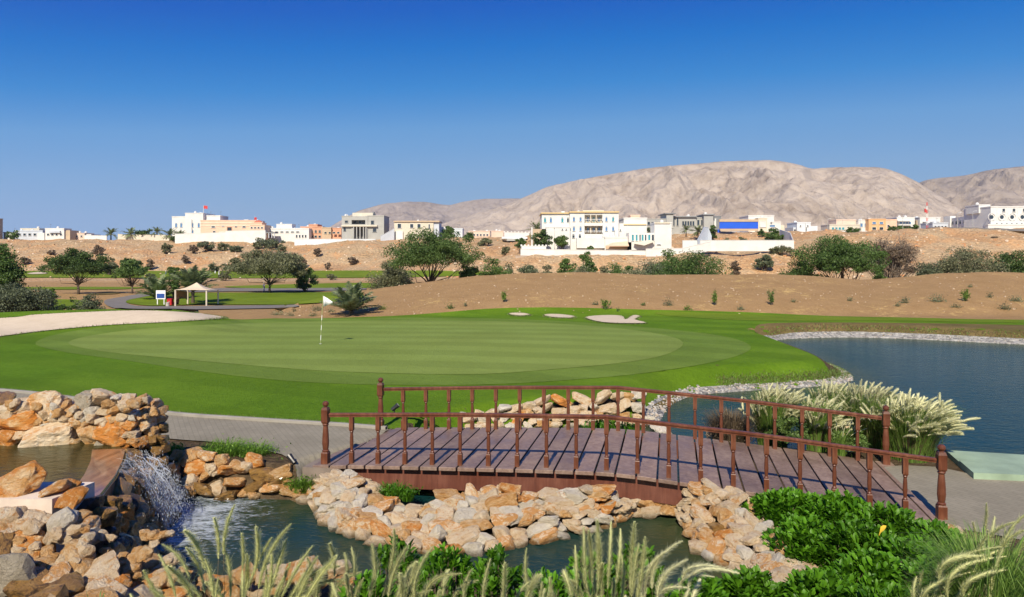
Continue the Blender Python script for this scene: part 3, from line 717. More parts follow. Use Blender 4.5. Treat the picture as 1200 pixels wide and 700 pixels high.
# small stones left of the bridge foot
for px, py, Y, w in ((352, 583, 13.7, .5), (366, 577, 13.8, .5), (380, 585, 13.6, .45), (362, 590, 13.4, .42), (349, 589, 13.5, .4)):
    rock(at(px, py, Y), (w, w * .9, w * .6), 'rock_cream' if px > 360 else 'rock_orange', 'few stones at the left foot of the footbridge', ('', ''))
# H: bank behind the bridge
H_B = PW([(536, 512), (560, 509), (600, 505), (650, 501), (700, 500), (758, 499)])
H_T = P3([(540, 484, 18.9), (575, 478, 19.2), (620, 470, 19.5), (660, 467, 19.7), (700, 462, 19.8), (748, 461, 19.7)])
bank('rock_bank', H_B, H_T, .5)
PH = 'pale stone bank across the stream behind the footbridge'
stone_face(PH, H_B, H_T, .46, {'rock_cream': 6, 'rock_orange': 1.5, 'rock_white': 2}, rows=4, ends=('left', 'middle', 'right'))
rock(at(774, 504, 18.6) , (.7, .45, .34), 'rock_white', PH, special='pale boulder standing alone in the stream beyond the footbridge')
rock(at(842, 503, 16.9) , (.75, .5, .4), 'rock_cream', PH, special='cream rock at the water beside the dry brown bush')
rock(at(667, 508, 17.9) , (.55, .45, .3), 'rock_white', PH, special='whitish rock beside the small green plant behind the footbridge')
for i, (px, py, Y) in enumerate(((962, 484, 16.2), (973, 500, 16.0), (985, 512, 15.9))):
    rock(at(px, py, Y), (.5, .45, .5), 'rock_cream', 'orange and cream rocks between the tall grasses behind the footbridge', ('', ''))
for i, (px, w) in enumerate(((1070, .3), (1084, .3), (1098, .34), (1112, .32), (1120, .26))):
    rock(at(px, 618 + i * 1.2, 11.25), (w, .3, .2), 'rock_orange' if i % 2 else 'rock_cream', 'small stones under the right end of the footbridge', ('', ''))

# E: wall behind the raised basin; each stone placed
PE = 'stone wall behind the raised basin'
EL = [(-32, 482, 60, 40, 'cream'), (-30, 512, 66, 40, 'orange'), (24, 478, 44, 26, 'cream'), (57, 476, 46, 34, 'cream'), (2, 470, 26, 14, 'brown'), (24, 494, 54, 24, 'orange'), (8, 515, 32, 26, 'orange'), (31, 508, 24, 16, 'cream'), (62, 505, 66, 40, 'cream'), (68, 482, 30, 28, 'orange'), (92, 479, 24, 18, 'orange'),
      (94, 491, 26, 14, 'cream'), (107, 470, 22, 22, 'grey'), (120, 465, 28, 20, 'cream'), (111, 487, 18, 20, 'white'), (130, 481, 26, 18, 'cream'), (140, 467, 14, 12, 'white'), (150, 471, 20, 18, 'cream'), (164, 470, 18, 14, 'orange'),
      (108, 508, 30, 30, 'orange'), (134, 494, 38, 22, 'orange'), (154, 496, 26, 22, 'orange'), (139, 513, 42, 28, 'orange'), (157, 507, 18, 14, 'cream'), (119, 519, 14, 14, 'grey'), (154, 484, 20, 14, 'white'), (169, 480, 20, 10, 'orange'), (169, 487, 18, 12, 'cream'),
      (173, 498, 22, 16, 'cream'), (182, 473, 12, 14, 'cream'), (185, 482, 16, 14, 'orange'), (187, 492, 16, 14, 'orange'), (188, 502, 16, 14, 'brown'), (188, 516, 18, 12, 'brown'), (189, 527, 18, 14, 'brown'), (165, 517, 18, 14, 'orange'), (178, 512, 16, 18, 'brown'),
      (186, 541, 22, 14, 'brown'), (190, 556, 20, 18, 'dark'), (186, 574, 22, 20, 'dark'), (172, 469, 14, 12, 'cream')]
for px, py, w, h, c in EL:
    Y = 12.95 + (522 - py) * .006 + (0.45 if px > 160 else 0) * (px - 160) / 30
    rock(at(px, py, Y), (w / F * Y * 1.08, .45 + w / F * Y * .3, h / F * Y * 1.1), 'rock_' + c, PE, ('left' if px < 60 else 'middle' if px < 130 else 'right', 'at the water' if py > 500 else 'top' if py < 478 else 'middle'), (rng.normal() * .12, rng.normal() * .15, rng.normal() * .25))
mb = MB(); mb.prism([(-12, 13.2), (-6.95, 13.2), (-6.72, 13.6), (-12, 13.9)], -.6, 1.2); struct(mb.obj('basin_core', M['wet_earth']))
for px in range(-60, 172, 20): rock(at(px, 481, 13.55), (.5, .45, .36), pick({'rock_cream': 2, 'rock_orange': 1}), PE, ('back', 'far side'))

# F: the wet face under the spillway
zb = .70
lip_o = [(147, 526), (143, 541), (134, 558), (122, 573), (106, 593), (92, 606)]
lip_i = [(108, 527), (106, 541), (99, 556), (88, 571), (70, 590), (58, 600)]
LO = np.array([onz(p[0], p[1], zb + .03) for p in lip_o]); LI = np.array([onz(p[0], p[1], zb + .03) for p in lip_i])
F_T = [LO[0] + [.1, .1, -.12]] + [p + [.06, 0, -.14] for p in LO[1:]]
F_B = [onz(198, 596, WZ), onz(192, 618, WZ), onz(184, 645, WZ), onz(176, 672, WZ), onz(166, 700, WZ), onz(160, 720, WZ)]
bank('rock_bank', F_B, F_T, .25)
PF = 'wet stone face under the spillway'
stone_face(PF, F_B, F_T, .42, {'rock_brown': 5, 'rock_orange': 4, 'rock_dark': .8}, rows=5, ends=('far', 'middle', 'near'), jit=.4)

# G: dry stones round the concrete block, each placed (x, y, w, h, colour, distance)
PG = 'pile of stones by the concrete block'
GL = [(36, 614, 40, 17, 'cream', 8.6), (10, 607, 30, 26, 'cream', 8.5), (2, 616, 18, 16, 'orange', 8.45), (41, 613, 36, 16, 'cream', 8.55), (12, 622, 24, 18, 'cream', 8.4), (33, 640, 44, 34, 'orange', 8.35), (2, 646, 30, 40, 'brown', 8.2), (74, 611, 28, 28, 'white', 8.6),
      (83, 583, 24, 20, 'orange', 8.9), (67, 572, 26, 14, 'cream', 9.0), (84, 570, 16, 12, 'orange', 9.2), (94, 609, 14, 16, 'orange', 8.8), (104, 617, 18, 24, 'cream', 8.8), (80, 628, 38, 14, 'cream', 8.5), (92, 637, 38, 18, 'white', 8.55), (60, 627, 16, 12, 'cream', 8.5),
      (20, 664, 50, 26, 'orange', 8.1), (14, 678, 52, 50, 'grey', 7.7), (56, 666, 30, 26, 'orange', 8.15), (92, 662, 48, 38, 'orange', 8.2), (40, 690, 50, 26, 'brown', 7.7), (60, 688, 44, 26, 'cream', 7.8), (82, 692, 30, 30, 'brown', 7.7),
      (112, 676, 50, 22, 'cream', 8.1), (122, 668, 24, 18, 'cream', 8.3), (112, 688, 36, 16, 'orange', 7.9), (138, 688, 30, 22, 'orange', 8.0), (120, 694, 40, 20, 'cream', 7.7), (164, 668, 46, 26, 'orange', 8.9), (174, 689, 44, 28, 'orange', 8.5), (188, 676, 30, 22, 'cream', 8.8),
      (74, 676, 22, 16, 'orange', 8.0), (-16, 620, 30, 30, 'cream', 8.4), (-20, 650, 34, 34, 'orange', 8.2), (-18, 690, 50, 44, 'orange', 7.7), (155, 706, 44, 26, 'cream', 8.0), (100, 712, 60, 30, 'orange', 7.4), (40, 716, 60, 34, 'brown', 7.2), (200, 704, 44, 26, 'orange', 8.3),
      (108, 640, 20, 22, 'dark', 9.1), (122, 628, 26, 26, 'dark', 9.4), (128, 650, 30, 28, 'brown', 9.3), (116, 606, 24, 24, 'brown', 9.3), (104, 594, 20, 18, 'dark', 9.3), (140, 640, 26, 26, 'brown', 9.7), (146, 662, 26, 24, 'orange', 9.4)]
for px, py, w, h, c, Y in GL:
    rock(at(px, py, Y), (w / F * Y * 1.14, .28 + w / F * Y * .45, h / F * Y * 1.2), 'rock_' + c, PG, ('left' if px < 50 else 'middle' if px < 120 else 'right', 'upper' if py < 630 else 'middle' if py < 670 else 'lower'), (rng.normal() * .15, rng.normal() * .3, rng.normal() * .3))
rock(at(22, 566, 9.05), (.72, .5, .46), 'rock_orange', PG, special='big rust orange rock lying on the pale concrete block', rot=(.1, -.15, .15), shape=2)
for _ in range(46):      # the pile goes on beyond the picture's left edge
    px = rng.uniform(-230, -30); v_ = rng.random(); Y = 8.5 - .9 * v_; py = 612 + 95 * v_
    w = rng.uniform(.28, .5); rock(at(px, py, Y), (w, w * .9, w * .75), pick({'rock_orange': 3, 'rock_cream': 3, 'rock_grey': 1}), PG, ('back', 'outside'))
for _ in range(60):      # small stones wedged between the big ones
    px = rng.uniform(-5, 182); v_ = rng.random(); w = rng.uniform(.14, .26); Y = 13.02 + (.45 if px > 160 else 0) * (px - 160) / 30 - .12 * v_
    rock(at(px, 518 - 46 * v_, Y), (w, w, w * .8), pick({'rock_orange': 4, 'rock_cream': 4, 'rock_white': 1}), PE, ('left' if px < 60 else 'middle' if px < 130 else 'right', 'wedged small'))
for _ in range(70):
    px = rng.uniform(0, 200); v_ = rng.random(); w = rng.uniform(.12, .22)
    rock(at(px, 612 + 88 * v_, 8.42 - .55 * v_ + (.35 if px > 110 else 0)), (w, w, w * .8), pick({'rock_orange': 4, 'rock_cream': 3, 'rock_brown': 1}), PG, ('left' if px < 50 else 'middle' if px < 120 else 'right', 'wedged small'))
# cores that carry this pile
mb = MB()
mb.add(np.array([at(-260, 602, 8.9), at(60, 625, 9.0), at(112, 606, 9.5), at(150, 680, 9.2), at(190, 700, 8.9), at(190, 760, 8.4), at(-260, 760, 7.4)]) * 1.0, [[0, 6, 5, 4, 3, 2, 1]])
struct(mb.obj('rock_bank', M['wet_earth']))
# concrete block
b0 = at(-60, 585, 8.78); b1 = at(61, 585, 8.78)
mb = MB(); tz = b1[2]; 
mb.prism([(b0[0] - 1, 8.78), (b1[0], 8.78), (b1[0] + .13, 9.45), (b0[0] - 1, 9.45)], tz - .95, tz)
o = mb.obj('concrete_block', plain('pale_concrete', (.62, .52, .43), .9, .1, 4, .3)); tag(o, 'pale pinkish concrete block under the orange rock at the lower left', 'concrete block')
# J: stones on the near edge of the pond, behind the plumes
PJ = 'row of stones on the near edge of the pond behind the feathery grass'
for i in range(22):
    px = 205 + i * 9.8 + rng.normal() * 3; py = 682 + rng.normal() * 5 - (8 if 330 < px < 400 else 0)
    w = rng.uniform(.26, .42)
    rock(at(px, py, 9.35 + rng.normal() * .1), (w, w * .8, w * .7), pick({'rock_cream': 4, 'rock_orange': 2}), PJ, ('left' if px < 270 else 'middle' if px < 350 else 'right', ''))

# the 300 largest become things of their own, the rest one mass
ROCKS.sort(key=lambda r: -r['app'])
def size_word(r):
    a = r['s'].max() * 2
    return 'large' if a > .62 else 'small' if a < .36 else 'mid-sized'
PHR = {PA: 'in the stone bank in front of the footbridge', PB: 'in the diagonal stone bank beside the green shrubs', PD: 'in the rough wall behind the pool', PH: 'in the pale bank across the stream',
       PE: 'in the wall behind the raised basin', PF: 'in the wet face under the spillway', PG: 'in the pile by the concrete block', PJ: 'on the near pond edge behind the feathery grass'}
for i, r in enumerate(ROCKS[:300]):
    o = bpy.data.objects.new('rock', rock_mesh(r['shape'], r['mat'])); link(o)
    o.location = r['pos']; o.rotation_euler = r['rot']; o.scale = r['s']
    wh = [w for w in r['where'] if w] if r['where'] else []
    if r['special']: lab = r['special']; grp = None
    else:
        lab = '%s %s rock %s' % (size_word(r), COLN[r['mat']], PHR.get(r['pile'], 'in the ' + r['pile']))
        if wh: lab += ', ' + ' '.join(wh)
        grp = 'rocks of the ' + r['pile']
        lab = ' '.join(lab.split()[:16])
    tag(o, lab, 'rock', grp)
if len(ROCKS) > 300:
    mb = MB()
    for r in ROCKS[300:]:
        v, f = SHAPES[8 + r['shape'] % 8]
        R = np.array(Matrix.Rotation(r['rot'][2], 3, 'Z') @ Matrix.Rotation(r['rot'][1], 3, 'Y') @ Matrix.Rotation(r['rot'][0], 3, 'X'))
        mb.add((v * r['s']) @ R.T + r['pos'], f, {'rock_cream': 0, 'rock_orange': 1, 'rock_white': 2}.get(r['mat'], 1), rng.random())
    # noise coordinates of the mass are metres, so use finer marbling
    ms = []
    for k in ('rock_cream', 'rock_orange', 'rock_white'):
        m = M[k].copy()
        for nd in m.node_tree.nodes:
            if nd.type == 'TEX_NOISE': nd.inputs['Scale'].default_value *= 4
        ms.append(m)
    o = mb.obj('rubble', ms); tag(o, 'the many smaller stones filling the banks round the pond and stream', 'stones', kind='stuff')
print('rocks', len(ROCKS))

# small loose stones on the shore edging and the terrace slopes
def scatter_stones(name, pts, smin, smax, mats, lab):
    mb = MB(); v, f = ICO1
    for p in pts:
        s = rng.uniform(smin, smax) * rng.uniform(.7, 1.2, 3); s[2] *= .7
        q = v * (1 + rng.uniform(-.22, .22, (len(v), 1))) * s
        a = rng.uniform(0, 6.28); ca, sa = math.cos(a), math.sin(a)
        q = np.c_[q[:, 0] * ca - q[:, 1] * sa, q[:, 0] * sa + q[:, 1] * ca, q[:, 2]] + p
        mb.add(q, f, int(rng.integers(0, len(mats))), rng.random())
    o = mb.obj(name, mats); tag(o, lab, 'stones', kind='stuff'); return o
pts = []
for sh, w, cnt in ((shore1, .36, 600), (shore2[:90], .45, 900)):
    tn = np.gradient(sh, axis=0); tn /= np.linalg.norm(tn, axis=1)[:, None]; nn = np.c_[-tn[:, 1], tn[:, 0]]
    k = rng.integers(0, len(sh), cnt); p = sh[k] + tn[k] * rng.uniform(-.8, .8, (cnt, 1)) + nn[k] * rng.uniform(-.05, w, (cnt, 1))
    pts.append(np.c_[p, zt(p[:, 0], p[:, 1]) + .04])
scatter_stones('shore_stones', np.concatenate(pts), .025, .065, [plain('shore_grey', (.28, .27, .25), .9), plain('shore_white', (.42, .40, .37), .9), plain('shore_pink', (.42, .35, .28), .9)], 'loose pale stones scattered over the lake shore edging')
c = 9000; px = rng.uniform(-300, 1500, c); Y = rng.uniform(198, 342, c); X = (px - 600) / F * Y; Z = zt(X, Y)
sl_ = np.abs(zt(X, Y + 1.5) - Z); k = rng.random(c) < np.clip(sl_ * 1.6, .05, 1); 
scatter_stones('terrace_rubble', np.c_[X, Y, Z + .05][k], .12, .62, [plain('rub_a', (.50, .34, .20), .95), plain('rub_b', (.62, .50, .37), .95), plain('rub_c', (.54, .27, .12), .95)], 'orange and tan rubble strewn over the slopes below the houses')
c = 900; px = rng.uniform(330, 1400, c); Y = rng.uniform(50, 70, c); X = (px - 600) / F * Y; Z = zt(X, Y)
scatter_stones('mound_stones', np.c_[X, Y, Z + .01], .02, .09, [plain('rub_d', (.36, .25, .15), .95), plain('rub_e', (.45, .34, .23), .95)], 'small stones scattered over the bare brown mound')

# ------------------------------------------------------------------ raised basin: water, spillway, falling water
mb = MB()
bp = [onz(-160, 515, zb)[:2], onz(120, 515, zb)[:2]] + [p[:2] + np.array([.04, 0]) for p in LO] + [onz(-160, 600, zb)[:2]]
gx = np.linspace(-13, -5.5, 30); bpP = np.array(bp)
mb.add(np.c_[bpP, np.full(len(bpP), zb)], [list(range(len(bpP)))[::-1]], var=.45)
o = mb.obj('basin_water', M['basin_water']); struct(o)
# spillway: curved flat stone
t = NT('spillway_stone'); g = t.coord('Object'); mpn = t.n('ShaderNodeMapping'); t.l(g, mpn.inputs[0]); mpn.inputs['Rotation'].default_value = (0, 0, -.25); mpn.inputs['Scale'].default_value = (9, 1.2, 3)
n = t.noise(1.0, 6, .65, mpn.outputs[0])
c = t.ramp(n, [(.3, (.10, .05, .028)), (.5, (.23, .115, .06)), (.7, (.36, .20, .11))])
b = t.bsdf(c, .35, t.bump(n, .4, .02)); b.inputs['Coat Weight'].default_value = .7; b.inputs['Coat Roughness'].default_value = .08
t.done(b); M['spillway'] = t.m
n = 24; a = curve(LI, n); b_ = curve(LO, n); mb = MB()
V = np.stack([a - [0, 0, .3], a, b_, b_ + [.02, 0, -.05], b_ - [-.02, 0, .25]], 1); ii = np.arange(n * 5).reshape(n, 5)
mb.add(V.reshape(-1, 3), np.stack([ii[:-1, :-1], ii[:-1, 1:], ii[1:, 1:], ii[1:, :-1]], -1).reshape(-1, 4))
o = mb.obj('spillway', M['spillway']); tag(o, 'curved wet brown spillway slab at the edge of the raised basin', 'spillway')

# falling water: a broken transparent sheet of strands plus splashing drops
t = NT('falling_water'); b = t.bsdf((.80, .86, .92), .12); b.inputs['Transmission Weight'].default_value = .35; b.inputs['IOR'].default_value = 1.2
tr = t.n('ShaderNodeBsdfTransparent'); mx = t.n('ShaderNodeMixShader')
g = t.coord('Object'); mpn = t.n('ShaderNodeMapping'); t.l(g, mpn.inputs[0]); mpn.inputs['Scale'].default_value = (5, 5, 1.0)
f = t.ramp(t.noise(3.2, 5, .75, mpn.outputs[0], dist=.4), [(.40, (0, 0, 0)), (.64, (.5, .5, .5))])
t.l(f, mx.inputs[0]); t.l(tr.outputs[0], mx.inputs[1]); t.l(b.outputs[0], mx.inputs[2]); t.done(mx); M['falling_water'] = t.m
t = NT('spray'); b = t.bsdf((.85, .90, .95), .2); b.inputs['Transmission Weight'].default_value = .2; t.done(b); M['spray'] = t.m
n = 40; Bc = curve(F_B, n); Tc = curve(LO, n); mb = MB()
rowsW = []
for u in np.linspace(0, 1, 26):
    q = Tc * (1 - u) + Bc * u; q = q + np.array([.18, -.03, .06]) * math.sin(u * pi * .75) + np.array([.03, 0, -.02])
    q[:, 2] = Tc[:, 2] * (1 - u**1.4) + (WZ + .0) * u**1.4 + .06 * math.sin(u * pi)
    q += (vnoise(np.arange(n) * .8, np.full(n, u * 5), 4)[:, None] - .5) * np.array([.14, 0, 0]); rowsW.append(q)
V = np.stack(rowsW, 1); m_ = V.shape[1]; ii = np.arange(n * m_).reshape(n, m_); nk = 17
mb.add(V.reshape(-1, 3), np.stack([ii[:-1, :-1], ii[1:, :-1], ii[1:, 1:], ii[:-1, 1:]], -1)[:nk].reshape(-1, 4))
for _ in range(20):
    i = min(abs(rng.normal()) * 7, 17); a_ = np.array([np.interp(i, np.arange(n), Tc[:, j]) for j in range(3)]); b_ = np.array([np.interp(i + rng.normal() * .8, np.arange(n), Bc[:, j]) for j in range(3)]); s_ = np.linspace(rng.uniform(0, .35), rng.uniform(.6, 1), 10)
    q = a_ * (1 - s_[:, None]) + b_ * s_[:, None]; q[:, 2] = a_[2] * (1 - s_**1.5) + WZ * s_**1.5 + .08; q[:, 0] += .17 * np.sin(s_ * pi * .7) + rng.normal() * .10; q[:, 1] += rng.normal() * .08 * s_; q += rng.normal(size=(10, 3)) * .022
    mb.tube(q, rng.uniform(.002, .007) * np.sin(np.linspace(.15, 3, 10)), 5, 1)
# drops and strings of drops
v, f = ICO1; drops = []
for _ in range(6000):
    i = int(min(abs(rng.normal()) * 7, 24)); u = rng.beta(2.2, 1.3)
    p = Tc[i] * (1 - u) + Bc[i] * u; p = p + np.array([rng.normal() * .12 + .20, rng.normal() * .1, abs(rng.normal()) * .14 * u + .05])
    p[2] = max(p[2], WZ + .01); s = rng.uniform(.0010, .0030)
    mb.add(v * np.array([s, s, s * rng.uniform(2, 9)]) + p, f, 1)
o = mb.obj('waterfall', [M['falling_water'], M['spray']], smooth=True); tag(o, 'thin white waterfall splashing down the wet stones into the pool', 'waterfall', kind='stuff')
# foam drifting on the pool
t = NT('foam'); g = t.coord('Object'); mpn = t.n('ShaderNodeMapping'); t.l(g, mpn.inputs[0]); mpn.inputs['Scale'].default_value = (1, 2.4, 1)
a = t.n('ShaderNodeAttribute', attribute_name='var').outputs['Fac']
n1 = t.noise(2.2, 6, .7, mpn.outputs[0], dist=1.2); n2 = t.noise(9, 5, .7, mpn.outputs[0], dist=.5)
f = t.math('ADD', t.math('ADD', t.math('MULTIPLY', n1, .52), t.math('MULTIPLY', n2, .48)), t.math('MULTIPLY', a, .22))
f = t.ramp(f, [(.58, (0, 0, 0)), (.76, (.75, .75, .75))])
b = t.bsdf((.62, .70, .76), .5, t.bump(n2, .8, .04)); tr = t.n('ShaderNodeBsdfTransparent'); mx = t.n('ShaderNodeMixShader')
t.l(f, mx.inputs[0]); t.l(tr.outputs[0], mx.inputs[1]); t.l(b.outputs[0], mx.inputs[2]); t.done(mx); M['foam'] = t.m
gx = np.linspace(-7.2, -2.0, 60); gy = np.linspace(9.5, 13.9, 50); GX, GY = np.meshgrid(gx, gy)
d0 = np.hypot((GX + 5.9) / 1.0, (GY - 12.2) / 1.5)
mb = MB(); ii = np.arange(GX.size).reshape(GX.shape)
z = WZ + .012 + .05 * (fbm(GX * 4, GY * 6, 3, 2) - .35) * np.clip(1 - d0 / 4, 0, 1)
mb.add(np.c_[GX.ravel(), GY.ravel(), np.maximum(z, WZ + .006).ravel()], np.stack([ii[:-1, :-1], ii[:-1, 1:], ii[1:, 1:], ii[1:, :-1]], -1).reshape(-1, 4), var=np.clip(1.3 - d0 / 1.6, -1.2, 1).ravel())
o = mb.obj('foam', M['foam'], smooth=True); tag(o, 'white foam streaks on the pool below the waterfall', 'foam', kind='stuff')
# ------------------------------------------------------------------ the footbridge
def mat_wood(name, c1, c2, c3, rough, along=(1, 1, .12), bs=.25):
    t = NT(name); g = t.coord('Object'); r = t.n('ShaderNodeObjectInfo').outputs['Random']
    a = t.n('ShaderNodeAttribute', attribute_name='var').outputs['Fac']
    mp = t.n('ShaderNodeMapping'); t.l(g, mp.inputs[0]); mp.inputs['Scale'].default_value = tuple(x * 14 for x in along)
    n = t.noise(1, 6, .65, mp.outputs[0], '4D', .5, t.math('MULTIPLY', a, 20)); n2 = t.noise(1.3, 4, .6, g)
    c = t.ramp(t.math('ADD', t.math('MULTIPLY', n, .6), t.math('MULTIPLY', n2, .4)), [(.34, c1), (.5, c2), (.64, c3)])
    hs = t.n('ShaderNodeHueSaturation'); t.l(c, hs.inputs['Color']); t.l(t.maprange(a, 0, 1, .78, 1.18), hs.inputs['Value'])
    M[name] = t.done(t.bsdf(hs.outputs[0], t.maprange(n2, .3, .7, rough * .7, rough * 1.4), t.bump(n, bs, .01))); return M[name]
mat_wood('deck_wood', (.130, .080, .060), (.215, .145, .112), (.305, .218, .168), .5, (1, 1, 1))
mat_wood('rail_wood', (.060, .018, .008), (.120, .036, .015), (.20, .075, .035), .45)
mat_wood('beam_wood', (.075, .022, .013), (.125, .040, .024), (.18, .066, .04), .5)
NL = np.array([-3.595, 13.89]); NR = np.array([6.91, 11.63]); BL = np.array([-3.01, 16.74]); BR = np.array([7.64, 14.86])
tt = [0, .05, .15, .25, .4, .5, .55, .6, .68, .75, .82, .9, 1.0]
zz = [.055, .10, .145, .185, .245, .27, .245, .197, .13, .065, .0, -.085, -.205]
def dz(t): return float(np.interp(t, tt, zz)) if 0 <= t <= 1 else (zz[0] + t * .3 if t < 0 else zz[-1])
# smooth the deck line
_t = np.linspace(-.02, 1.02, 209); _z = np.array([dz(t) for t in _t]); _z = np.convolve(np.pad(_z, 5, 'edge'), np.ones(11) / 11, 'valid')
def deckz(t): return float(np.interp(t, _t, _z))
def bp_(t, w):                 # t along, w across (0 near, 1 far)
    n = NL + (NR - NL) * t; f = BL + (BR - BL) * t; q = n + (f - n) * w; return np.array([q[0], q[1], deckz(t)])
root = empty('footbridge', tuple(bp_(.5, .5) * [1, 1, 0] + [0, 0, -.5]))
tag(root, 'arched dark red wooden footbridge with turned balusters spanning the stream', 'footbridge')
def under(o, parent=None):
    par = parent or root; o.parent = par
    o.matrix_parent_inverse = Matrix.Translation(-Vector(root.location)) if par is root else Matrix.Identity(4)
    return o
# planks
NP = 31
for i in range(NP):
    t0 = -.018 + i * 1.036 / NP; t1 = t0 + 1.036 / NP - .0030
    mb = MB(); V = []
    ins = .035
    for w in (-.035, 1.035):
        for t in (t0, t1):
            p = bp_(t, w); V += [p, p - [0, 0, .07]]
    # 0 t0 top,1 t0 bot,2 t1 top,3 t1 bot ; 4.. far
    mb.add(np.array(V), [[0, 2, 6, 4], [1, 5, 7, 3], [0, 1, 3, 2], [4, 6, 7, 5], [0, 4, 5, 1], [2, 3, 7, 6]], var=rng.random())
    o = mb.obj('plank', M['deck_wood']); under(o)
    bv = o.modifiers.new('edge', 'BEVEL'); bv.width = .008; bv.segments = 1
# side beams
for w in (.012, .988):
    mb = MB(); T = np.linspace(-.01, 1.01, 60); th = .035; V = []
    for t in T:
        p = bp_(t, w); q = bp_(t, w + .02 if w < .5 else w - .02)
        dep = .46 - .22 * max(0, abs(t - .5) * 2 - .78) / .22
        V += [p + [0, 0, -.075], p + [0, 0, -dep], q + [0, 0, -dep], q + [0, 0, -.075]]
    ii = np.arange(len(V)).reshape(-1, 4); fs = []
    for i in range(len(T) - 1):
        for j in range(4): fs.append([ii[i, j], ii[i + 1, j], ii[i + 1, (j + 1) % 4], ii[i, (j + 1) % 4]])
    fs += [list(ii[0])[::-1], list(ii[-1])]
    mb.add(np.array(V), fs, var=.5); o = mb.obj('side_beam', M['beam_wood']); under(o)
for t in (.2, .4, .6, .8):
    mb = MB(); a, b = bp_(t, .04), bp_(t, .96); mb.tube([a - [0, 0, .16], b - [0, 0, .16]], .06, 4); under(mb.obj('cross_beam', M['beam_wood']))
# footing the bridge rests on
mb = MB()
mb.prism([tuple(bp_(-.035, -.05)[:2]), tuple(bp_(.03, -.03)[:2]), tuple(bp_(.03, 1.03)[:2]), tuple(bp_(-.035, 1.05)[:2])], -1.2, .02)
o = mb.obj('footing', plain('footing', (.20, .16, .13), .9, .2, 3, .3)); under(o)
mb = MB(); mb.prism([tuple(bp_(.97, -.03)[:2]), tuple(bp_(1.012, -.05)[:2]), tuple(bp_(1.012, 1.04)[:2]), tuple(bp_(.97, 1.03)[:2])], -1.2, -.28)
under(mb.obj('footing', M['footing']))

# turned members: square top and foot, turned waist
def baluster_mesh(h):
    mb = MB(); s = .043
    mb.lathe([(s * 1.3, 0), (s * 1.3, h * .23), (s * 1.12, h * .245)], n=4)
    mb.lathe([(s * .70, h * .245), (s * .9, h * .26), (s * .55, h * .285), (s * .62, h * .30), (s * .82, h * .42), (s * .74, h * .56), (s * .58, h * .64), (s * .86, h * .665), (s * .58, h * .69)], n=14)
    mb.lathe([(s * 1.0, h * .685), (s * 1.30, h * .71), (s * 1.3, h)], n=4)
    return mb
def post_mesh(h):
    mb = MB(); s = .072
    mb.lathe([(s * 1.32, 0), (s * 1.32, h * .17), (s * 1.1, h * .19)], n=4)
    mb.lathe([(s * .85, h * .19), (s * .95, h * .21), (s * .7, h * .225), (s * .78, h * .25), (s * .92, h * .33), (s * .80, h * .48), (s * .62, h * .60), (s * .88, h * .625), (s * .62, h * .645)], n=16)
    mb.lathe([(s * .9, h * .64), (s * 1.26, h * .67), (s * 1.26, h * .86), (s * .95, h * .90)], n=4)
    mb.lathe([(s * .5, h * .895), (s * .45, h * .915), (s * .75, h * .93), (s * .86, h * .95), (s * .8, h * .975), (s * .5, h * .993), (s * .1, h)], n=16)
    return mb
RH = .93
ang = math.atan2((NR - NL)[1], (NR - NL)[0])
bm_ = baluster_mesh(RH - .03).mesh('baluster', M['rail_wood']); pm_ = post_mesh(1.2).mesh('post', M['rail_wood'])
for w in (0.02, .98):
    for k in range(21):
        end = k in (0, 20); t = k / 20
        o = bpy.data.objects.new('post' if end else 'baluster', pm_ if end else bm_); link(o)
        p = bp_(t, w); 
        o.parent = root; o.location = Vector(p) - Vector(root.location); o.rotation_euler = (0, 0, ang)
    # hand rail: moulded section following straight runs with the crease at mid span
    T = np.r_[np.linspace(0.008, .5, 14), np.linspace(.53, .992, 14)]
    knots = [0, .25, .5, .75, 1.0]
    def rz_(t): return float(np.interp(t, knots, [deckz(k) for k in knots])) + RH
    sec = [(-.035, -.035), (-.035, -.01), (-.05, 0), (-.05, .022), (-.03, .038), (.03, .038), (.05, .022), (.05, 0), (.035, -.01), (.035, -.035)]
    V = []; nx = np.array([-(NR - NL)[1], (NR - NL)[0]]); nx /= np.linalg.norm(nx)
    for t in T:
        p = bp_(t, w); z = rz_(t)
        for a, b in sec: V.append([p[0] + nx[0] * a, p[1] + nx[1] * a, z + b])
    m_ = len(sec); ii = np.arange(len(V)).reshape(-1, m_); fs = []
    for i in range(len(T) - 1):
        for j in range(m_): fs.append([ii[i, j], ii[i, (j + 1) % m_], ii[i + 1, (j + 1) % m_], ii[i + 1, j]])
    fs += [list(ii[0]), list(ii[-1])[::-1]]
    mb = MB(); mb.add(np.array(V), fs); under(mb.obj('handrail', M['rail_wood']))

# ------------------------------------------------------------------ garden spotlights
def spotlight(p, rz, label):
    r_ = empty('garden_spotlight', tuple(p), rz); tag(r_, label, 'spotlight', None)
    m = plain('black_metal', (.02, .02, .022), .4, .1)
    mb = MB(); mb.tube([(0, 0, -.05), (0, 0, .14)], .015, 8); mb.box((0, 0, .15), (.05, .03, .05)); mb.obj('stake', m, r_)
    mb = MB(); a = np.array([-.06, 0, .14]); b = np.array([.10, 0, .26]); mb.tube([a, a * .5 + b * .5, b], [.045, .05, .062], 12); mb.obj('lamp_head', m, r_)
    mb = MB(); d = (b - a) / np.linalg.norm(b - a); mb.tube([b + d * .002, b + d * .006], .05, 12); mb.obj('lens', plain('lens', (.5, .5, .48), .15, .02), r_)
spotlight(at(343, 551, 13.9), 2.6, 'small black garden spotlight beside the left foot of the footbridge')
spotlight([ (462 - 600) / F * 17.9, 17.9, .12], .2, 'black spotlight on the lawn edge behind the far handrail')
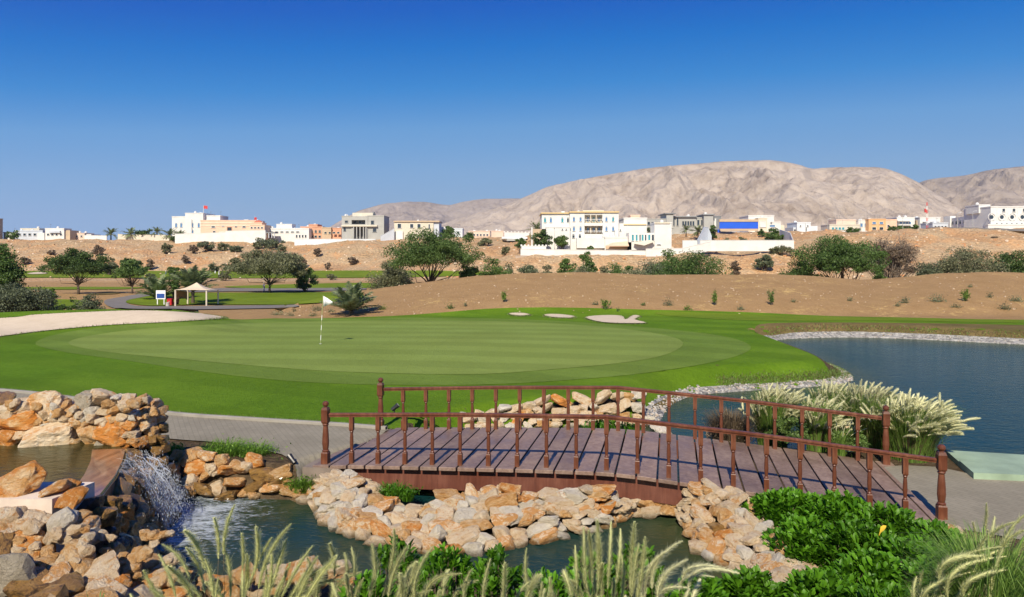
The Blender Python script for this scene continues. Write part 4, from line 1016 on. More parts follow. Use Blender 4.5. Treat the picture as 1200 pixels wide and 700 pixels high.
mb = MB(); mb.tube([(-2.8, 17.95, .13), (-2.5, 17.9, .14), (-2.2, 17.75, .14), (-1.9, 17.7, .12)], .018, 6); tag(mb.obj('cable', M['black_metal']), 'black cable on the ground behind the footbridge railing', 'cable')
# ------------------------------------------------------------------ foliage
leafmat('leaf_dark', (.034, .070, .014), (.115, .190, .042))
leafmat('leaf_green', (.050, .102, .020), (.155, .240, .058))
leafmat('leaf_olive', (.10, .11, .052), (.25, .255, .135))
leafmat('leaf_greygreen', (.075, .098, .050), (.185, .215, .115))
leafmat('leaf_bright', (.06, .12, .012), (.17, .28, .04))
leafmat('leaf_brown', (.12, .085, .055), (.29, .22, .15))
leafmat('leaf_palm', (.10, .15, .055), (.28, .34, .15))
leafmat('leaf_palm_light', (.13, .19, .08), (.36, .42, .22))
leafmat('leaf_scaevola', (.022, .092, .004), (.115, .285, .014), .45, .35, .3)
leafmat('plume_cream', (.54, .54, .30), (.86, .84, .58), .8, .2, .2)
leafmat('plume_tan', (.46, .48, .20), (.80, .80, .43), .8, .22, .2)
leafmat('grass_blade', (.070, .150, .018), (.25, .38, .08), .45, .35, .4)
leafmat('grass_dead', (.07, .05, .03), (.20, .15, .09), .8, .2, .2)
leafmat('fern_green', (.06, .14, .012), (.20, .36, .04), .5, .4, .3)
plain('bark', (.10, .075, .05), .95, .3, 4, .5); plain('bark_pale', (.22, .18, .14), .95, .3, 4, .5)

def leaf_quads(mb, C, size, up=.3, var=None, elong=1.7, mat=0, dirs=None):
    """a leaf at each centre: folded diamond, random attitude"""
    n = len(C)
    if n == 0: return
    d = rng.normal(size=(n, 3)) if dirs is None else dirs + rng.normal(size=(n, 3)) * .35
    d[:, 2] += up; d /= np.linalg.norm(d, axis=1)[:, None]
    s = np.cross(d, rng.normal(size=(n, 3))); s /= np.linalg.norm(s, axis=1)[:, None] + 1e-9
    L = (size * rng.uniform(.6, 1.3, n))[:, None]
    a = C - d * L * .5; b = C + s * L / elong * .5; c = C + d * L * .5; e = C - s * L / elong * .5
    V = np.stack([a, b, c, e], 1).reshape(-1, 3); f = np.arange(4 * n).reshape(n, 4)
    v = rng.random(n) if var is None else np.clip(var + rng.normal(size=n) * .22, 0, 1)
    mb.add(V, f, mat, np.repeat(v, 4))

def crown_points(n, K, ext, c0, shell=.55, flat=1.0, clump=.30, lower=-.3):
    """clump centres through an uneven ellipsoid, and points in each"""
    ext = np.array(ext, float); u = rng.normal(size=(K * 3, 3)); u /= np.linalg.norm(u, axis=1)[:, None]
    u = u[u[:, 2] > lower][:K]; r = rng.uniform(shell, 1.0, (len(u), 1)); C = u * r * ext * rng.uniform(.82, 1.08, (len(u), 1)) + c0
    w = rng.uniform(.5, 1.4, len(C)); k = rng.choice(len(C), n, p=w / w.sum())
    cl = clump * ext.mean() * rng.uniform(.6, 1.3, len(C))
    o = rng.normal(size=(n, 3)); o /= np.linalg.norm(o, axis=1)[:, None]; o *= rng.random((n, 1)) ** .45
    P = C[k] + o * cl[k][:, None] * [1, 1, .62 * flat]
    tone = rng.uniform(.15, .85, len(C))[k]
    return P, tone, C

def tree(name, label, cat, px, ytop, Y, wpx, mat='leaf_dark', kind='acacia', group=None, ybase=None, leaf=None, dens_=1.0, bare=0.0, lean=0.0):
    """a tree or bush standing on the ground at its bearing and distance; kind sets the build of its crown"""
    b = ground(px, Y); H = (CZ - (ytop - HZ) / F * Y) - b[2]
    if ybase is not None and kind != 'bush': pass
    H = max(H, .3); w = wpx / F * Y
    root = empty(name, tuple(b)); tag(root, label, cat, group)
    ls = leaf or max(.045, 1.9 / F * Y)
    tr = MB(); cr = MB()
    if kind == 'acacia': c0 = np.array([lean * w, 0, H * .62]); ext = (w * .49, w * .42, H * .35); low = -.5
    elif kind == 'round': c0 = np.array([0, 0, H * .56]); ext = (w * .46, w * .42, H * .42); low = -.9
    else: c0 = np.array([0, 0, H * .45]); ext = (w * .50, w * .42, H * .52); low = -.8
    area = (wpx * H / Y * F)
    K = int(np.clip(18 + area / 60, 22, 110))
    n = int(np.clip(area * 5.0 * dens_, 600, 34000))
    P, tone, C = crown_points(n, K, ext, c0, .35, 1, .27 if kind == 'acacia' else .38, low)
    keep = P[:, 2] > (.02 * H); P = P[keep]; tone = tone[keep]
    tone = tone * .6 + .4 * rng.random(len(P))
    leaf_quads(cr, P, ls, .25, tone)
    # stem and limbs
    if kind == 'acacia':
        fork = np.array([lean * w * .2, 0, H * .20]); r0 = max(.026 * H, .05)
        tr.tube([(0, 0, -.2), fork * [.3, 1, .5], fork], [r0 * 1.25, r0, r0 * .85], 7)
        for c in C[:: max(1, len(C) // 26)]:
            m = fork * .5 + c * .5 + rng.normal(size=3) * .05 * w; m[2] -= .06 * H
            tr.tube([fork, fork * .7 + m * .3 + [0, 0, .03 * H], m, c], [r0 * .55, r0 * .34, r0 * .18, r0 * .05], 5, cap=False)
    else:
        r0 = max(.03 * H, .03)
        for c in C[:: max(1, len(C) // 12)]:
            q = np.array([rng.normal() * .04 * w, rng.normal() * .04 * w, -.1]); m = q * .4 + c * .6; m[2] *= .8
            tr.tube([q, m, c], [r0 * .7, r0 * .35, r0 * .08], 4, cap=False)
    if bare:
        for c in C:
            for _ in range(int(10 * bare)):
                e = c + rng.normal(size=3) * np.array(ext) * .35; tr.tube([c * .5 + [0, 0, H * .1], c, e], [r0 * .2, r0 * .12, r0 * .05], 3, cap=False)
    tr.obj('trunk' if kind == 'acacia' else 'stem', M['bark_pale' if bare else 'bark'], root, True)
    cr.obj('crown' if kind != 'bush' else 'foliage', M[mat], root)
    return root

def frond(mb, base, az, L, elev, droop, nleaf, lw, tone, ll=.24):
    """one feather palm leaf: arched midrib with two rows of leaflets"""
    k = 9; s = np.linspace(0, 1, k); h = np.array([math.cos(az), math.sin(az), 0])
    el = elev - droop * s; dr = np.cumsum(np.c_[np.cos(el), np.sin(el)] * L / (k - 1), axis=0); dr = np.r_[[[0, 0]], dr[:-1]]
    P = base + dr[:, :1] * h + dr[:, 1:] * np.array([0, 0, 1.]); mb.tube(P, np.linspace(.022, .006, k) * max(1, L / 2), 4, 1, False)
    side = np.array([-h[1], h[0], 0]); t = np.linspace(.12, 1, nleaf); Q = np.stack([np.interp(t, s, P[:, j]) for j in range(3)], 1)
    T = np.gradient(Q, axis=0); T /= np.linalg.norm(T, axis=1)[:, None]; N = np.cross(T, side); ln = L * ll * np.sin(np.clip(t * .93 + .10, 0, 1) * pi) ** .6
    for sg in (-1, 1):
        d = side * sg * .75 + T * .62 + N * rng.uniform(-.3, .35, (nleaf, 1)); d /= np.linalg.norm(d, axis=1)[:, None]
        tip = Q + d * ln[:, None] + [0, 0, -1] * (ln[:, None] * .12); w = T * lw
        V = np.stack([Q - w, Q + w, tip], 1).reshape(-1, 3)
        mb.add(V, np.arange(3 * nleaf).reshape(nleaf, 3), 0, np.repeat(np.clip(tone + rng.normal(size=nleaf) * .15, 0, 1), 3))

def palm(label, px, ytop, Y, wpx, trunk=.0, group=None, n=26, mat='leaf_palm', nleaf=26):
    b = ground(px, Y); H = (CZ - (ytop - HZ) / F * Y) - b[2]; w = wpx / F * Y
    root = empty('palm_tree', tuple(b)); tag(root, label, 'palm tree', group)
    th = H * trunk; tr = MB(); r0 = max(.14, H * .035)
    tr.lathe([(r0 * 1.3, -.2), (r0 * 1.1, th * .4), (r0, th * .8 + .05), (r0 * 1.3, th + .12), (r0 * .6, th + .25)], n=9); tr.obj('trunk', M['bark'], root)
    cr = MB(); L = max(w * .56, (H - th) * 1.12)
    for i in range(n):
        e = rng.uniform(.55, 1.5) if trunk < .3 else rng.uniform(-.35, 1.35)
        az = i * 2.4 + rng.normal() * .2
        LL = L * rng.uniform(.8, 1.08) * (.85 + .15 * math.cos(e))
        frond(cr, np.array([0, 0, th + .12]), az, LL, e, rng.uniform(.5, .95), nleaf, .034 * L / 2 + .014 + Y * .00035, rng.uniform(.2, .9))
    cr.obj('crown', [M[mat], M['bark']], root); return root

# ---- trees of the valley, named by what they stand by
tree('broadleaf_tree', 'tall dark green tree cut off by the left edge of the picture', 'tree', 1, 284, 62, 52, 'leaf_dark', 'round', leaf=.17)
tree('large_bush', 'grey-green bush under the dark tree at the left edge', 'bush', 20, 330, 58, 78, 'leaf_greygreen', 'bush', leaf=.16)
tree('acacia_tree', 'spreading dark green acacia leaning left on the brown dirt, left of the two smaller acacias', 'tree', 92, 293, 122, 76, 'leaf_dark', 'acacia', lean=-.03)
tree('acacia_tree', 'small mid green acacia standing left of the two date palms', 'tree', 155, 304, 124, 44, 'leaf_green', 'acacia')
tree('acacia_tree', 'flat dark crown rising just behind the small mid green acacia', 'tree', 152, 300, 210, 32, 'leaf_dark', 'acacia')
palm('low date palm with grey-green fronds beside the cart path', 186, 319, 112, 30, 0, n=30)
palm('taller date palm right behind the cream shade canopy', 226, 307, 104, 48, .25, n=34)
tree('bush', 'dark green shrub between the two date palms', 'bush', 205, 308, 112, 17, 'leaf_dark', 'round')
tree('acacia_tree', 'wide grey-green acacia with the walker in white beneath it', 'tree', 316, 294, 126, 104, 'leaf_olive', 'acacia', dens_=1.3)
tree('bush', 'dark green bush under the right side of the wide grey-green acacia', 'bush', 358, 309, 133, 28, 'leaf_dark', 'bush')
tree('bush', 'round yellow-green bush on the strip of lawn at the left', 'bush', 57, 334, 76, 20, 'leaf_bright', 'round', leaf=.15)
tree('bush', 'loose grey-green bush behind the left end of the sand bunker', 'bush', 104, 346, 63, 30, 'leaf_greygreen', 'bush', leaf=.13)
tree('bush', 'small dark bush touching the loose grey-green one behind the bunker', 'bush', 86, 349, 66, 14, 'leaf_dark', 'bush', leaf=.13)
for i, px in enumerate((34, 46, 58, 70)):
    tree('hedge_plant', 'low dark hedge plant in the row behind the left sand bunker', 'hedge', px, 355, 62, 17, 'leaf_dark', 'bush', group='low hedge behind the left bunker', leaf=.12)
for i, px in enumerate((61, 68, 75, 81, 88)):
    g_ = ground(px, 59); rock(g_ + [0, 0, .12], (.5, .4, .32), 'rock_white', 'stones')
    r = ROCKS.pop(); o = bpy.data.objects.new('rock', rock_mesh(r['shape'], r['mat'])); link(o); o.location = r['pos']; o.rotation_euler = r['rot']; o.scale = r['s']
    tag(o, 'white stone in the short row below the hedge behind the left bunker', 'rock', 'white stones by the hedge')
palm('bushy young palm at the back edge of the putting green', 412, 328, 50.5, 52, .02, n=38, nleaf=30, mat='leaf_palm_light')
tree('acacia_tree', 'grey-green acacia left of the big green one on the mound crest', 'tree', 461, 303, 86, 56, 'leaf_olive', 'bush', dens_=1.2)
tree('acacia_tree', 'biggest green acacia with an open ragged crown on the crest of the mound', 'tree', 503, 267, 80, 112, 'leaf_green', 'acacia', dens_=.95, lean=.03)
tree('bush', 'dense green bush hard against the biggest acacia', 'bush', 549, 302, 84, 26, 'leaf_green', 'round')
tree('bush', 'dark green bush between the biggest acacia and the small round bush', 'bush', 578, 300, 88, 38, 'leaf_green', 'bush')
tree('bush', 'thin open bush below the terrace of grey slabs', 'bush', 598, 303, 95, 20, 'leaf_greygreen', 'bush', dens_=.5)
tree('bush', 'small round dark bush alone on the mound crest left of the villa wall', 'bush', 620, 300, 92, 25, 'leaf_greygreen', 'round')
tree('bush', 'clipped round green tree below the white villa wall, left one of two', 'tree', 664, 298, 100, 19, 'leaf_green', 'round', dens_=1.6)
tree('bush', 'pointed green tree below the white villa wall, right one of two', 'tree', 690, 294, 102, 22, 'leaf_green', 'round', dens_=1.3)
tree('bush', 'low grey-brown bush in front of the two round trees', 'bush', 684, 308, 90, 46, 'leaf_olive', 'bush')
tree('bush', 'bright green bush below the white ramped wall', 'bush', 726, 305, 94, 42, 'leaf_green', 'bush', dens_=1.2)
tree('bush', 'pale green bush behind the low grey one on the crest', 'bush', 764, 300, 97, 44, 'leaf_greygreen', 'bush', dens_=1.1)
tree('bush', 'low grey-olive bush left of the wide dark green acacia', 'bush', 745, 312, 86, 58, 'leaf_olive', 'bush')
tree('acacia_tree', 'wide low dark green acacia reaching to the ground below the blue panel', 'tree', 806, 294, 88, 90, 'leaf_dark', 'bush', dens_=1.4)
tree('acacia_tree', 'dark green acacia with several trunks on the mound, right of the white wall end', 'tree', 985, 273, 84, 104, 'leaf_dark', 'acacia', dens_=1.15)
tree('bush', 'mid green bush at the left foot of the many-trunked acacia', 'bush', 940, 300, 86, 52, 'leaf_green', 'bush', dens_=1.2)
tree('bush', 'small rounded green bush at the right foot of the many-trunked acacia', 'bush', 1030, 306, 88, 16, 'leaf_green', 'round')
tree('dry_tree', 'bare brownish tree fanning out behind the many-trunked acacia', 'tree', 1040, 276, 105, 62, 'leaf_brown', 'acacia', dens_=.55, bare=.5, lean=.08)
tree('bush', 'grey-green bush at the left end of the dark thicket on the right', 'bush', 1087, 304, 86, 36, 'leaf_greygreen', 'bush', dens_=1.1)
tree('large_bush', 'long dark olive thicket on the crest of the mound at the right', 'bush', 1135, 290, 90, 82, 'leaf_olive', 'bush', dens_=1.4)
tree('large_bush', 'dark thicket reaching the right edge of the picture', 'bush', 1190, 289, 92, 60, 'leaf_dark', 'bush', dens_=1.1)
for px, yt, Y, w, m, lab in ((8, 322, 70, 34, 'leaf_dark', 'dark green bush filling the left edge above the low hedge'), (128, 300, 240, 20, 'leaf_olive', 'olive scrub tree on the far fairway edge, right of the leaning acacia'), (176, 318, 150, 18, 'leaf_greygreen', 'grey-green bush between the small acacia and the low date palm'),
    (264, 318, 200, 16, 'leaf_olive', 'olive bush on the far fairway left of the wide grey-green acacia'), (388, 321, 205, 14, 'leaf_olive', 'olive bush on the far fairway right of the wide grey-green acacia'), (640, 304, 95, 22, 'leaf_olive', 'olive bush between the small dark bush and the clipped round tree'),
    (712, 300, 104, 20, 'leaf_olive', 'thin olive bush beside the pointed green tree under the villa wall'), (783, 292, 104, 30, 'leaf_green', 'green bush in front of the white ramped wall'), (1066, 316, 88, 16, 'leaf_olive', 'small olive bush between the many-trunked acacia and the right thicket'), (1108, 298, 90, 40, 'leaf_olive', 'olive bush at the left shoulder of the dark thicket')):
    tree('bush', lab, 'bush', px, yt, Y, w, m, 'bush', dens_=1.2)
# scrub on the terrace slope
SC = [(895, 296, 210, 20, 'leaf_greygreen'), (915, 288, 222, 24, 'leaf_olive'), (862, 303, 205, 8, 'leaf_brown'), (115, 286, 300, 12, 'leaf_brown'), (195, 283, 305, 10, 'leaf_olive'), (227, 286, 302, 10, 'leaf_brown'), (241, 282, 304, 18, 'leaf_greygreen'), (262, 283, 308, 11, 'leaf_olive'),
      (277, 286, 302, 14, 'leaf_greygreen'), (217, 297, 285, 7, 'leaf_brown'), (176, 302, 278, 7, 'leaf_brown'), (120, 309, 272, 12, 'leaf_olive'), (250, 308, 270, 13, 'leaf_olive'), (275, 305, 272, 22, 'leaf_olive'), (301, 282, 312, 10, 'leaf_olive'), (317, 279, 318, 26, 'leaf_greygreen'),
      (329, 285, 305, 9, 'leaf_olive'), (372, 289, 292, 7, 'leaf_brown'), (356, 299, 278, 5, 'leaf_brown'), (413, 298, 275, 9, 'leaf_brown'), (384, 305, 266, 5, 'leaf_brown'), (569, 277, 258, 16, 'leaf_olive'), (592, 287, 232, 9, 'leaf_olive'), (1052, 310, 199, 7, 'leaf_brown'), (1165, 282, 240, 6, 'leaf_brown'),
      (1180, 295, 215, 10, 'leaf_olive'), (30, 299, 285, 9, 'leaf_brown'), (60, 292, 296, 7, 'leaf_brown')]
seen = {}
for px, yt, Y, w, m in SC:
    side = 'left' if px < 450 else 'middle' if px < 800 else 'right'
    tone_ = {'leaf_brown': 'dry brown', 'leaf_olive': 'olive', 'leaf_greygreen': 'grey-green'}[m]
    tree('desert_shrub', '%s desert shrub on the rubble slope %s' % (tone_, {'left': 'under the houses at the left', 'middle': 'left of the villa terrace', 'right': 'right of the villa'}[side]), 'shrub', px, yt + 1, Y, w * 1.35, m, 'bush', group='desert shrubs on the rubble slope', dens_=1.4)
# weeds on the mound
WD = [(590, 343, 53, 9, 14, 'leaf_bright', 'yellow-green sapling standing up on the bare mound'), (709, 352, 51, 12, 14, 'leaf_bright', 'thin yellowish weed on the mound above the small bunkers'), (838, 347, 52, 12, 19, 'leaf_bright', 'tall thin yellowish weed on the mound, right of the small bunkers'),
      (904, 349, 52, 12, 18, 'leaf_green', 'upright leafy weed on the mound above the lawn corner'), (1132, 350, 53, 14, 16, 'leaf_bright', 'yellowish leafy weed near the right end of the mound'),
      (783, 355, 52, 12, 8, 'leaf_greygreen', ''), (697, 355, 52, 8, 4, 'leaf_greygreen', ''), (754, 358, 52, 6, 4, 'leaf_green', ''), (724, 361, 50.6, 4, 5, 'leaf_green', ''), (1060, 355, 53, 10, 8, 'leaf_greygreen', ''), (1098, 354, 53, 18, 8, 'leaf_greygreen', ''), (1190, 355, 53, 16, 7, 'leaf_greygreen', ''),
      (1178, 363, 51, 14, 8, 'leaf_olive', ''), (1120, 362, 51.4, 12, 5, 'leaf_olive', ''), (1137, 334, 58, 6, 4, 'leaf_olive', ''), (1160, 354, 54, 8, 6, 'leaf_olive', ''), (1052, 360, 52, 6, 5, 'leaf_olive', ''), (372, 351, 56, 14, 8, 'leaf_olive', ''), (388, 357, 53, 8, 5, 'leaf_olive', ''), (345, 350, 60, 6, 5, 'leaf_olive', ''),
      (326, 360, 55, 16, 6, 'leaf_olive', ''), (340, 363, 53, 10, 5, 'leaf_olive', ''), (367, 364, 51, 9, 5, 'leaf_olive', ''), (448, 360, 52, 10, 5, 'leaf_bright', ''), (528, 361, 51.5, 9, 6, 'leaf_green', ''), (545, 360, 52, 5, 4, 'leaf_olive', ''), (806, 362, 51, 10, 6, 'leaf_bright', ''), (996, 350, 54, 7, 5, 'leaf_olive', ''), (930, 356, 53, 6, 4, 'leaf_olive', ''), (868, 362, 51, 7, 5, 'leaf_olive', '')]
for px, yt, Y, w, h, m, lab in WD:
    b = ground(px, Y); root = empty('weed', tuple(b)); tag(root, lab or 'low %s tuft of weeds on the bare brown mound' % {'leaf_greygreen': 'grey-green', 'leaf_olive': 'olive', 'leaf_green': 'green', 'leaf_bright': 'light green'}[m], 'weed', None if lab else 'weeds on the mound')
    mb = MB(); ww = w / F * Y; hh = h / F * Y; n = int(w * h * 2.2) + 40
    if lab:
        for _ in range(5):
            q = rng.normal(size=3) * [ww * .22, ww * .22, 0] + [0, 0, hh * rng.uniform(.6, 1.0)]; mb.tube([(0, 0, -.02), q * .5, q], .012, 4, 1)
            k = n // 7; u = rng.random((k, 1)); leaf_quads(mb, q * (u * .7 + .3) + rng.normal(size=(k, 3)) * .07, .11, .3)
    else:
        P = rng.normal(size=(n, 3)) * [ww * .26, ww * .2, 0]; P[:, 2] = np.abs(rng.normal(size=n)) * hh * .45; leaf_quads(mb, P, .09, .6)
    mb.obj('foliage', [M[m], M['bark']], root)

# ------------------------------------------------------------------ tussock grasses with plumes
def blades(mb, n, H, spread, w, bend, lean=(0, 0), seg=5, tone=(0, 1), mat=0, r0=.08):
    az = rng.uniform(0, 2 * pi, n); out = rng.uniform(.15, 1, n) * spread; h = H * rng.uniform(.6, 1.05, n)
    s = np.linspace(0, 1, seg + 1)
    base = np.stack([np.cos(az), np.sin(az)], 1) * (rng.random((n, 1)) ** .5) * r0
    dirx = np.cos(az) * out + lean[0] * h; diry = np.sin(az) * out + lean[1] * h
    X = base[:, :1] + dirx[:, None] * s ** bend; Y = base[:, 1:] + diry[:, None] * s ** bend
    Z = h[:, None] * np.sin(s * pi * .5 * rng.uniform(.75, 1.25, (n, 1)))
    P = np.stack([X, Y, Z], -1)
    sd = np.stack([-np.sin(az + rng.normal(size=n) * .6), np.cos(az), np.zeros(n)], 1); sd /= np.linalg.norm(sd, axis=1)[:, None]
    wd = w * (1 - s) ** .7 * rng.uniform(.7, 1.2, (n, 1)) + .0006
    L = P - sd[:, None] * wd[..., None]; R = P + sd[:, None] * wd[..., None]
    V = np.stack([L, R], 2).reshape(n, -1, 3); m = (seg + 1) * 2
    q = np.array([[2 * i, 2 * i + 1, 2 * i + 3, 2 * i + 2] for i in range(seg)])
    f = (q[None] + (np.arange(n) * m)[:, None, None]).reshape(-1, 4)
    v = np.repeat(rng.uniform(tone[0], tone[1], n), m)
    mb.add(V.reshape(-1, 3), f, mat, v)

def plume(mb, st, root_p, h, dirxy, reach, L, rad, nb, droop=.5, mat=0, stem_mat=1, bl=.03, core=True):
    """an arching stalk that ends in a bottle-brush flower head"""
    d = np.array([dirxy[0], dirxy[1], 0.]); s = np.linspace(0, 1, 12)
    P = root_p + d * reach * (s ** 1.7)[:, None] + np.array([0, 0, 1.]) * (h * np.sin(s * pi * .5 * .66) / math.sin(pi * .33))[:, None]
    st.tube(P, np.linspace(.0022, .0012, 12), 3, stem_mat, False, .5)
    T = P[-1] - P[-2]; T /= np.linalg.norm(T); k = 7; pts = [P[-1]]
    for i in range(k):
        T = T + np.array([d[0] * .07 + .035, d[1] * .05, -.11 * droop]); T /= np.linalg.norm(T); pts.append(pts[-1] + T * L / k)
    pts = np.array(pts); ss = np.linspace(0, 1, k + 1)
    if core: mb.tube(pts, rad * .42 * np.sin(np.clip(ss * .94 + .06, 0, 1) * pi) ** .5 + .001, 5, mat, False, .35)
    u = rng.random(nb); C = np.stack([np.interp(u, ss, pts[:, j]) for j in range(3)], 1)
    Tn = np.gradient(pts, axis=0); Tn = np.stack([np.interp(u, ss, Tn[:, j]) for j in range(3)], 1); Tn /= np.linalg.norm(Tn, axis=1)[:, None]
    r = rng.normal(size=(nb, 3)); r -= (r * Tn).sum(1)[:, None] * Tn; r /= np.linalg.norm(r, axis=1)[:, None]
    env = (np.sin(np.clip(u * .9 + .08, 0, 1) * pi) ** .6)[:, None]
    tip = C + (r * rad + Tn * bl) * env * rng.uniform(.7, 1.3, (nb, 1))
    sd = np.cross(Tn, r) * (.0022 + rad * .09)
    V = np.stack([C - sd, C + sd, tip], 1).reshape(-1, 3)
    mb.add(V, np.arange(3 * nb).reshape(nb, 3), mat, np.repeat(rng.random(nb), 3))

def tussock(label, base, H, nbl, spread, plumes, bw=.006, lean=(0, 0), mats=('grass_blade', 'plume_cream', 'grass_dead'), group=None, dead=0, name='fountain_grass', cat='ornamental grass', r0=.08):
    root = empty(name, tuple(base)); tag(root, label, cat, group)
    mb = MB(); blades(mb, nbl, H, spread, bw, 1.4, lean, tone=(0, 1), r0=r0)
    if dead: blades(mb, dead, H * .7, spread * .9, bw, 1.2, lean, mat=1, r0=r0)
    mb.obj('blades', [M[mats[0]], M[mats[2]]], root)
    pm = MB()
    for p in plumes: plume(pm, pm, **p)
    if plumes: pm.obj('plumes', [M[mats[1]], M[mats[0]]], root)
    return root

# big pale tussocks between the bridge and the lake; wind leans them to the right
def big_tussock(px, ytop, Y, wpx, label, npl=70, dead=260):
    b = ground(px, Y); b[2] = max(b[2], -.35); H = (CZ - (ytop - 9 - HZ) / F * Y) - b[2]; w = wpx * 1.12 / F * Y
    pl = []; npl = int(npl * 3.2)
    for _ in range(npl):
        a = rng.uniform(0, 2 * pi); rr = rng.uniform(.1, 1) ** .6; dx, dy = math.cos(a) * rr * 1.0 + .20, math.sin(a) * rr * .8 - .05
        hh = H * (1.0 - .26 * rr * rr) * rng.uniform(.84, 1.0)
        pl.append(dict(root_p=rng.normal(size=3) * [w * .12, w * .1, 0], h=max(.3, hh - .34), dirxy=(dx, dy), reach=w * .24 * rng.uniform(.8, 1.1), L=.36 * rng.uniform(.7, 1.25), rad=.040, nb=300, droop=.45, bl=.09))
    return tussock(label, b, H * .84, 2600, w * .40, pl, .0055, (.05, 0), dead=dead, r0=w * .22)
big_tussock(905, 457, 16.3, 62, 'pale plumed grass clump farthest left behind the footbridge, above the dry brown bush', 60)
big_tussock(958, 470, 15.9, 46, 'plumed grass clump half hidden behind the two taller ones near the rocks', 40)
big_tussock(975, 453, 17.0, 66, 'plumed grass clump with green base, second from the left behind the footbridge', 60)
big_tussock(1018, 455, 16.3, 74, 'tall plumed grass clump just left of the far right bridge post', 75)
big_tussock(1066, 468, 15.3, 92, 'widest plumed grass clump, beside the green ledge at the right', 120, 500)
tussock('short clump of dry straw coloured grass heads in front of the rocks behind the footbridge', ground(985, 15.2), .65, 260, .35, [dict(root_p=rng.normal(size=3) * [.12, .1, 0], h=.62 * rng.uniform(.8, 1.1), dirxy=(rng.uniform(-.4, .8), rng.uniform(-.5, .5)), reach=.22, L=.2, rad=.014, nb=70, droop=.4) for _ in range(26)], .005, (.1, 0))
# dry twiggy bush
b = ground(856, 16.2); b[2] = max(b[2], -.45); root = empty('dry_bush', tuple(b)); tag(root, 'dry brown twiggy bush behind the footbridge, left of the plumed grasses', 'bush')
mb = MB(); blades(mb, 2600, 1.02, .62, .0045, 1.2, (0, 0), seg=4, r0=.22, mat=0); mb.obj('twigs', M['grass_dead'], root)
mb = MB(); P = rng.normal(size=(1500, 3)) * [.33, .3, .25] + [0, 0, .55]; leaf_quads(mb, P, .035, .2, elong=2.4); mb.obj('foliage', M['leaf_brown'], root)
for px, Y, w, lab in ((925, 15.4, .55, 'green leafy bush at the foot of the plumed grasses, behind the middle baluster'), (1000, 15.2, .5, 'green leafy bush between the dry straw clump and the tall plumed grass')):
    b = ground(px, Y); b[2] = max(b[2], -.4); root = empty('leafy_bush', tuple(b)); tag(root, lab, 'bush'); mb = MB()
    P, tone, C = crown_points(2600, 26, (w, w * .8, .42), np.array([0, 0, .38]), .3, 1, .3, -.6); leaf_quads(mb, P, .06, .4, tone); mb.obj('foliage', M['leaf_green'], root)

# ------------------------------------------------------------------ paddle-leaved shrubs
def paddle_leaves(mb, C, D, L, W, tone):
    """thick spoon-shaped leaves: C base, D direction; six faces each"""
    n = len(C); D = D / np.linalg.norm(D, axis=1)[:, None]
    S = np.cross(D, np.array([0, 0, 1.]) + rng.normal(size=(n, 3)) * .25); S /= np.linalg.norm(S, axis=1)[:, None] + 1e-9; N = np.cross(S, D)
    prof = [(0, .10, 0), (.35, .34, .02), (.70, 1.0, .0), (.90, .80, -.05), (1.0, .18, -.10)]
    V = []
    for u, w, c in prof:
        c0 = C + D * (L * u)[:, None] + N * (L * (c - .10 * u * u))[:, None]
        V += [c0 - S * (W * w)[:, None] + N * (W * w * .35)[:, None], c0, c0 + S * (W * w)[:, None] + N * (W * w * .35)[:, None]]
    V = np.stack(V, 1); m = 15
    q = []
    for i in range(4):
        a = 3 * i; q += [[a, a + 1, a + 4, a + 3], [a + 1, a + 2, a + 5, a + 4]]
    f = (np.array(q)[None] + (np.arange(n) * m)[:, None, None]).reshape(-1, 4)
    mb.add(V.reshape(-1, 3), f, 0, np.repeat(tone, m))
def scaevola(label, base, w, d, h, nshoot, L=.12, group=None, rz=0):
    root = empty('leafy_shrub', tuple(base), rz); tag(root, label, 'shrub', group)
    mb = MB(); st = MB()
    for _ in range(nshoot):
        a = rng.uniform(0, 2 * pi); r = rng.random() ** .5; x, y = math.cos(a) * r * w / 2, math.sin(a) * r * d / 2
        z = h * (1 - .55 * r**2.2) * (rng.uniform(.86, 1.06) if rng.random() < .7 else rng.uniform(.4, .85)); out = np.array([math.cos(a) * r * .55, math.sin(a) * r * .55, 1.0]) + rng.normal(size=3) * [.2, .2, .0]; out /= np.linalg.norm(out)
        tip = np.array([x, y, z]); st.tube([(x * .35, y * .35, -.1), tip * [.8, .8, .5], tip - out * .03], [.009, .007, .005], 4, 0, False)
        k = int(rng.integers(9, 13)); az = np.arange(k) * 2.4 + rng.uniform(0, 6); lv = np.arange(k) / k
        e1 = np.cross(out, [0, 1, 0.1]); e1 /= np.linalg.norm(e1); e2 = np.cross(out, e1)
        rad = (np.cos(az)[:, None] * e1 + np.sin(az)[:, None] * e2)
        D = rad * (.72 - .50 * lv)[:, None] + out * (.80 + .65 * lv)[:, None] + np.array([0, 0, .25]) + rng.normal(size=(k, 3)) * .12
        C = tip - out * ((1 - lv) * .12)[:, None]; tone = np.clip(rng.uniform(.15, .75) + .3 * lv + rng.normal(size=k) * .15, 0, 1)
        paddle_leaves(mb, C, D, L * rng.uniform(.75, 1.15, k), L * .17 * rng.uniform(.8, 1.2, k), tone)
    mb.obj('foliage', M['leaf_scaevola'], root, True); st.obj('stems', M['bark'], root); return root
GS = 'glossy green shrubs right of the stone bank'
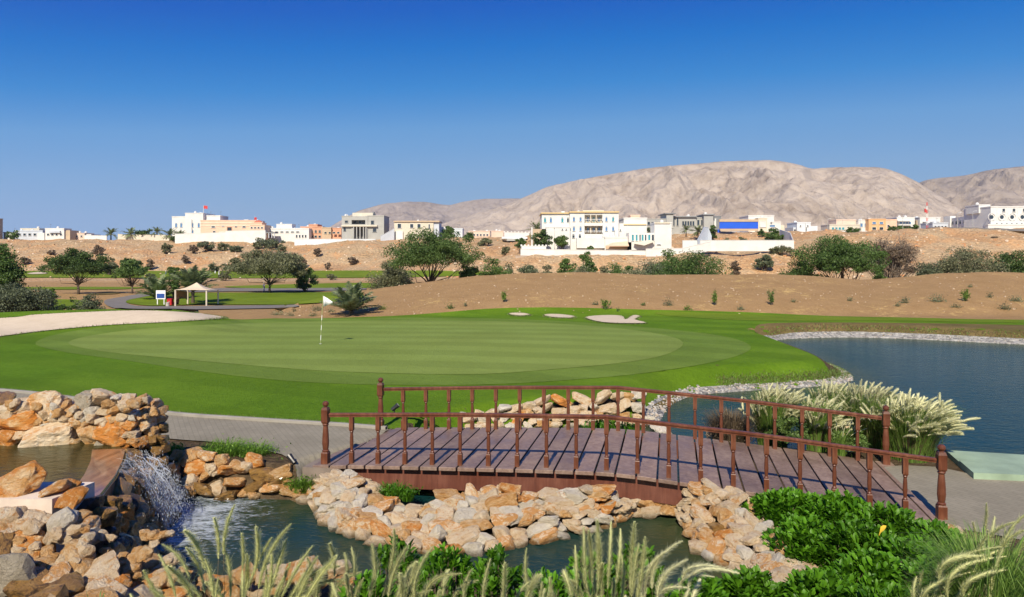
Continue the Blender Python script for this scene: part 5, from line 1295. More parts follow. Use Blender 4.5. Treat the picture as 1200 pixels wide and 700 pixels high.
# (pixel x of centre, pixel y of crown top centre, distance, width, depth, height, shoots, words)
for px, py, Y, w, d, h, ns, lab in [
    (925, 592, 11.5, 1.3, .9, .62, 110, 'bright green glossy shrub beside the bridge deck at the top of the stone bank'),
    (985, 597, 11.0, 1.2, 1.0, .60, 105, 'glossy green shrub under the balusters, second along the bridge side'),
    (1040, 612, 10.6, 1.2, 1.0, .60, 105, 'glossy green shrub under the third baluster from the right end post'),
    (1095, 632, 10.2, .9, .9, .50, 75, 'glossy green shrub nearest the right end post of the footbridge'),
    (945, 625, 10.4, 1.0, 1.0, .62, 90, 'glossy shrub overhanging the dark hollow beside the stone bank'),
    (1005, 632, 9.9, 1.1, 1.0, .62, 100, 'glossy shrub with a single yellow leaf among its green ones'),
    (1070, 652, 9.4, 1.1, 1.0, .60, 95, 'glossy shrub in front of the end post, left of the tan grass'),
    (1020, 668, 8.9, 1.0, .9, .60, 90, 'glossy shrub at the bottom right, right of the dark hollow'),
    (1090, 682, 8.5, .9, .9, .60, 80, 'glossy shrub at the bottom edge beside the tan grass plumes'),
    (960, 690, 8.3, 1.0, .8, .60, 85, 'low glossy shrub at the bottom edge below the dark hollow'),
    (880, 690, 8.5, 1.0, .7, .55, 85, 'low glossy shrub at the bottom edge below the end of the stone bank'),
    (1035, 702, 7.9, 1.0, .8, .60, 80, 'nearest glossy shrub at the bottom right of the picture'),
    (820, 694, 8.2, .6, .6, .5, 45, 'little glossy shrub beside the pond under the arching plumes'),
    (470, 655, 7.3, .75, .6, .8, 70, 'bright leafy shrub at the bottom, below the left of the stone heap'),
    (525, 662, 7.1, .7, .6, .8, 65, 'bright leafy shrub at the bottom, second from the left of the four'),
    (582, 672, 6.9, .7, .6, .8, 65, 'bright leafy shrub at the bottom, third of the four, left of the water'),
    (690, 674, 7.0, .7, .6, .8, 65, 'bright leafy shrub at the bottom middle among tall grass plumes'),
    (745, 664, 7.2, .75, .6, .8, 65, 'bright leafy shrub at the bottom, under the arching plumes by the pond'),
    (640, 697, 6.6, .7, .5, .8, 50, 'leafy shrub top just showing at the bottom edge near the middle'),
    (430, 690, 6.8, .7, .5, .8, 50, 'leafy shrub behind the feathery grass at the bottom, left of the others')]:
    top = at(px, py - (8 if Y > 7.6 else 16), Y); gg = ground(px, Y)[2]; h = max(.35, min(top[2] - gg, 1.5)); base = (top[0], Y, top[2] - h)
    scaevola(lab, base, w * 1.12, d * 1.15, h, int(ns * 2.4), .165 if Y > 8 else .115)
mb = MB(); paddle_leaves(mb, np.array([at(1030, 628, 9.3) + [0, 0, 0]]), np.array([[.3, -.3, 1.]]), np.array([.16]), np.array([.035]), np.array([.9])); 
tag(mb.obj('yellow_leaf', plain('yellow_leaf', (.75, .50, .04), .5), smooth=True), 'single bright yellow leaf standing out of the glossy shrubs', 'leaf')
# little green plants among the stones
def small_plant(label, px, py, Y, w, h, n, mat='fern_green', leaf=.06, group=None, name='low_plant'):
    top = at(px, py, Y); root = empty(name, (top[0], Y, top[2] - h)); tag(root, label, 'plant', group)
    mb = MB(); blades(mb, n, h, w * .5, .006, 1.3, (0, 0), 3, r0=w * .35); P = rng.normal(size=(n * 2, 3)) * [w * .28, w * .2, h * .2] + [0, 0, h * .55]; leaf_quads(mb, P, leaf, .6, elong=3); mb.obj('foliage', M[mat], root)
small_plant('light green ferny plant on top of the left stone wall by the paved path', 262, 517, 14.6, .9, .34, 420)
small_plant('light green ferny plant on the stone wall, right of the other one', 296, 520, 14.6, .8, .30, 320)
small_plant('tiny green tuft beside the end of the basin wall', 205, 520, 14.4, .35, .22, 140)
small_plant('light green ferny plant behind the black garden spotlight', 331, 536, 14.3, .4, .28, 200)
small_plant('light green ferny plant in front of the black garden spotlight', 350, 556, 13.75, .62, .36, 380)
small_plant('tiny fern at the water by the left foot of the footbridge', 338, 562, 13.9, .4, .3, 160)
small_plant('green leafy plant growing out of the stone heap under the bridge beam', 461, 567, 13.05, .5, .25, 180, 'leaf_scaevola', .08)
small_plant('small green sprout among the stones near the bridge beam', 478, 572, 12.95, .3, .22, 90, 'leaf_scaevola', .08)
small_plant('green leafy plant standing in the stream behind the bridge deck', 706, 489, 17.0, .75, .5, 260, 'leaf_scaevola', .10)
small_plant('low green plant in the stream behind the deck, right of the leafy one', 738, 496, 17.0, .5, .35, 160, 'leaf_scaevola', .10)
small_plant('tiny green plant beside the white stone behind the deck', 686, 500, 17.2, .3, .3, 90, 'leaf_scaevola', .08)

# ------------------------------------------------------------------ foreground feathery grasses
def plume_at(tip_px, tip_py, base_px, base_py, Y, L, rad=.017, nb=420, mat=0):
    pass
def fore(label, cx, Y, gz, items, nbl, H, spread, mats=('grass_blade', 'plume_tan', 'grass_dead'), bw=.0045, lean=(0, 0)):
    """items: (x of the head's foot, y of its foot, x of tip, y of tip) as seen; each becomes a stalk rooted in the tussock"""
    base = np.array([(cx - 600) / F * Y, Y, gz]); root = empty('fountain_grass', tuple(base)); tag(root, label, 'ornamental grass')
    mb = MB(); blades(mb, int(nbl * 2.6), H * 1.25, spread, bw, 1.6, lean); blades(mb, nbl // 2, H, spread, bw * .7, 1.6, lean, mat=1); mb.obj('blades', [M[mats[0]], M[mats[2]]], root)
    pm = MB(); its = list(items)
    for q in range(int(len(items) * .9)):
        a_ = items[int(rng.integers(0, len(items)))]; dx, dy = rng.normal() * 26, abs(rng.normal()) * 26 + 8; its.append((a_[0] + dx, a_[1] + dy, a_[2] + dx * 1.2, a_[3] + dy))
    for fx, fy, tx, ty in its:
        dY = rng.normal() * .12
        a = at(fx, fy, Y + dY) - base; b = at(tx, ty, Y + dY + rng.normal() * .08) - base
        r0 = np.array([rng.normal() * .06 + a[0] * .35, rng.normal() * .05, 0]); s = np.linspace(0, 1, 9)[:, None]
        m = np.array([r0[0] * .6 + a[0] * .4, a[1] * .5, a[2] * .55]); P = (1 - s)**2 * r0 + 2 * s * (1 - s) * m + s**2 * a
        pm.tube(P, np.linspace(.0025, .0014, 9), 3, 1, False, .6)
        # head: arc from a to b, first along the stalk then falling over
        T = P[-1] - P[-2]; T /= np.linalg.norm(T); L = np.linalg.norm(b - a); c = a + T * L * .55
        k = 9; u = np.linspace(0, 1, k)[:, None]; Q = (1 - u)**2 * a + 2 * u * (1 - u) * c + u**2 * b
        rad = .019 * rng.uniform(.7, 1.2)
        pm.tube(Q, rad * .22 * np.sin(np.clip(u[:, 0] * .93 + .07, 0, 1) * pi) ** .5 + .0008, 6, 0, False, .4)
        nb = int(1500 * L / .35); uu = rng.random(nb); C = np.stack([np.interp(uu, u[:, 0], Q[:, j]) for j in range(3)], 1)
        G = np.gradient(Q, axis=0); Tn = np.stack([np.interp(uu, u[:, 0], G[:, j]) for j in range(3)], 1); Tn /= np.linalg.norm(Tn, axis=1)[:, None]
        r = rng.normal(size=(nb, 3)); r -= (r * Tn).sum(1)[:, None] * Tn; r /= np.linalg.norm(r, axis=1)[:, None]
        env = (np.clip(np.sin(np.clip(uu * .88 + .10, 0, 1) * pi), 0, 1) ** .55)[:, None]
        tip = C + (r * rad * 1.15 + Tn * .020) * env * (.55 + rng.gamma(2.0, .32, (nb, 1))); sd = np.cross(Tn, r) * .0014
        pm.add(np.stack([C - sd, C + sd, tip], 1).reshape(-1, 3), np.arange(3 * nb).reshape(nb, 3), 0, np.repeat(rng.random(nb), 3))
    if items: pm.obj('plumes', [M[mats[1]], M['grass_dead']], root)
    return root
fore('feathery grass clump with upright green-tan plumes at the bottom left', 262, 4.9, .75,
     [(240, 668, 216, 622), (262, 650, 275, 592), (256, 655, 251, 607), (284, 668, 283, 626), (298, 672, 300, 618), (303, 690, 341, 614), (222, 680, 190, 638), (240, 695, 218, 642), (318, 690, 336, 632), (330, 700, 366, 640),
      (270, 700, 262, 640), (206, 700, 186, 650), (345, 705, 398, 664), (228, 712, 196, 664), (352, 690, 372, 652), (310, 712, 318, 650), (282, 712, 290, 650), (200, 716, 176, 690), (250, 700, 240, 655), (334, 712, 360, 668)], 620, .62, .42)
fore('feathery grass clump right of the densest one, its last head bent over flat', 400, 4.8, .72,
     [(368, 700, 406, 680), (350, 706, 412, 688), (392, 676, 386, 637), (408, 682, 404, 648), (415, 676, 412, 642), (440, 680, 436, 638), (448, 700, 462, 620), (432, 706, 444, 660), (388, 712, 424, 670), (372, 718, 380, 668), (455, 700, 478, 640)], 420, .55, .40)
fore('slender tan plumes rising in front of the bright leafy shrubs', 560, 4.8, .62,
     [(488, 712, 508, 640), (502, 712, 540, 672), (545, 712, 552, 668), (566, 712, 575, 655), (590, 712, 592, 660), (612, 716, 634, 674), (602, 712, 620, 682), (475, 712, 486, 660), (532, 716, 560, 680), (630, 716, 638, 690), (520, 712, 526, 668)], 340, .5, .42)
fore('upright plume clump at the middle of the bottom edge', 700, 4.9, .62,
     [(676, 690, 674, 640), (686, 680, 684, 618), (694, 684, 690, 622), (702, 680, 700, 610), (712, 690, 716, 612), (722, 684, 727, 620), (738, 690, 744, 612), (670, 702, 660, 668), (694, 712, 672, 664), (728, 706, 728, 650), (706, 706, 706, 660), (684, 712, 668, 680)], 700, .55, .36)
fore('arching plume clump hanging over the pond, bottom middle right', 790, 4.9, .60,
     [(764, 690, 800, 634), (756, 700, 782, 646), (770, 702, 806, 656), (776, 712, 784, 668), (806, 690, 866, 672), (800, 680, 842, 664), (744, 712, 764, 660), (800, 716, 808, 690), (755, 716, 748, 680)], 420, .52, .40, ('grass_blade', 'plume_cream', 'grass_dead'))
fore('large tan feathery clump filling the bottom right corner', 1160, 5.0, .95,
     [(1100, 680, 1152, 652), (1112, 690, 1180, 640), (1148, 690, 1158, 625), (1128, 700, 1180, 668), (1175, 690, 1178, 620), (1190, 680, 1215, 610), (1204, 700, 1230, 620), (1172, 655, 1206, 600), (1158, 650, 1190, 612), (1140, 706, 1152, 650), (1100, 712, 1124, 668), (1083, 712, 1082, 668), (1074, 712, 1074, 676),
      (1196, 712, 1205, 650), (1160, 712, 1168, 664), (1120, 716, 1138, 684), (1215, 690, 1240, 650), (1148, 716, 1190, 690)], 900, .85, .55)
fore('few thin plumes standing before the end post of the footbridge', 1140, 6.6, .45,
     [(1150, 655, 1156, 590), (1160, 650, 1166, 606), (1130, 660, 1132, 620), (1122, 700, 1148, 648), (1142, 662, 1140, 612)], 300, .75, .35)
fore('yellow-green grass blades at the bottom left among the rocks', 112, 6.2, .45, [], 26, .5, .3, bw=.012)
# grass tussocks without heads, filling the foreground bank
for i, px in enumerate((215, 300, 385, 460, 540, 620, 700, 780, 850, 1130, 1180)):
    base = np.array([(px - 600) / F * 5.4, 5.4, .62 if px < 1000 else .75]); root = empty('grass_tuft', tuple(base)); tag(root, 'tuft of narrow green grass blades along the bottom edge of the picture', 'grass tuft', 'green grass tufts along the bottom edge')
    mb = MB(); blades(mb, 420, .42 if px < 1000 else .62, .35, .004, 1.5); mb.obj('blades', M['grass_blade'], root)

# ragged grass fringes where the lawn meets the path, the stones and the lake
def fringe(label, line, n, h, spread, mats, w=.006):
    mb = MB(); L = np.asarray(line); d = np.r_[0, np.cumsum(np.linalg.norm(np.diff(L, axis=0), axis=1))]; t = rng.uniform(0, d[-1], n)
    X = np.interp(t, d, L[:, 0]) + rng.normal(size=n) * spread; Y = np.interp(t, d, L[:, 1]) + rng.normal(size=n) * spread; Z = zt(X, Y) + .02
    az = rng.uniform(0, 6.28, n); hh = h * rng.uniform(.4, 1.3, n); o = np.stack([np.cos(az), np.sin(az), np.zeros(n)], 1) * w; b = np.stack([X, Y, Z], 1)
    tip = b + np.stack([rng.normal(size=n) * hh * .5, rng.normal(size=n) * hh * .5, hh], 1); V = np.stack([b - o, b + o, tip], 1).reshape(-1, 3)
    mi = (rng.random(n) < .35)
    f = np.arange(3 * n).reshape(n, 3); v = np.repeat(rng.random(n), 3); mb.add(V, f[~mi], 0, v); mb.f.append((f[mi], 1))
    tag(mb.obj('grass', mats), label, 'grass', kind='stuff')
fringe('grass blades along the edge of the lawn beside the paved path', kc + np.array([.0, .17]), 9000, .07, .05, [M['grass_blade'], M['grass_dead']], .008)
sh_ = shore1 + np.array([0, .52]); fringe('tall grass blades above the stone edging of the lawn point', sh_[38:], 8000, .075, .13, [M['grass_blade'], M['grass_dead']], .011)
fringe('dry grass blades above the far stony shore', shore2[25:] + np.array([0, .8]), 7000, .10, .2, [M['grass_dead'], M['grass_blade']], .02)

for i_, q_ in enumerate(BUNKERS):
    big_ = i_ == 0; fringe('ragged grass round the edge of the %s sand bunker' % ('long left', 'far left small', 'middle small', 'right small')[i_], np.r_[q_, q_[:1]], 9000 if big_ else 2500, .10 if big_ else .09, .07, [M['grass_blade'], M['grass_dead']], .016)
# ------------------------------------------------------------------ houses on the terrace
for k, c in dict(w_white=(.66, .655, .63), w_cream=(.64, .58, .46), w_peach=(.72, .50, .36), w_salmon=(.60, .32, .20), w_orange=(.68, .40, .20), w_grey=(.38, .38, .36), w_dgrey=(.20, .21, .22), w_pale=(.62, .66, .70),
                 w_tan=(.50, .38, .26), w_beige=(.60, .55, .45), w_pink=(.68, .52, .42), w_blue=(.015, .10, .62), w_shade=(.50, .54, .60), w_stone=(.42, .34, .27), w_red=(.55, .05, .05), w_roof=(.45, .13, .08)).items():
    plain(k, c, .85, .09, .35, .1)
plain('glass_dark', (.035, .05, .07), .15, .2); plain('glass_teal', (.05, .28, .34), .2, .1); plain('glass_blue', (.10, .22, .42), .2, .1); plain('gold_trim', (.62, .46, .22), .8, .05)
def mk_win(root, o0, pxc, pyc, w, h, Y, pane='glass_dark', arch=False, frame='w_white', depth=.18):
    c = at(pxc, pyc, Y) - o0; W_ = w / F * Y; H_ = h / F * Y; t = max(.10, .10 * W_)
    fr = MB(); y = -depth / 2 + .02
    for sx in (-1, 1): fr.box(c + [sx * (W_ / 2 + t / 2), y, 0], (t, depth, H_ + 2 * t))
    fr.box(c + [0, y, H_ / 2 + t / 2], (W_, depth, t)); fr.box(c + [0, y - .06, -H_ / 2 - t / 2], (W_ + t * 3, depth + .12, t))
    if arch: fr.tube([c + [math.cos(a) * (W_ / 2 + t * .6), y, H_ / 2 + t + math.sin(a) * W_ * .5] for a in np.linspace(0, pi, 9)], t * .55, 4)
    f = fr.obj('window', M[frame], root)
    p = MB()
    if arch: p.add([c + [math.cos(a) * W_ / 2, .0, H_ / 2 + math.sin(a) * W_ * .45] for a in np.linspace(0, pi, 9)] + [c + [-W_ / 2, 0, -H_ / 2], c + [W_ / 2, 0, -H_ / 2]], [[10, 0, 1, 2, 3, 4, 5, 6, 7, 8, 9]])
    else: p.box(c, (W_, .03, H_))
    for v in p.v: v[:, 1] -= .03
    p.obj('pane', M[pane], f)
def bld(name, label, cat, Y, blocks, wins=(), group=None, extra=None):
    xs = [b[0] for b in blocks] + [b[1] for b in blocks]; cx = (min(xs) + max(xs)) / 2
    o0 = ground(cx, Y); root = empty(name, tuple(o0)); tag(root, label, cat, group)
    for bl in blocks:
        x0, x1, yt, yb, dy, dep, m = bl[:7]; kind = bl[7] if len(bl) > 7 else 'wall'
        Yf = Y + dy; a = at(x0, yt, Yf) - o0; b = at(x1, yb, Yf) - o0; zb = b[2] - (2.5 if kind == 'wall' and yb > 262 else 0)
        mb = MB(); mb.prism([(a[0], a[1]), (b[0], a[1]), (b[0], a[1] + dep), (a[0], a[1] + dep)], zb, a[2])
        w = mb.obj(kind, M[m], root)
        if kind == 'wall' and (x1 - x0) > 9 and len(bl) < 9:
            pr = MB(); t = .16; z = a[2]
            for (p, q) in (((a[0] - .12, a[1] - .12), (b[0] + .12, a[1] + t)), ((a[0] - .12, a[1] + dep - t), (b[0] + .12, a[1] + dep + .12)), ((a[0] - .12, a[1] + t), (a[0] + t, a[1] + dep - t)), ((b[0] - t, a[1] + t), (b[0] + .12, a[1] + dep - t))):
                pr.prism([(p[0], p[1]), (q[0], p[1]), (q[0], q[1]), (p[0], q[1])], z - .02, z + .38)
            pr.obj('parapet', M[m], root)
    if cat in ('house', 'villa', 'building'):
        big_ = [q for q in blocks if (len(q) < 8) and q[1] - q[0] > 9]
        for _ in range(min(5, 2 * len(big_))):
            q = big_[int(rng.integers(0, len(big_)))]; x = rng.uniform(q[0] + 2.5, q[1] - 2.5); c = at(x, q[2], Y + q[4]) - o0 + np.array([0, rng.uniform(2, max(2.5, q[5] - 2)), 0])
            m = MB(); kk = rng.random()
            if kk < .4: m.lathe([(.6, 0), (.6, 1.1), (.2, 1.35)], c, 10); m.obj('water_tank', M['w_white'], root)
            elif kk < .75: m.box(c + [0, 0, .45], (1.1, .7, .9)); m.obj('air_conditioner', M['w_pale'], root)
            else: m.tube([c, c + [0, 0, 2.6]], .05, 4); m.tube([c + [-.5, 0, 2.3], c + [.5, 0, 2.3]], .04, 4); m.obj('aerial', M['w_dgrey'], root)
    for wn in wins:
        x, y, w, h, dy = wn[:5]; mk_win(root, o0, x, y, w, h, Y + dy, *(wn[5:]))
    if extra: extra(root, o0)
    return root
def row(x0, x1, n, y, w, h, dy, *r): return [(x0 + (x1 - x0) * (i + .5) / n, y, w, h, dy, *r) for i in range(n)]

bld('tower_block', 'beige block cut off by the left edge above the low white houses', 'building', 345, [(-60, -14, 256, 279, 0, 10, 'w_tan')], row(-54, -18, 3, 264, 3, 2.5, 0) + row(-54, -18, 3, 272, 3, 2.5, 0))
bld('house', 'low grey-white flat house second from the left on the skyline', 'house', 350, [(18, 50, 271, 279, 0, 6, 'w_shade'), (24, 46, 268.5, 272, 2, 4, 'w_beige'), (44, 52, 273, 280, -1.2, 1.2, 'w_white')], row(20, 44, 4, 275, 3, 2.5, 0))
bld('house', 'white house with sloping roof edge left of the first palm tree', 'house', 346, [(53, 75, 268.5, 279, 0, 6, 'w_white'), (57, 70, 270.5, 273, -1.0, 1, 'w_shade', 'balcony', 1), (76, 82, 270, 278.5, 1, 8, 'w_tan')], row(54, 74, 4, 275, 2.4, 2.2, 0))
bld('house', 'low pinkish house between the sloping roofed house and the white walls', 'house', 352, [(87, 99, 274, 279.5, 0, 8, 'w_pink'), (99, 107, 274.6, 279.5, 1, 8, 'w_white')], row(88, 98, 2, 277, 2, 1.8, 0))
bld('house', 'far white house with dark garage doors at the left under the beige block', 'house', 356, [(4, 20, 273, 279, 0, 5, 'w_dgrey'), (9, 17, 273.5, 279.5, -1, 1, 'w_white')], row(5, 19, 2, 276, 2.2, 2, -1))
def wall_run(label, pts, mat='w_white', th=.5, posts=0, name='boundary_wall', down=1.5):
    """free standing wall through pixel points (x, ytop, ybottom, Y)"""
    o0 = ground(pts[0][0], pts[0][3]); root = empty(name, tuple(o0)); tag(root, label, 'wall'); mb = MB()
    T = [at(p[0], p[1], p[3]) - o0 for p in pts]; B = [at(p[0], p[2], p[3]) - o0 - [0, 0, down] for p in pts]; V = []
    for t, b in zip(T, B): V += [t, t + [0, th, 0], b + [0, th, 0], b]
    fs = []
    for i in range(len(T) - 1):
        for j in range(4): fs.append([4 * i + j, 4 * i + (j + 1) % 4, 4 * i + 4 + (j + 1) % 4, 4 * i + 4 + j])
    fs += [[0, 3, 2, 1], [len(V) - 4, len(V) - 3, len(V) - 2, len(V) - 1]]
    mb.add(np.array(V), fs); mb.obj('wall', M[mat], root)
    cp = MB()
    for i in range(len(T) - 1):
        a, b = T[i], T[i + 1]; cp.add([a + [0, -.08, 0], a + [0, th + .08, 0], a + [0, th + .08, .14], a + [0, -.08, .14], b + [0, -.08, 0], b + [0, th + .08, 0], b + [0, th + .08, .14], b + [0, -.08, .14]], [[0, 1, 5, 4], [1, 2, 6, 5], [2, 3, 7, 6], [3, 0, 4, 7], [0, 3, 2, 1], [4, 5, 6, 7]])
    cp.obj('coping', M[mat], root)
    if posts:
        for i in range(len(T) - 1):
            k = max(1, int(abs(pts[i + 1][0] - pts[i][0]) / posts))
            for j in range(k + 1):
                q = T[i] + (T[i + 1] - T[i]) * j / k; m = MB(); m.box(q + [0, th / 2, .2], (.5, th + .15, .6)); m.obj('pier', M[mat], root)
    return root
wall_run('long low white wall on the skyline left of the white villa', [(99, 276, 280, 349), (125, 276.5, 280, 348)])
wall_run('low white wall between the two left palm trees', [(138, 274.5, 279, 350), (142, 275, 279, 350), (200, 276, 280, 348)], 'w_beige')
wall_run('tall white boundary wall stepping up to the right below the peach house', [(205, 274.5, 285, 333), (264, 272.5, 288, 333), (264.2, 271, 288, 333), (311, 270, 288, 333)])
def flag(root, o0):
    a = at(238.5, 254, 350) - o0; b = at(238.5, 241, 350) - o0; m = MB(); m.tube([a, b], .10, 6); m.obj('flagpole', M['w_white'], root)
    m = MB(); q = [b + [x, .15 * math.sin(x * 2.2), z - .10 * x] for x in np.linspace(0, 2.0, 7) for z in (0, -1.5)]
    m.add(q, [[2 * i, 2 * i + 1, 2 * i + 3, 2 * i + 2] for i in range(6)]); f = m.obj('flag', M['w_red'], root); s = f.modifiers.new('th', 'SOLIDIFY'); s.thickness = .03
bld('villa', 'white villa with arched blue windows and a red flag on its roof', 'villa', 348, [(201.5, 217, 254.5, 275, 1.5, 12, 'w_white'), (217, 238, 250.5, 276, 0, 14, 'w_white'), (238, 258, 253.5, 274, 2.5, 10, 'w_white'), (223, 224.5, 257, 276, -.6, .6, 'w_white', 'pilaster')],
    [(206.5, 264.5, 2.2, 4, 1.5, 'glass_blue', True), (212.5, 264.5, 2.2, 4, 1.5, 'glass_blue', True), (225.5, 264.5, 2.2, 4, 0, 'glass_blue', True), (233, 264.5, 2.2, 4, 0, 'glass_blue', True), (225.5, 272, 2.4, 3, 0, 'glass_blue', True)], extra=flag)
bld('house', 'long peach house with pale stripes right of the flag villa', 'house', 342, [(235, 300, 259, 276, 0, 12, 'w_peach'), (235, 300, 260.8, 262, -.12, .1, 'w_cream', 'stripe', 1), (235, 300, 264.5, 265.3, -.12, .1, 'w_cream', 'stripe', 1), (286, 291, 257.5, 262, 3, 4, 'w_white')],
    [(250, 266, 4, 1.8, 0), (261.5, 265, 2.4, 1.4, 0), (269, 268.5, 5, 4, 0, 'glass_dark', False, 'w_salmon'), (276.5, 265.5, 2.4, 1.4, 0), (286, 266, 3.4, 1.6, 0), (295, 266, 3.4, 1.6, 0), (251, 272.5, 3, 3, 0), (261, 273.5, 7, 2, 0)])
def twr(root, o0):
    c = at(301, 262, 340) - o0; m = MB(); m.lathe([(3.0, 0), (3.3, .1), (1.6, 1.3), (.2, 1.7)], c + [0, 3, 0], 4); m.obj('roof', M['w_roof'], root)
    m = MB(); m.tube([c + [-2, 3, 1], c + [-2, 3, 3.4]], .12, 6); m.obj('mast', M['w_white'], root); m = MB(); m.box(c + [-1.7, 3, 2.4], (1.1, .3, 1.2), .5); m.obj('sign', M['w_red'], root)
bld('house', 'peach corner house with a small red tiled roof, at the end of the white wall', 'house', 338, [(293, 310, 264.5, 276, 0, 9, 'w_peach'), (295, 307, 261.8, 265, 1.5, 6, 'w_peach')], row(293, 309, 4, 267, 2, 1.6, 0), extra=twr)
bld('house', 'long low white house with a raised roof block, right of the peach corner house', 'house', 345, [(312, 362, 268.5, 280.5, 0, 11, 'w_white'), (324, 342, 263.5, 269, 3, 6, 'w_white'), (318, 358, 267.3, 269.3, 1.5, 8, 'w_pale', 'parapet', 1)],
    row(315, 352, 6, 272, 3.2, 1.2, 0) + row(346, 360, 4, 277, 1.7, 3, 0) + [(318, 277, 3, 2.2, 0)])
bld('house', 'dark open sided carport in front of the long low white house', 'carport', 338, [(310, 322, 272, 273.4, 0, 5, 'w_dgrey', 'roof', 1)] + [(x, x + .8, 273.4, 279, 0, .4, 'w_shade', 'post', 1) for x in (311, 314.5, 318, 321)])
bld('house', 'salmon pink house with many arches left of the grey concrete building', 'house', 349, [(352, 378, 266.5, 280.5, 1, 12, 'w_salmon'), (362, 372, 263.8, 267, 2, 8, 'w_salmon'), (377, 388, 267.5, 280, 0, 9, 'w_tan'), (386, 400, 268, 280, 1.5, 9, 'w_salmon')],
    row(354, 377, 5, 272, 2.6, 2, 1, 'glass_dark', True, 'w_cream') + row(354, 377, 5, 277.5, 2.8, 2.6, 1, 'glass_dark', False, 'w_cream') + row(379, 399, 4, 273, 2.6, 2, 0, 'glass_dark', False, 'w_cream'))
def grey_b(root, o0):
    m = MB()
    for x in (414.5, 418, 422, 426, 429):
        a = at(x, 266, 333) - o0; b = at(x, 280, 333) - o0; m = MB(); m.tube([b, a], .28, 8); m.obj('column', M['w_grey'], root)
bld('grey_building', 'unfinished grey concrete building with a columned middle bay', 'building', 334,
    [(400.5, 412, 254, 281, 0, 14, 'w_grey'), (431, 450, 253.5, 281, 0, 14, 'w_grey'), (412, 431, 253.5, 258, .02, 14, 'w_grey', 'parapet', 1), (412, 431, 258, 281, 4, 9, 'w_dgrey', 'recess', 1), (413, 437, 249.5, 254.2, 3, 7, 'w_beige', 'roof_block', 1), (436, 438.5, 248.5, 253.5, 4, 2, 'w_dgrey', 'tank', 1),
     (400, 442, 263.8, 265.6, -1.2, 5.1, 'w_beige', 'balcony', 1), (428, 431, 253.2, 281, -.3, .3, 'w_grey', 'pilaster', 1), (412, 414, 265.6, 281, -.3, .3, 'w_grey', 'pilaster', 1), (412, 431, 263, 263.8, .1, 4, 'w_grey', 'slab', 1)],
    [(406, 260, 3.5, 2.6, 0, 'glass_dark', False, 'w_grey'), (404, 269, 2.6, 4, 0, 'glass_dark', False, 'w_grey'), (436.5, 261, 3.4, 4.5, 0, 'glass_dark', False, 'w_grey'), (439, 270, 4, 4, 0, 'glass_dark', False, 'w_grey'), (416.5, 260.5, 3, 3, 4), (422, 260.5, 4, 3, 4), (428, 260.5, 3, 3, 4)], extra=grey_b)
wall_run('long low grey wall in front of the grey concrete building', [(345, 280.5, 284.5, 329), (440, 280.5, 284.5, 329)], 'w_pale')
wall_run('bluish ramp wall between the grey building and the beige house', [(446, 277, 283, 328), (462, 268, 279, 330)], 'w_shade')
bld('house', 'beige two storey house with three framed windows right of the grey building', 'house', 332, [(462, 508, 260, 279, 0, 13, 'w_beige'), (508, 514.5, 260, 279, .5, 12, 'w_shade'), (461, 515, 258.8, 260.2, -.6, 14.5, 'w_tan', 'roof', 1), (464, 472, 271, 281, -1, 1, 'w_white')],
    [(468, 265, 4, 5, 0), (482.5, 265, 3.6, 4.5, 0), (491, 265, 3.6, 4.5, 0), (503, 266, 1.5, 6, 0)])
bld('house', 'low pale house glimpsed behind the round tree right of the beige house', 'house', 345, [(514, 522, 266, 280, 0, 9, 'w_white'), (532, 542, 268.5, 279, 0, 9, 'w_pale')], [(537, 273, 2, 3, 0), (518, 271, 2, 3, 0)])
bld('house', 'row of low pinkish houses left of the villa terrace', 'house', 350, [(549, 574, 271.5, 280, 0, 9, 'w_pink'), (576, 590, 271.5, 280, 2, 9, 'w_pink')], row(550, 573, 6, 275.5, 2, 2, 0))
wall_run('white parapet above the grey slab left of the villa', [(591, 272.5, 276.5, 290), (620, 273, 277, 290)], posts=4)
bld('terrace', 'grey sloping slab terrace left of the villa', 'terrace', 268, [(588, 618, 277.5, 280, 0, 10, 'w_pale', 'slab', 1), (594, 616, 280, 282.5, -2, 9, 'w_grey', 'slab', 1)])
# central villa
Yv = 240
def villa_x(root, o0):
    for y in (258.4,):
        m = MB()
        for i in range(12):
            a = at(686 + i * 1.8, 258.8, Yv - .8) - o0; m.box(a + [0, 0, .3], (.10, .10, .7))
        a = at(685.5, 257.2, Yv - .8) - o0; b = at(706.5, 257.2, Yv - .8) - o0; m.box((a + b) / 2, (b[0] - a[0], .14, .12)); m.obj('balustrade', M['w_white'], root)
        m = MB()
        for i in range(12):
            a = at(686 + i * 1.8, 272.5, Yv - .8) - o0; m.box(a + [0, 0, .3], (.10, .10, .8))
        a = at(685.5, 271, Yv - .8) - o0; b = at(706.5, 271, Yv - .8) - o0; m.box((a + b) / 2, (b[0] - a[0], .14, .12)); m.obj('balustrade', M['w_white'], root)
    for x in (689, 695.5, 702):
        for y0, y1 in ((252, 262), (265, 275)):
            m = MB(); m.tube([at(x + 3.2, y1, Yv + .1) - o0, at(x + 3.2, y0, Yv + .1) - o0], .16, 6)
            if x < 702: m.obj('column', M['w_cream'], root)
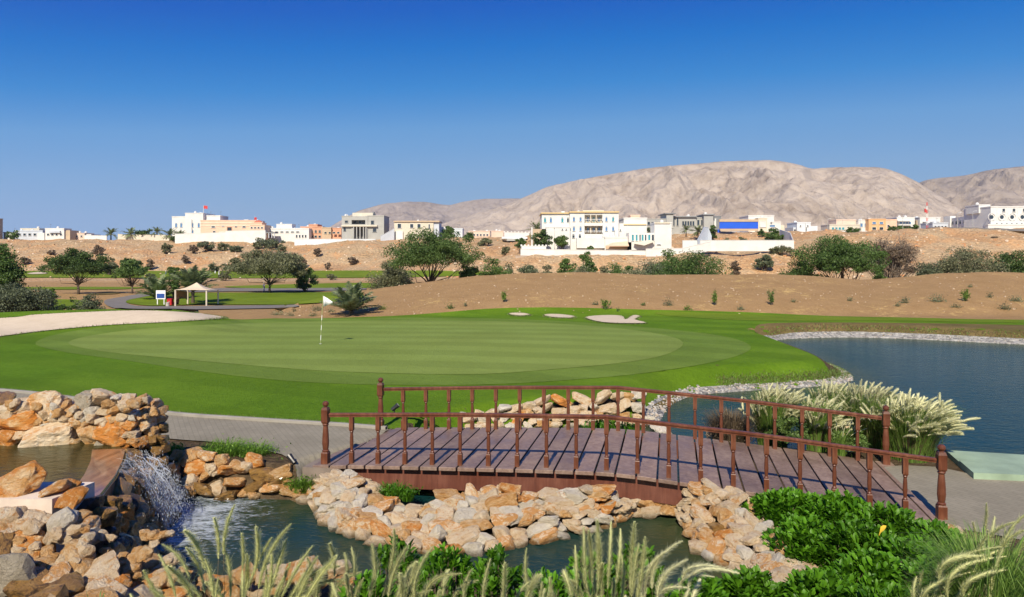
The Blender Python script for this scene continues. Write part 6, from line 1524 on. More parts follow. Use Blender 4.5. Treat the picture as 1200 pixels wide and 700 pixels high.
bld('villa', 'big white three storey villa with gold cornices and arched windows', 'villa', Yv,
    [(635, 668, 250.5, 268, 3, 14, 'w_white'), (634, 668.5, 249.2, 250.6, 2.4, 15, 'gold_trim', 'cornice', 1), (668, 685, 249.2, 291, 0, 15, 'w_white'), (706, 725, 249.5, 291, 0, 15, 'w_white'), (667.4, 725.6, 247.8, 249.3, -.5, 16, 'gold_trim', 'cornice', 1),
     (685, 706, 249.3, 252, .1, 15, 'w_white', 'wall', 1), (685, 706, 252, 262, 2.5, 9, 'w_cream', 'recess', 1), (685, 706, 261.5, 264.8, -.9, 12, 'w_white', 'balcony', 1), (685, 706, 264.8, 275, 2.5, 9, 'w_tan', 'recess', 1), (685, 706, 274.5, 291, -.9, 12, 'w_white', 'wall', 1),
     (650, 668, 267, 291, -1, 14, 'w_white'), (676, 711, 279, 291, -3, 2.5, 'w_white', 'terrace', 1), (725, 731, 262, 291, 2, 12, 'w_white'), (640, 652, 267, 290, 1, 4, 'w_white'), (683, 708, 246.6, 248, 2, 10, 'w_cream', 'roof', 1)],
    [(638.7, 258.5, 2.4, 4.4, 3, 'glass_teal', True), (645.5, 258.5, 2.4, 4.4, 3, 'glass_blue', True), (659, 258.5, 2.4, 4.4, 3, 'glass_teal', True), (665.5, 258.5, 2.2, 4.4, 3, 'glass_dark', True)] +
    [(x, y, 2.3, h, 0, 'glass_teal' if (x, y) in ((718.5, 257.5),) else 'glass_blue', True) for x in (672.5, 680.3, 710.6, 718.5) for y, h in ((257.5, 4), (268.7, 4))] + [(672, 277.5, 2.6, 3, 0, 'glass_dark', True), (679.5, 277.5, 2.6, 3, 0, 'glass_dark', True)] +
    [(x, 257.5, 2.6, 5, 2.5, p, False, 'w_cream') for x, p in ((689, 'glass_blue'), (695.8, 'glass_teal'), (702, 'glass_blue'))] + [(x, 269.5, 2.4, 5, 2.5, 'glass_blue', False, 'w_cream') for x in (689, 695.8, 702)] +
    [(659, 269, 1.2, 1.6, -1, 'glass_dark'), (663.5, 269, 1.2, 1.6, -1, 'glass_dark'), (727, 270, 1.2, 2, 2)] + [(687.2 + i * 4, 278.3, 2.9, 3.6, -.95, 'w_pale') for i in range(5)], extra=villa_x)
bld('villa_wing', 'plain white wing with a gold band joined to the right of the big villa', 'villa', 238, [(731, 758, 256.5, 290, 4, 12, 'w_white'), (731, 757.5, 262.8, 264, 3.7, .25, 'gold_trim', 'cornice', 1), (739, 750, 253.2, 256.7, 8, 6, 'w_peach'), (709, 737, 279, 291, -2, 3, 'w_white')], [(743, 283, 1.2, 1.8, 4)])
def canopy(root, o0):
    m = MB()
    for (x0, x1, yt, yb) in ((710, 737, 284.5, 287.8),):
        a = at(x0, yb, 233) - o0; b = at(x1, yb, 233) - o0; t = at(x0 + 8, yt, 236) - o0; u = at(x1, yt - 1.8, 236) - o0; m.add([a, b, u, t, a - [0, 0, .3], b - [0, 0, .3], u - [0, 0, .3], t - [0, 0, .3]], [[0, 1, 2, 3], [7, 6, 5, 4], [0, 4, 5, 1], [1, 5, 6, 2], [2, 6, 7, 3], [3, 7, 4, 0]])
    m.obj('canopy', M['w_peach'], root); m = MB()
    a = at(710, 288.2, 235.5) - o0; b = at(737, 292, 235.5) - o0; m.prism([(a[0], a[1]), (b[0], a[1]), (b[0], a[1] + 1), (a[0], a[1] + 1)], b[2], a[2]); m.obj('opening', M['w_tan'], root)
    m = MB(); a = at(742, 285.5, 231.5) - o0; b = at(767, 283.5, 231.5) - o0; c = at(755, 287.5, 229.5) - o0; m.add([a, b, c + [0, 0, -.1], a + [1.2, 2.2, .9], b + [-1, 2.2, .9]], [[0, 2, 1], [0, 3, 2], [1, 2, 4], [2, 3, 4]]); q = m.obj('awning', M['w_cream'], root)
bld('pool_house', 'white pool house with tall teal shutters and a shade awning', 'house', 233, [(737, 767, 273, 284, 0, 6, 'w_white', 'wall', 1), (737, 740, 284, 293, 0, 6, 'w_white', 'wall', 1), (740, 767, 284, 292.5, 3, 3, 'w_dgrey', 'recess', 1), (767, 787, 262, 293, -.5, 7, 'w_white'), (767.5, 785, 260.6, 262.2, -.8, 7.5, 'w_cream', 'cornice', 1)],
    [(x, 278.8, w, 7, 0, p, False) for x, w, p in ((741.5, 2.2, 'glass_teal'), (746, 2.0, 'glass_teal'), (750, 1.4, 'glass_dark'), (753, 2.2, 'glass_teal'), (756.5, 1.6, 'glass_dark'), (760.8, 2.4, 'glass_teal'), (765, 2.4, 'glass_dark'), (772, 3.0, 'glass_teal'), (782.3, 3.0, 'glass_teal'))] + [(772, 286.8, 4, .8, -.5)], extra=canopy)
bld('garden_wall', 'tan garden screen wall behind the terrace trees left of the big villa', 'wall', 243, [(624, 650, 268.5, 290, 0, .6, 'w_tan', 'wall', 1), (622.5, 624.2, 266.5, 290, -.3, 1, 'w_white', 'pier', 1), (649.5, 651.2, 268, 290, -.3, 1, 'w_cream', 'pier', 1)])
wall_run('long white boundary wall along the villa terrace', [(610, 292.2, 299, 222.5), (756, 294.3, 300, 222.5), (768, 293.5, 301, 222)], down=.6, posts=0)
wall_run('white ramped wall climbing right from the villa terrace', [(757, 292, 303, 221), (800, 291.3, 299, 222), (833, 283.5, 290.6, 223)], down=.8)
wall_run('long white wall below the rubble slope and the blue panel', [(800, 282.2, 291.5, 228), (832, 282, 291.5, 227), (930.5, 282, 291.5, 224)], down=.8)
wall_run('stepped white wall running up to the hill at the right end of the long white wall', [(930, 283, 291, 224.5), (926.5, 273.5, 283, 232), (914, 269.5, 276, 246)], 'w_white')
wall_run('rough stone retaining wall under the villa boundary wall', [(604, 300, 314, 221.0), (700, 301, 316, 220.5), (800, 301.5, 316, 220)], 'w_stone', .6)
for i in range(9): pass
def pilx(root, o0): pass
b_ = wall_run('low white balustrade at the left corner of the villa terrace', [(611, 288.5, 292.2, 223.4), (640, 288.8, 292.6, 223.4)], th=.25, posts=4, down=0)
wall_run('curved white stair wall beside the cypress, right of the pool house', [(818, 282, 285, 226.5), (826, 266.5, 283, 229), (830, 267, 283, 230), (834, 277, 284, 229)], 'w_shade', 1.2, down=.4)
bld('house', 'grey modern house with dark window bays behind the villa', 'house', 292, [(757, 786, 257.5, 275, 0, 12, 'w_grey'), (781, 789, 250.5, 270, -1, 12, 'w_grey'), (788, 816, 254.5, 275, 1, 12, 'w_grey'), (825, 836, 252, 275, -1, 12, 'w_grey'), (815, 826, 256, 275, 1.5, 11, 'w_grey'), (834, 845, 254.2, 275, 1, 11, 'w_dgrey'), (779, 792, 249.8, 250.8, -1.6, 13.5, 'w_dgrey', 'roof', 1), (787, 817, 253.6, 254.7, .2, 13, 'w_dgrey', 'roof', 1), (824, 838, 251.3, 252.2, -1.5, 13, 'w_dgrey', 'roof', 1)],
    row(758, 780, 5, 262, 2.6, 3.4, 0, 'glass_dark', False, 'w_grey') + [(789.5, 260, 1.8, 9, 1, 'glass_dark', False, 'w_grey'), (794, 260, 1.8, 9, 1, 'glass_dark', False, 'w_grey')] + row(799, 814, 5, 262, 2, 5, 1, 'glass_dark', False, 'w_grey') + row(816, 825, 2, 261, 2.4, 6, 1.5, 'glass_dark', False, 'w_grey') + [(838, 261, 2, 10, 1, 'w_white', False, 'w_grey')])
bld('blue_panel_wall', 'bright blue panel fence with a tan coping behind the rubble slope', 'fence', 280, [(843.5, 888.5, 260, 268, 0, .5, 'w_blue', 'panel', 1), (843, 889, 257.3, 260, -.2, 1.0, 'w_tan', 'coping', 1), (844, 888.5, 268, 270.5, .1, .5, 'w_tan', 'base', 1), (841.5, 844.4, 269, 276, 3, 1, 'w_blue', 'panel', 1)])
bld('house', 'white stepped house right of the blue panel', 'house', 300, [(877, 907, 253.5, 272, 5, 12, 'w_white'), (888.5, 899, 256.5, 272, 1, 5, 'w_cream'), (905, 915, 261, 276, 3, 10, 'w_white'), (914, 919, 264, 276, 3.5, 9, 'w_cream')], [(905, 265, 6, 2.2, 3, 'glass_blue'), (894, 263, 6, 6, 1, 'w_white')])
bld('house', 'pale blue-white house standing alone between the villa and the right houses', 'house', 305, [(934, 950, 261.5, 276, 0, 11, 'w_pale'), (929.5, 935, 266.5, 276, 1.5, 9, 'w_shade'), (949, 958, 265, 276, 1, 9, 'w_pale')], [(938, 265, 1.4, 1.6, 0), (946.5, 265, 1.4, 1.6, 0), (931.5, 271, 2.4, 4, 1.5), (945, 269, .8, 5, 0), (938, 274, 3, 1.6, 0)])
bld('house', 'low house with teal glass and a pinkish upper floor on the right skyline', 'house', 320, [(972, 1008, 264, 272, 0, 9, 'w_beige'), (980, 1003, 258.2, 264.5, 3, 8, 'w_pink'), (1006, 1018, 258.5, 272, 1, 9, 'w_white')], row(974, 990, 4, 268, 2.6, 2.6, 0, 'glass_teal') + row(1007, 1017, 2, 264, 2.6, 4, 1, 'glass_blue'))
wall_run('long low white wall below the pinkish house on the right skyline', [(964, 271, 274, 315), (1016, 271, 274, 315)])
bld('house', 'orange house with white framed windows on the right skyline', 'house', 318, [(1018, 1038, 257.5, 272, 0, 11, 'w_orange'), (1037, 1051, 258, 271, 2, 10, 'w_peach'), (1024, 1028, 256.8, 258, 2, 3, 'w_cream')], row(1020, 1037, 2, 261.5, 4, 2.4, 0, 'glass_blue', False, 'w_cream') + row(1020, 1037, 2, 268, 4.4, 3, 0, 'glass_dark', False, 'w_cream') + [(1041, 265, 2.4, 2.4, 2)])
bld('house', 'white house with long balconies right of the orange one', 'house', 322, [(1051, 1072, 255.5, 272, 1, 10, 'w_white'), (1052, 1068, 258.3, 259.5, -.6, 1.6, 'w_white', 'balcony', 1), (1053, 1069, 263.2, 264.4, -.6, 1.6, 'w_white', 'balcony', 1)], row(1054, 1068, 4, 261.5, 2.4, 2.4, 1, 'glass_blue') + row(1054, 1068, 4, 267, 2.4, 3, 1, 'glass_dark'))
bld('house', 'white house behind the red and white mast', 'house', 322, [(1078, 1102, 255.5, 272, 0, 10, 'w_white'), (1074, 1079, 258.5, 272, 2, 8, 'w_tan'), (1082, 1101, 259.5, 260.5, -.6, .7, 'w_shade', 'balcony', 1)], row(1080, 1101, 5, 262, 2.6, 2, 0) + row(1080, 1101, 5, 267, 2.6, 2.6, 0))
bld('house', 'low blue-grey house left of the large white building', 'house', 300, [(1093, 1111, 262, 272.5, 0, 9, 'w_shade'), (1097, 1107, 270.3, 273.5, -2, 2, 'w_beige')], row(1094, 1110, 4, 266, 2, 2, 0))
# mast
mb = MB(); o0 = ground(1086, 300); root = empty('radio_mast', tuple(o0)); tag(root, 'slim red and white lattice mast on the right skyline', 'mast')
for k in range(8):
    z0, z1 = (at(1086, 273 - k * 4.5, 300)[2], at(1086, 273 - (k + 1) * 4.5, 300)[2]); m = MB(); w_ = .42 * (1 - k * .06)
    for sx, sy in ((-1, -1), (1, -1), (0, 1)): m.tube([(sx * w_, sy * w_, z0 - o0[2]), (sx * w_ * .93, sy * w_ * .93, z1 - o0[2])], .055, 4)
    m.tube([(-w_, -w_, z0 - o0[2]), (w_, -w_, z1 - o0[2])], .06, 4); m.tube([(w_, -w_, z0 - o0[2]), (0, w_, z1 - o0[2])], .06, 4)
    m.obj('mast_section', M['w_red' if k % 2 else 'w_white'], root)
m = MB(); c = at(1084.6, 247, 300) - o0; m.box(c, (.8, .4, 1.5)); m.obj('antenna', M['w_red'], root)
# large white building at the right with a receding shaded wing
def big(root, o0):
    for x in (1162, 1174, 1186, 1198):
        m = MB(); c = at(x, 254.5, 268) - o0; r = 1.35; m.tube([c + [math.cos(a) * r, -.14, math.sin(a) * r] for a in np.linspace(0, 2 * pi, 17)], .14, 5, cap=False); m.obj('window_surround', M['w_white'], root)
        m = MB(); m.add([c + [math.cos(a) * r * .55, -.05, math.sin(a) * r * .55] for a in np.linspace(0, 2 * pi, 13)[:-1]], [list(range(12))[::-1]]); m.obj('round_window', M['glass_dark'], root)
    for x in (1168, 1180, 1192):
        for y in (246.5, 254.5):
            m = MB(); a = at(x, y - 3.4, 268) - o0; b = at(x + .8, y + 3.8, 268) - o0; m.prism([(a[0], a[1] - .12), (b[0], a[1] - .12), (b[0], a[1] + .1), (a[0], a[1] + .1)], b[2], a[2]); m.obj('pilaster', M['w_white'], root)
    # wing running back to the left, with its lit gable pieces
    P = [at(1162, 270, 268)[:2] - o0[:2], at(1147, 270, 292)[:2] - o0[:2], at(1114, 270, 318)[:2] - o0[:2]]
    m = MB(); a, b = P[0], P[1]; zt1 = at(1150, 247.5, 280)[2] - o0[2]; m.prism([tuple(a + [0, .5]), tuple(a + [14, .5]), tuple(b + [14, 0]), tuple(b)], -3, zt1); m.obj('wall', M['w_white'], root)
    m = MB(); zt2 = at(1130, 254, 305)[2] - o0[2]; a, b = P[1], P[2]; m.prism([tuple(a + [0, .1]), tuple(a + [13, .1]), tuple(b + [13, 0]), tuple(b)], -3, zt2); m.obj('wall', M['w_white'], root)
    for x, y0, y1, Y in ((1137, 250.5, 262, 296), (1152.5, 240.5, 249, 279), (1112, 253.5, 270, 318)):
        m = MB(); q = at(x, y0, Y) - o0; p = at(x + 6.5, y1, Y) - o0; m.prism([(q[0], q[1] - .8), (p[0], q[1] - .8), (p[0], q[1] + 4), (q[0], q[1] + 4)], p[2], q[2]); m.obj('gable', M['w_white'], root)
    for t in np.linspace(.08, .92, 7):
        for z in (2.0, 5.0):
            p = P[1] * (1 - t) + P[2] * t; d = (P[2] - P[1]) / np.linalg.norm(P[2] - P[1]); n = np.array([d[1], -d[0]]) * (1 if d[1] * -1 < 0 else 1); n = np.array([-abs(d[1]), -abs(d[0])]) * .06
            m = MB(); m.box((p[0] + n[0], p[1] + n[1], z), (1.3, .12, 1.4), math.atan2(d[1], d[0])); m.obj('window', M['glass_dark'], root)
bld('apartment_building', 'large white three storey building with round windows at the right edge', 'building', 268, [(1161, 1252, 243, 273, 0, 16, 'w_white'), (1158, 1252, 264, 274, -1.5, 1.6, 'w_white'), (1147, 1160, 241, 250, 6, 8, 'w_white')],
    row(1170, 1206, 3, 246.5, 3, 3.4, 0, 'glass_dark') + row(1165, 1206, 7, 262, 1.6, 1, 0) + [(1174, 254.5, 2.6, .1, 0)][:0], extra=big)
wall_run('bluish low wall and road edge left of the large white building', [(1110, 270, 273.5, 262), (1158, 268.5, 274, 262)], 'w_shade')
o = drape('road', np.array([ground(p, y)[:2] for p, y in ((1085, 262), (1300, 244), (1500, 244), (1500, 249), (1300, 249), (1085, 268))]), M['tarmac'], .25, maxpts=600); struct(o)
# skyline trees
palm('single palm on the left skyline above the orange rubble', 130, 264.5, 352, 14, .45, n=26, nleaf=14)
palm('palm on the skyline, right of the single one', 153, 264.5, 350, 15, .40, n=26, nleaf=14)
palm('thin palm on the skyline left of the white flag villa', 184, 264, 350, 8, .55, n=22, nleaf=12)
palm('wide palm touching the white flag villa', 199, 265, 341, 17, .4, n=26, nleaf=14)
palm('short palm in front of the white flag villa', 211, 266.5, 338, 14, .4, n=24, nleaf=14)
tree('skyline_tree', 'flat dark tree between the skyline palms', 'tree', 171, 267, 352, 22, 'leaf_dark', 'bush')
tree('skyline_tree', 'dark bush below the wide palm by the villa wall', 'bush', 205, 275, 336, 10, 'leaf_dark', 'bush')
tree('skyline_tree', 'dark shrubs at the foot of the beige block on the left edge', 'bush', 14, 270, 342, 16, 'leaf_dark', 'bush')
tree('round_tree', 'round dark tree right of the beige three-windowed house', 'tree', 526, 264, 338, 17, 'leaf_green', 'round', dens_=1.5)
tree('round_tree', 'pale green shrub behind the low pale house left of the villa', 'bush', 549, 272, 340, 14, 'leaf_green', 'bush')
tree('terrace_tree', 'bushy tree on the terrace left of the villa, in front of the tan screen wall', 'tree', 634, 270.5, 236, 24, 'leaf_dark', 'round', dens_=1.4)
tree('terrace_tree', 'lighter green tree on the terrace against the villa', 'tree', 658, 275.5, 235, 21, 'leaf_green', 'round', dens_=1.4)
tree('terrace_tree', 'dark tree on the slope left of the terrace wall', 'tree', 611, 278.5, 232, 14, 'leaf_dark', 'round', dens_=1.3)
palm('palm peeking over the left roof of the villa', 629, 256, 262, 13, .5, n=24, nleaf=12)
palm('small palm in the garden behind the pool house', 760, 262, 262, 9, .5, n=20, nleaf=12)
palm('second small palm in the garden behind the pool house', 766, 263, 260, 8, .5, n=20, nleaf=12)
palm('palm beside the pool house tower', 777, 260, 258, 9, .5, n=20, nleaf=12)
palm('palm in front of the grey modern house', 804, 262, 272, 11, .5, n=22, nleaf=12)
palm('palm with drooping fronds left of the white stair wall', 818, 260, 262, 14, .5, n=26, nleaf=12)
tree('terrace_tree', 'dense dark tree between the white stair wall and the blue panel', 'tree', 834, 263, 258, 13, 'leaf_dark', 'round', dens_=1.6)
tree('terrace_tree', 'dark bushes at the right foot of the rubble slope, behind the long white wall', 'bush', 908, 266, 242, 22, 'leaf_dark', 'bush', dens_=1.4)
tree('terrace_tree', 'two small dark bushes right of the blue panel', 'bush', 892, 267.5, 262, 9, 'leaf_dark', 'bush', dens_=1.3)
tree('desert_shrub', 'olive shrub on the rubble slope under the blue panel, left one', 'shrub', 851, 276, 246, 10, 'leaf_olive', 'bush', dens_=1.4)
tree('desert_shrub', 'olive shrub on the rubble slope under the blue panel, right one', 'shrub', 869, 275, 248, 11, 'leaf_olive', 'bush', dens_=1.4)
tree('terrace_tree', 'little bush against the white terrace wall of the villa', 'bush', 691, 286.5, 228, 8, 'leaf_green', 'bush', dens_=1.4)
for px, yt, w, lab in ((999, 266.5, 20, 'low dark hedge bush in front of the pinkish skyline house'), (1060, 265, 22, 'dark shrubs below the white balconied house'), (1044, 263, 10, 'dark tree against the orange house'), (1073, 264, 10, 'dark tree left of the mast'), (1091, 266, 8, 'dark bush right of the mast')):
    tree('skyline_tree', lab, 'bush', px, yt, 305, w, 'leaf_dark', 'bush', dens_=1.5)

# ------------------------------------------------------------------ things on the course
# flagstick
b = hit(375.5, 404.5); root = empty('flagstick', tuple(b)); tag(root, 'white golf flag on a thin striped stick in the putting green', 'golf flag')
m = MB(); N_ = 10; Hf = 2.12
plain('stick_white', (.8, .8, .78), .4); plain('stick_dark', (.30, .34, .14), .5); plain('cloth_white', (.8, .8, .82), .7)
tilt = np.array([.11, 0, 0])
m = MB()
for k in range(N_): m.tube([tilt * (k / N_) + [0, 0, Hf * k / N_], tilt * ((k + 1) / N_) + [0, 0, Hf * (k + 1) / N_]], .014, 8, k % 2 if k < 6 else 0)
m.obj('stick', [M['stick_dark'], M['stick_white']], root)
m = MB(); V = []
for i in range(7):
    x = i / 6 * .40; zc_ = Hf - .02 - .24 - .10 * x; hh = .23 * (1 - i / 6 * .9)
    for s_ in (1, -1): V.append([x + .11 + .02, .04 * math.sin(x * 14), zc_ + s_ * hh])
m.add(V, [[2 * i, 2 * i + 1, 2 * i + 3, 2 * i + 2] for i in range(6)]); f = m.obj('flag', M['cloth_white'], root, True); s = f.modifiers.new('th', 'SOLIDIFY'); s.thickness = .006
m = MB(); m.lathe([(.054, -.0), (.054, .004)], (0, 0, .052), 16); m.obj('cup', M['stick_white'], root)

# shade canopy on four posts
Ysh = 92.0; plain('canvas', (.62, .50, .36), .8, .05); plain('canvas_brown', (.26, .17, .09), .8, .1); plain('post_cream', (.66, .58, .46), .5, .05); plain('red_plastic', (.45, .015, .02), .4); plain('bin_grey', (.45, .42, .38), .7); plain('panel_blue', (.02, .07, .30), .4); plain('maroon', (.10, .02, .02), .6)
b = hit(242, 359.3); Ysh = b[1]; root = empty('shade_canopy', tuple(b)); tag(root, 'cream fabric shade canopy on four posts with a brown side screen', 'shade canopy')
def sp(px, py, dy=0): return at(px, py, Ysh + dy) - b
c1, c2, c3, c4 = sp(205.5, 340), sp(242, 340), sp(255.5, 340.2, 4.2), sp(220, 339.5, 4.2)
gnd = lambda p: float(zt(np.array([p[0] + b[0]]), np.array([p[1] + b[1]]))[0]) - b[2]
for p in (c1, c2, c3, c4):
    m = MB(); p0 = p.copy(); p0[2] = gnd(p) - .1; m.tube([p0, p - [0, 0, .02]], .11, 8); m.obj('post', M['post_cream'], root)
pk = sp(230.5, 331, 2.1); m = MB(); V = []; n1 = 8
cs = [c1 + [-.1, -.1, 0], c2 + [.6, -.3, 0], c3 + [.3, .2, 0], c4 + [-.1, .2, 0]]
ring = []
for i in range(4):
    a, c = cs[i], cs[(i + 1) % 4]
    for j in range(n1):
        t = j / n1; q = a * (1 - t) + c * t; mid = (cs[0] + cs[2]) / 2; q = q + (mid - q) * .10 * math.sin(t * pi); q[2] = (a * (1 - t) + c * t)[2] + .03; ring.append(q)
ring = np.array(ring); L_ = [ring]
for u in (.25, .5, .72, .9, .99):
    q = ring * (1 - u) + pk * u; q[:, 2] = ring[:, 2] + (pk[2] - ring[:, 2]) * (u ** 1.9); L_.append(q)
nR = len(ring); V = np.concatenate(L_); fs = []
for k in range(5):
    for j in range(nR): fs.append([k * nR + j, k * nR + (j + 1) % nR, (k + 1) * nR + (j + 1) % nR, (k + 1) * nR + j])
fs.append([5 * nR + j for j in range(nR)]); m.add(V, fs); q = m.obj('fabric', M['canvas'], root, True); s = q.modifiers.new('th', 'SOLIDIFY'); s.thickness = .03
m = MB(); a = sp(207, 341, .6); a2 = sp(219.5, 341.5, 3.9); V = []
for i in range(9):
    t = i / 8; q = a * (1 - t) + a2 * t; V += [q, q - [0, 0, 1.15 + .35 * abs(2 * t - 1) ** 1.5 - .3]]
m.add(V, [[2 * i, 2 * i + 1, 2 * i + 3, 2 * i + 2] for i in range(8)]); q = m.obj('side_screen', M['canvas_brown'], root); s = q.modifiers.new('th', 'SOLIDIFY'); s.thickness = .03
def gp(px, py, Y): p = ground(px, Y); return p
b2 = hit(199.5, 358.4); root = empty('drinks_cabinet', tuple(b2)); tag(root, 'red box standing at the left post of the shade canopy', 'box'); s_ = b2[1] / F
m = MB(); m.box((0, 0, .45), (5.2 * s_, .6, .9)); m.obj('body', M['red_plastic'], root); m = MB(); m.box((0, 0, .94), (5.6 * s_, .66, .07)); m.obj('lid', M['red_plastic'], root)
m = MB(); m.box((0, -.33, .6), (.22, .03, .04)); m.obj('handle', M['bin_grey'], root)
b2 = hit(205, 358); root = empty('bench', tuple(b2)); tag(root, 'dark maroon bench under the brown side screen of the canopy', 'bench')
m = MB(); m.box((0, 0, .42), (.55, 1.4, .06)); m.obj('seat', M['maroon'], root); m = MB(); m.box((.26, 0, .72), (.05, 1.4, .5)); m.obj('backrest', M['maroon'], root)
for sy in (-.6, .6): m = MB(); m.box((0, sy, .19), (.5, .06, .40)); m.obj('leg', M['maroon'], root)
b2 = hit(196.5, 359.6); root = empty('litter_bin', tuple(b2)); tag(root, 'small pale round bin in front of the red box', 'bin')
m = MB(); m.lathe([(.2, 0), (.24, .05), (.25, .48), (.22, .5)], n=14); m.obj('body', M['bin_grey'], root); m = MB(); m.lathe([(.27, .5), (.27, .55), (.1, .6)], n=14); m.obj('rim', M['bin_grey'], root)
b2 = hit(188.5, 357.8); root = empty('notice_board', tuple(b2)); tag(root, 'white framed notice board with a dark blue panel on two legs', 'sign'); s_ = b2[1] / F
m = MB(); m.box((0, 0, 12.2 * s_), (11 * s_, .10, 10.2 * s_)); m.obj('frame', M['cloth_white'], root)
m = MB(); m.box((0, -.07, 11.0 * s_), (9.0 * s_, .04, 5.2 * s_)); m.obj('panel', M['panel_blue'], root)
for sx in (-1, 1): m = MB(); m.box((sx * 3.9 * s_, 0, 3.6 * s_), (.9 * s_, .10, 7.4 * s_)); m.obj('leg', M['cloth_white'], root)
b2 = hit(23, 362.5); root = empty('path_light', tuple(b2)); tag(root, 'short white bollard light in front of the low hedge at the left', 'bollard'); m = MB(); m.lathe([(.09, 0), (.09, .75), (.06, .78)], n=10); m.obj('body', M['cloth_white'], root); m = MB(); m.lathe([(.12, .78), (.15, .86), (.05, .95)], n=10); m.obj('cap', M['cloth_white'], root)

# ------------------------------------------------------------------ people: one skinned body each, clothes as children
plain('skin', (.42, .25, .17), .6); plain('hair', (.03, .02, .015), .7); plain('lavender', (.52, .50, .66), .8); plain('shoes', (.7, .7, .7), .6)
def skin_mesh(name, V, E, R, mat, parent):
    me = bpy.data.meshes.new(name); me.from_pydata([tuple(v) for v in V], E, []); me.materials.append(mat)
    o = bpy.data.objects.new(name, me); link(o); o.parent = parent
    md = o.modifiers.new('skin', 'SKIN'); md.use_smooth_shade = True
    if not me.skin_vertices: 
        import bmesh
        bm = bmesh.new(); bm.from_mesh(me); bm.verts.layers.skin.verify(); bm.to_mesh(me); bm.free()
    sk = me.skin_vertices[0].data
    for i, r in enumerate(R):
        rr = (r, r) if np.isscalar(r) else r; sk[i].radius = rr; sk[i].use_root = (i == 0)
    ss = o.modifiers.new('sub', 'SUBSURF'); ss.levels = 2; ss.render_levels = 2; return o
def person(label, loc, rz, bend, arms, shirt, trousers, step=.12, cap=None):
    root = empty('person', tuple(loc), rz); tag(root, label, 'person')
    c, s = math.cos(bend), math.sin(bend)
    def up(x, z, y=0): return np.array([x, y - s * z, .92 + c * z])   # torso frame, facing -y
    J = {'pel': (0, 0, .92), 'bel': up(0, .16), 'che': up(0, .36), 'neck': up(0, .52), 'head0': up(0, .60), 'head': up(0, .70, -.01), 'crown': up(0, .78)}
    V = [J[k] for k in ('pel', 'bel', 'che', 'neck', 'head0', 'head', 'crown')]; R = [(.155, .115), (.14, .10), (.165, .11), .055, .06, .088, .06]; E = [(i, i + 1) for i in range(6)]
    for sx in (-1, 1):
        n = len(V); f = step * sx; V += [(sx * .09, 0, .84), (sx * .105, -f * .55 - .02, .48), (sx * .11, -f, .09), (sx * .115, -f - .15, .035)]; R += [.092, .06, .04, .035]; E += [(0, n), (n, n + 1), (n + 1, n + 2), (n + 2, n + 3)]
        n = len(V); sh = up(sx * .19, .44); el, ha = arms[0 if sx < 0 else 1]; V += [sh, sh + np.array(el), sh + np.array(ha), sh + np.array(ha) * 1.16]; R += [.058, .042, .032, .036]; E += [(2, n), (n, n + 1), (n + 1, n + 2), (n + 2, n + 3)]
    skin_mesh('body', V, E, R, M['skin'], root)
    # shirt: torso with short sleeves; trousers: hips and legs
    sv = [up(0, -.02), up(0, .16), up(0, .37), up(0, .49)]; sr = [(.18, .14), (.165, .125), (.19, .135), .075]; se = [(0, 1), (1, 2), (2, 3)]
    for sx in (-1, 1):
        n = len(sv); sh = up(sx * .19, .44); el = arms[0 if sx < 0 else 1][0]; sv += [sh, sh + np.array(el) * .6]; sr += [.075, .062]; se += [(2, n), (n, n + 1)]
    skin_mesh('shirt', sv, se, sr, M[shirt], root)
    tv = [(0, 0, .97), (0, 0, .88)]; tr_ = [(.17, .13), (.17, .13)]; te = [(0, 1)]
    for sx in (-1, 1):
        f = step * sx; n = len(tv); tv += [(sx * .09, 0, .80), (sx * .105, -f * .55 - .02, .48), (sx * .11, -f, .13)]; tr_ += [.108, .078, .062]; te += [(1, n), (n, n + 1), (n + 1, n + 2)]
    skin_mesh('trousers', tv, te, tr_, M[trousers], root)
    m = MB(); hc = up(0, .735); m.lathe([(.095, -.02), (.108, .03), (.09, .08), (.04, .112)], hc, 14)
    if cap: m.box(hc + [0, -.12, .0], (.13, .14, .02))
    m.obj('cap' if cap else 'hair', M['cloth_white' if cap else 'hair'], root, True)
    # face: nose and ears
    fc = up(0, .69); m = MB(); m.lathe([(.006, 0), (.018, -.03), (.008, -.045)], fc + [0, -.095, .02], 8); m.obj('nose', M['skin'], root)
    m = MB()
    for sx in (-1, 1): m.box(fc + [sx * .034, -.084, .022], (.022, .012, .01))
    m.obj('eyes', M['hair'], root)
    return root
h_ = hit(309.5, 342)
person('person in white and lavender walking under the wide grey-green acacia', h_, -.5, .10, (((-.07, .05, -.27), (-.10, -.12, -.46)), ((.08, -.04, -.27), (.11, -.22, -.44))), 'cloth_white', 'lavender', .22, True)
h_ = hit(256.5, 322.8)
person('person in white leaning forward on the far fairway right of the date palm', h_, 1.2, .45, (((-.03, -.12, -.26), (.12, -.25, -.44)), ((.03, -.12, -.26), (-.06, -.27, -.44))), 'cloth_white', 'cloth_white', .06, True)
b2 = hit(252, 320.8); root = empty('golf_bag', tuple(b2)); tag(root, 'white golf bag standing beside the bending person on the far fairway', 'golf bag')
m = MB(); m.tube([(0, 0, 0), (.12, 0, .95)], [.16, .18], 12); m.obj('bag', M['cloth_white'], root); m = MB(); m.tube([(-.35, .2, 0), (.1, 0, .75)], .02, 5); m.tube([(-.25, -.25, 0), (.1, 0, .75)], .02, 5); m.obj('stand', M['bin_grey'], root)
m = MB(); [m.tube([(.12, d, .95), (.2 + d, d * 1.5, 1.22)], .02, 5) for d in (-.07, 0, .07)]; m.obj('clubs', M['w_dgrey'], root)
h_ = hit(194.5, 322.0)
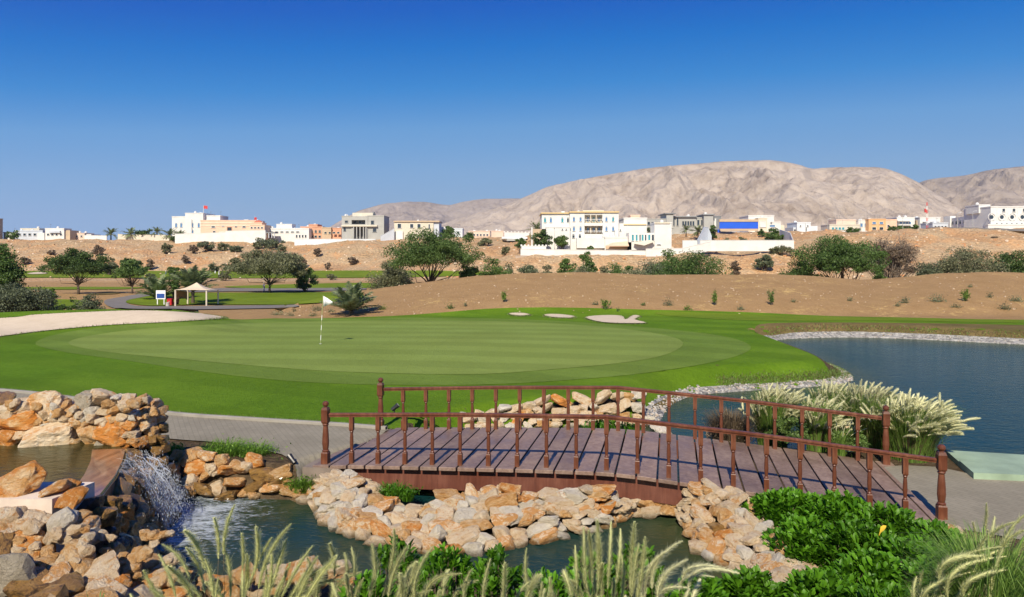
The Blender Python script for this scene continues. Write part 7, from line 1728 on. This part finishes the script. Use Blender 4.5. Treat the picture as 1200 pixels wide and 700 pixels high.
person('person in white with blue trousers on the far fairway behind the low date palm', h_, -1.0, .1, (((-.06, .0, -.28), (-.08, -.1, -.5)), ((.06, 0, -.28), (.08, -.1, -.5))), 'cloth_white', 'glass_blue', .1)

# street lamps along the road by the right houses and power poles behind
for px, yt, Y in ((970, 257, 300), (1008, 255, 302), (1058, 253, 296), (1122, 250, 270), (1140, 248, 262), (944, 262, 300)):
    o0 = ground(px, Y); root = empty('street_lamp', tuple(o0)); tag(root, 'thin street lamp on the right skyline among the houses', 'street lamp', 'street lamps on the skyline'); h = at(px, yt, Y)[2] - o0[2]
    m = MB(); m.tube([(0, 0, 0), (0, 0, h)], [.12, .07], 6); m.obj('pole', M['w_grey'], root); m = MB(); m.tube([(0, 0, h), (.9, 0, h + .25)], .05, 5); m.box((1.1, 0, h + .22), (.6, .25, .12)); m.obj('lamp_head', M['w_pale'], root)
# ------------------------------------------------------------------ light, sky, camera
EL, AZ = math.radians(40), math.radians(13)      # sun height, and how far left of straight behind the viewer
w = bpy.data.worlds.new('World'); scene.world = w; w.use_nodes = True; nt = w.node_tree
bg = nt.nodes['Background']; sky = nt.nodes.new('ShaderNodeTexSky'); sky.sky_type = 'NISHITA'; sky.sun_disc = False
sky.sun_elevation = EL; sky.sun_rotation = pi + AZ; sky.air_density = 1.0; sky.dust_density = .3; sky.ozone_density = 3.0; sky.altitude = 50
SK = .085; EXP_ = .34
# the clear sky's own brightness, from zenith to horizon, graded to the deep blue of a dry desert day
sp_ = nt.nodes.new('ShaderNodeSeparateColor'); nt.links.new(sky.outputs[0], sp_.inputs[0])
m_ = nt.nodes.new('ShaderNodeMath'); m_.operation = 'MULTIPLY'; m_.inputs[1].default_value = SK; nt.links.new(sp_.outputs[0], m_.inputs[0])
rp_ = nt.nodes.new('ShaderNodeValToRGB'); el_ = rp_.color_ramp.elements; nt.links.new(m_.outputs[0], rp_.inputs[0])
lin = lambda c: tuple((((v / 255 + .055) / 1.055) ** 2.4) / 2 ** EXP_ for v in c) + (1,)
stops = [(.10, (0, 78, 178)), (.141, (0, 95, 194)), (.165, (12, 116, 203)), (.204, (54, 138, 212)), (.259, (104, 161, 217)), (.357, (130, 173, 217)), (.49, (143, 180, 216)), (.64, (152, 185, 216)), (1.0, (196, 204, 214))]
el_[0].position = stops[0][0]; el_[0].color = lin(stops[0][1]); el_[1].position = stops[-1][0]; el_[1].color = lin(stops[-1][1])
for p_, c_ in stops[1:-1]: q_ = el_.new(p_); q_.color = lin(c_)
vm_ = nt.nodes.new('ShaderNodeVectorMath'); vm_.operation = 'SCALE'; vm_.inputs['Scale'].default_value = 1 / SK; nt.links.new(rp_.outputs[0], vm_.inputs[0])
nt.links.new(vm_.outputs[0], bg.inputs[0]); bg.inputs[1].default_value = SK
sl_ = bpy.data.lights.new('sun', 'SUN'); sl_.energy = 5.0; sl_.angle = math.radians(.5); sl_.color = (1, .89, .71)
so = link(bpy.data.objects.new('sun', sl_)); so.location = (-20, -60, 60)
sd = Vector((-math.sin(AZ) * math.cos(EL), -math.cos(AZ) * math.cos(EL), math.sin(EL)))   # towards the sun
so.rotation_euler = sd.to_track_quat('Z', 'Y').to_euler()
cd = bpy.data.cameras.new('camera'); cam = link(bpy.data.objects.new('camera', cd)); cam.location = (0, 0, CZ); cam.rotation_euler = (pi / 2, 0, 0)
cd.sensor_width = 36; cd.lens = F * 36 / 1200; cd.shift_y = -(350 - HZ) / 1200; cd.clip_start = .1; cd.clip_end = 30000
scene.camera = cam
vs = scene.view_settings; vs.view_transform = 'Standard'; vs.look = 'None'; vs.exposure = EXP_; vs.gamma = 1; vs.use_curve_mapping = False
scene.render.engine = 'CYCLES'; scene.cycles.use_denoising = True; scene.cycles.max_bounces = 6; scene.cycles.transparent_max_bounces = 12; scene.cycles.volume_bounces = 0

# thin desert air
hz = MB(); hz.box((0, 3400, 199), (24000, 7200, 410)); t = NT('haze'); pv = t.n('ShaderNodeVolumePrincipled'); pv.inputs['Color'].default_value = (.86, .90, 1, 1); pv.inputs['Density'].default_value = .00006; pv.inputs['Anisotropy'].default_value = .2
t.l(pv.outputs[0], t.out.inputs['Volume']); o = hz.obj('haze', t.m); tag(o, 'thin pale air between the course and the mountains', 'haze', kind='stuff')
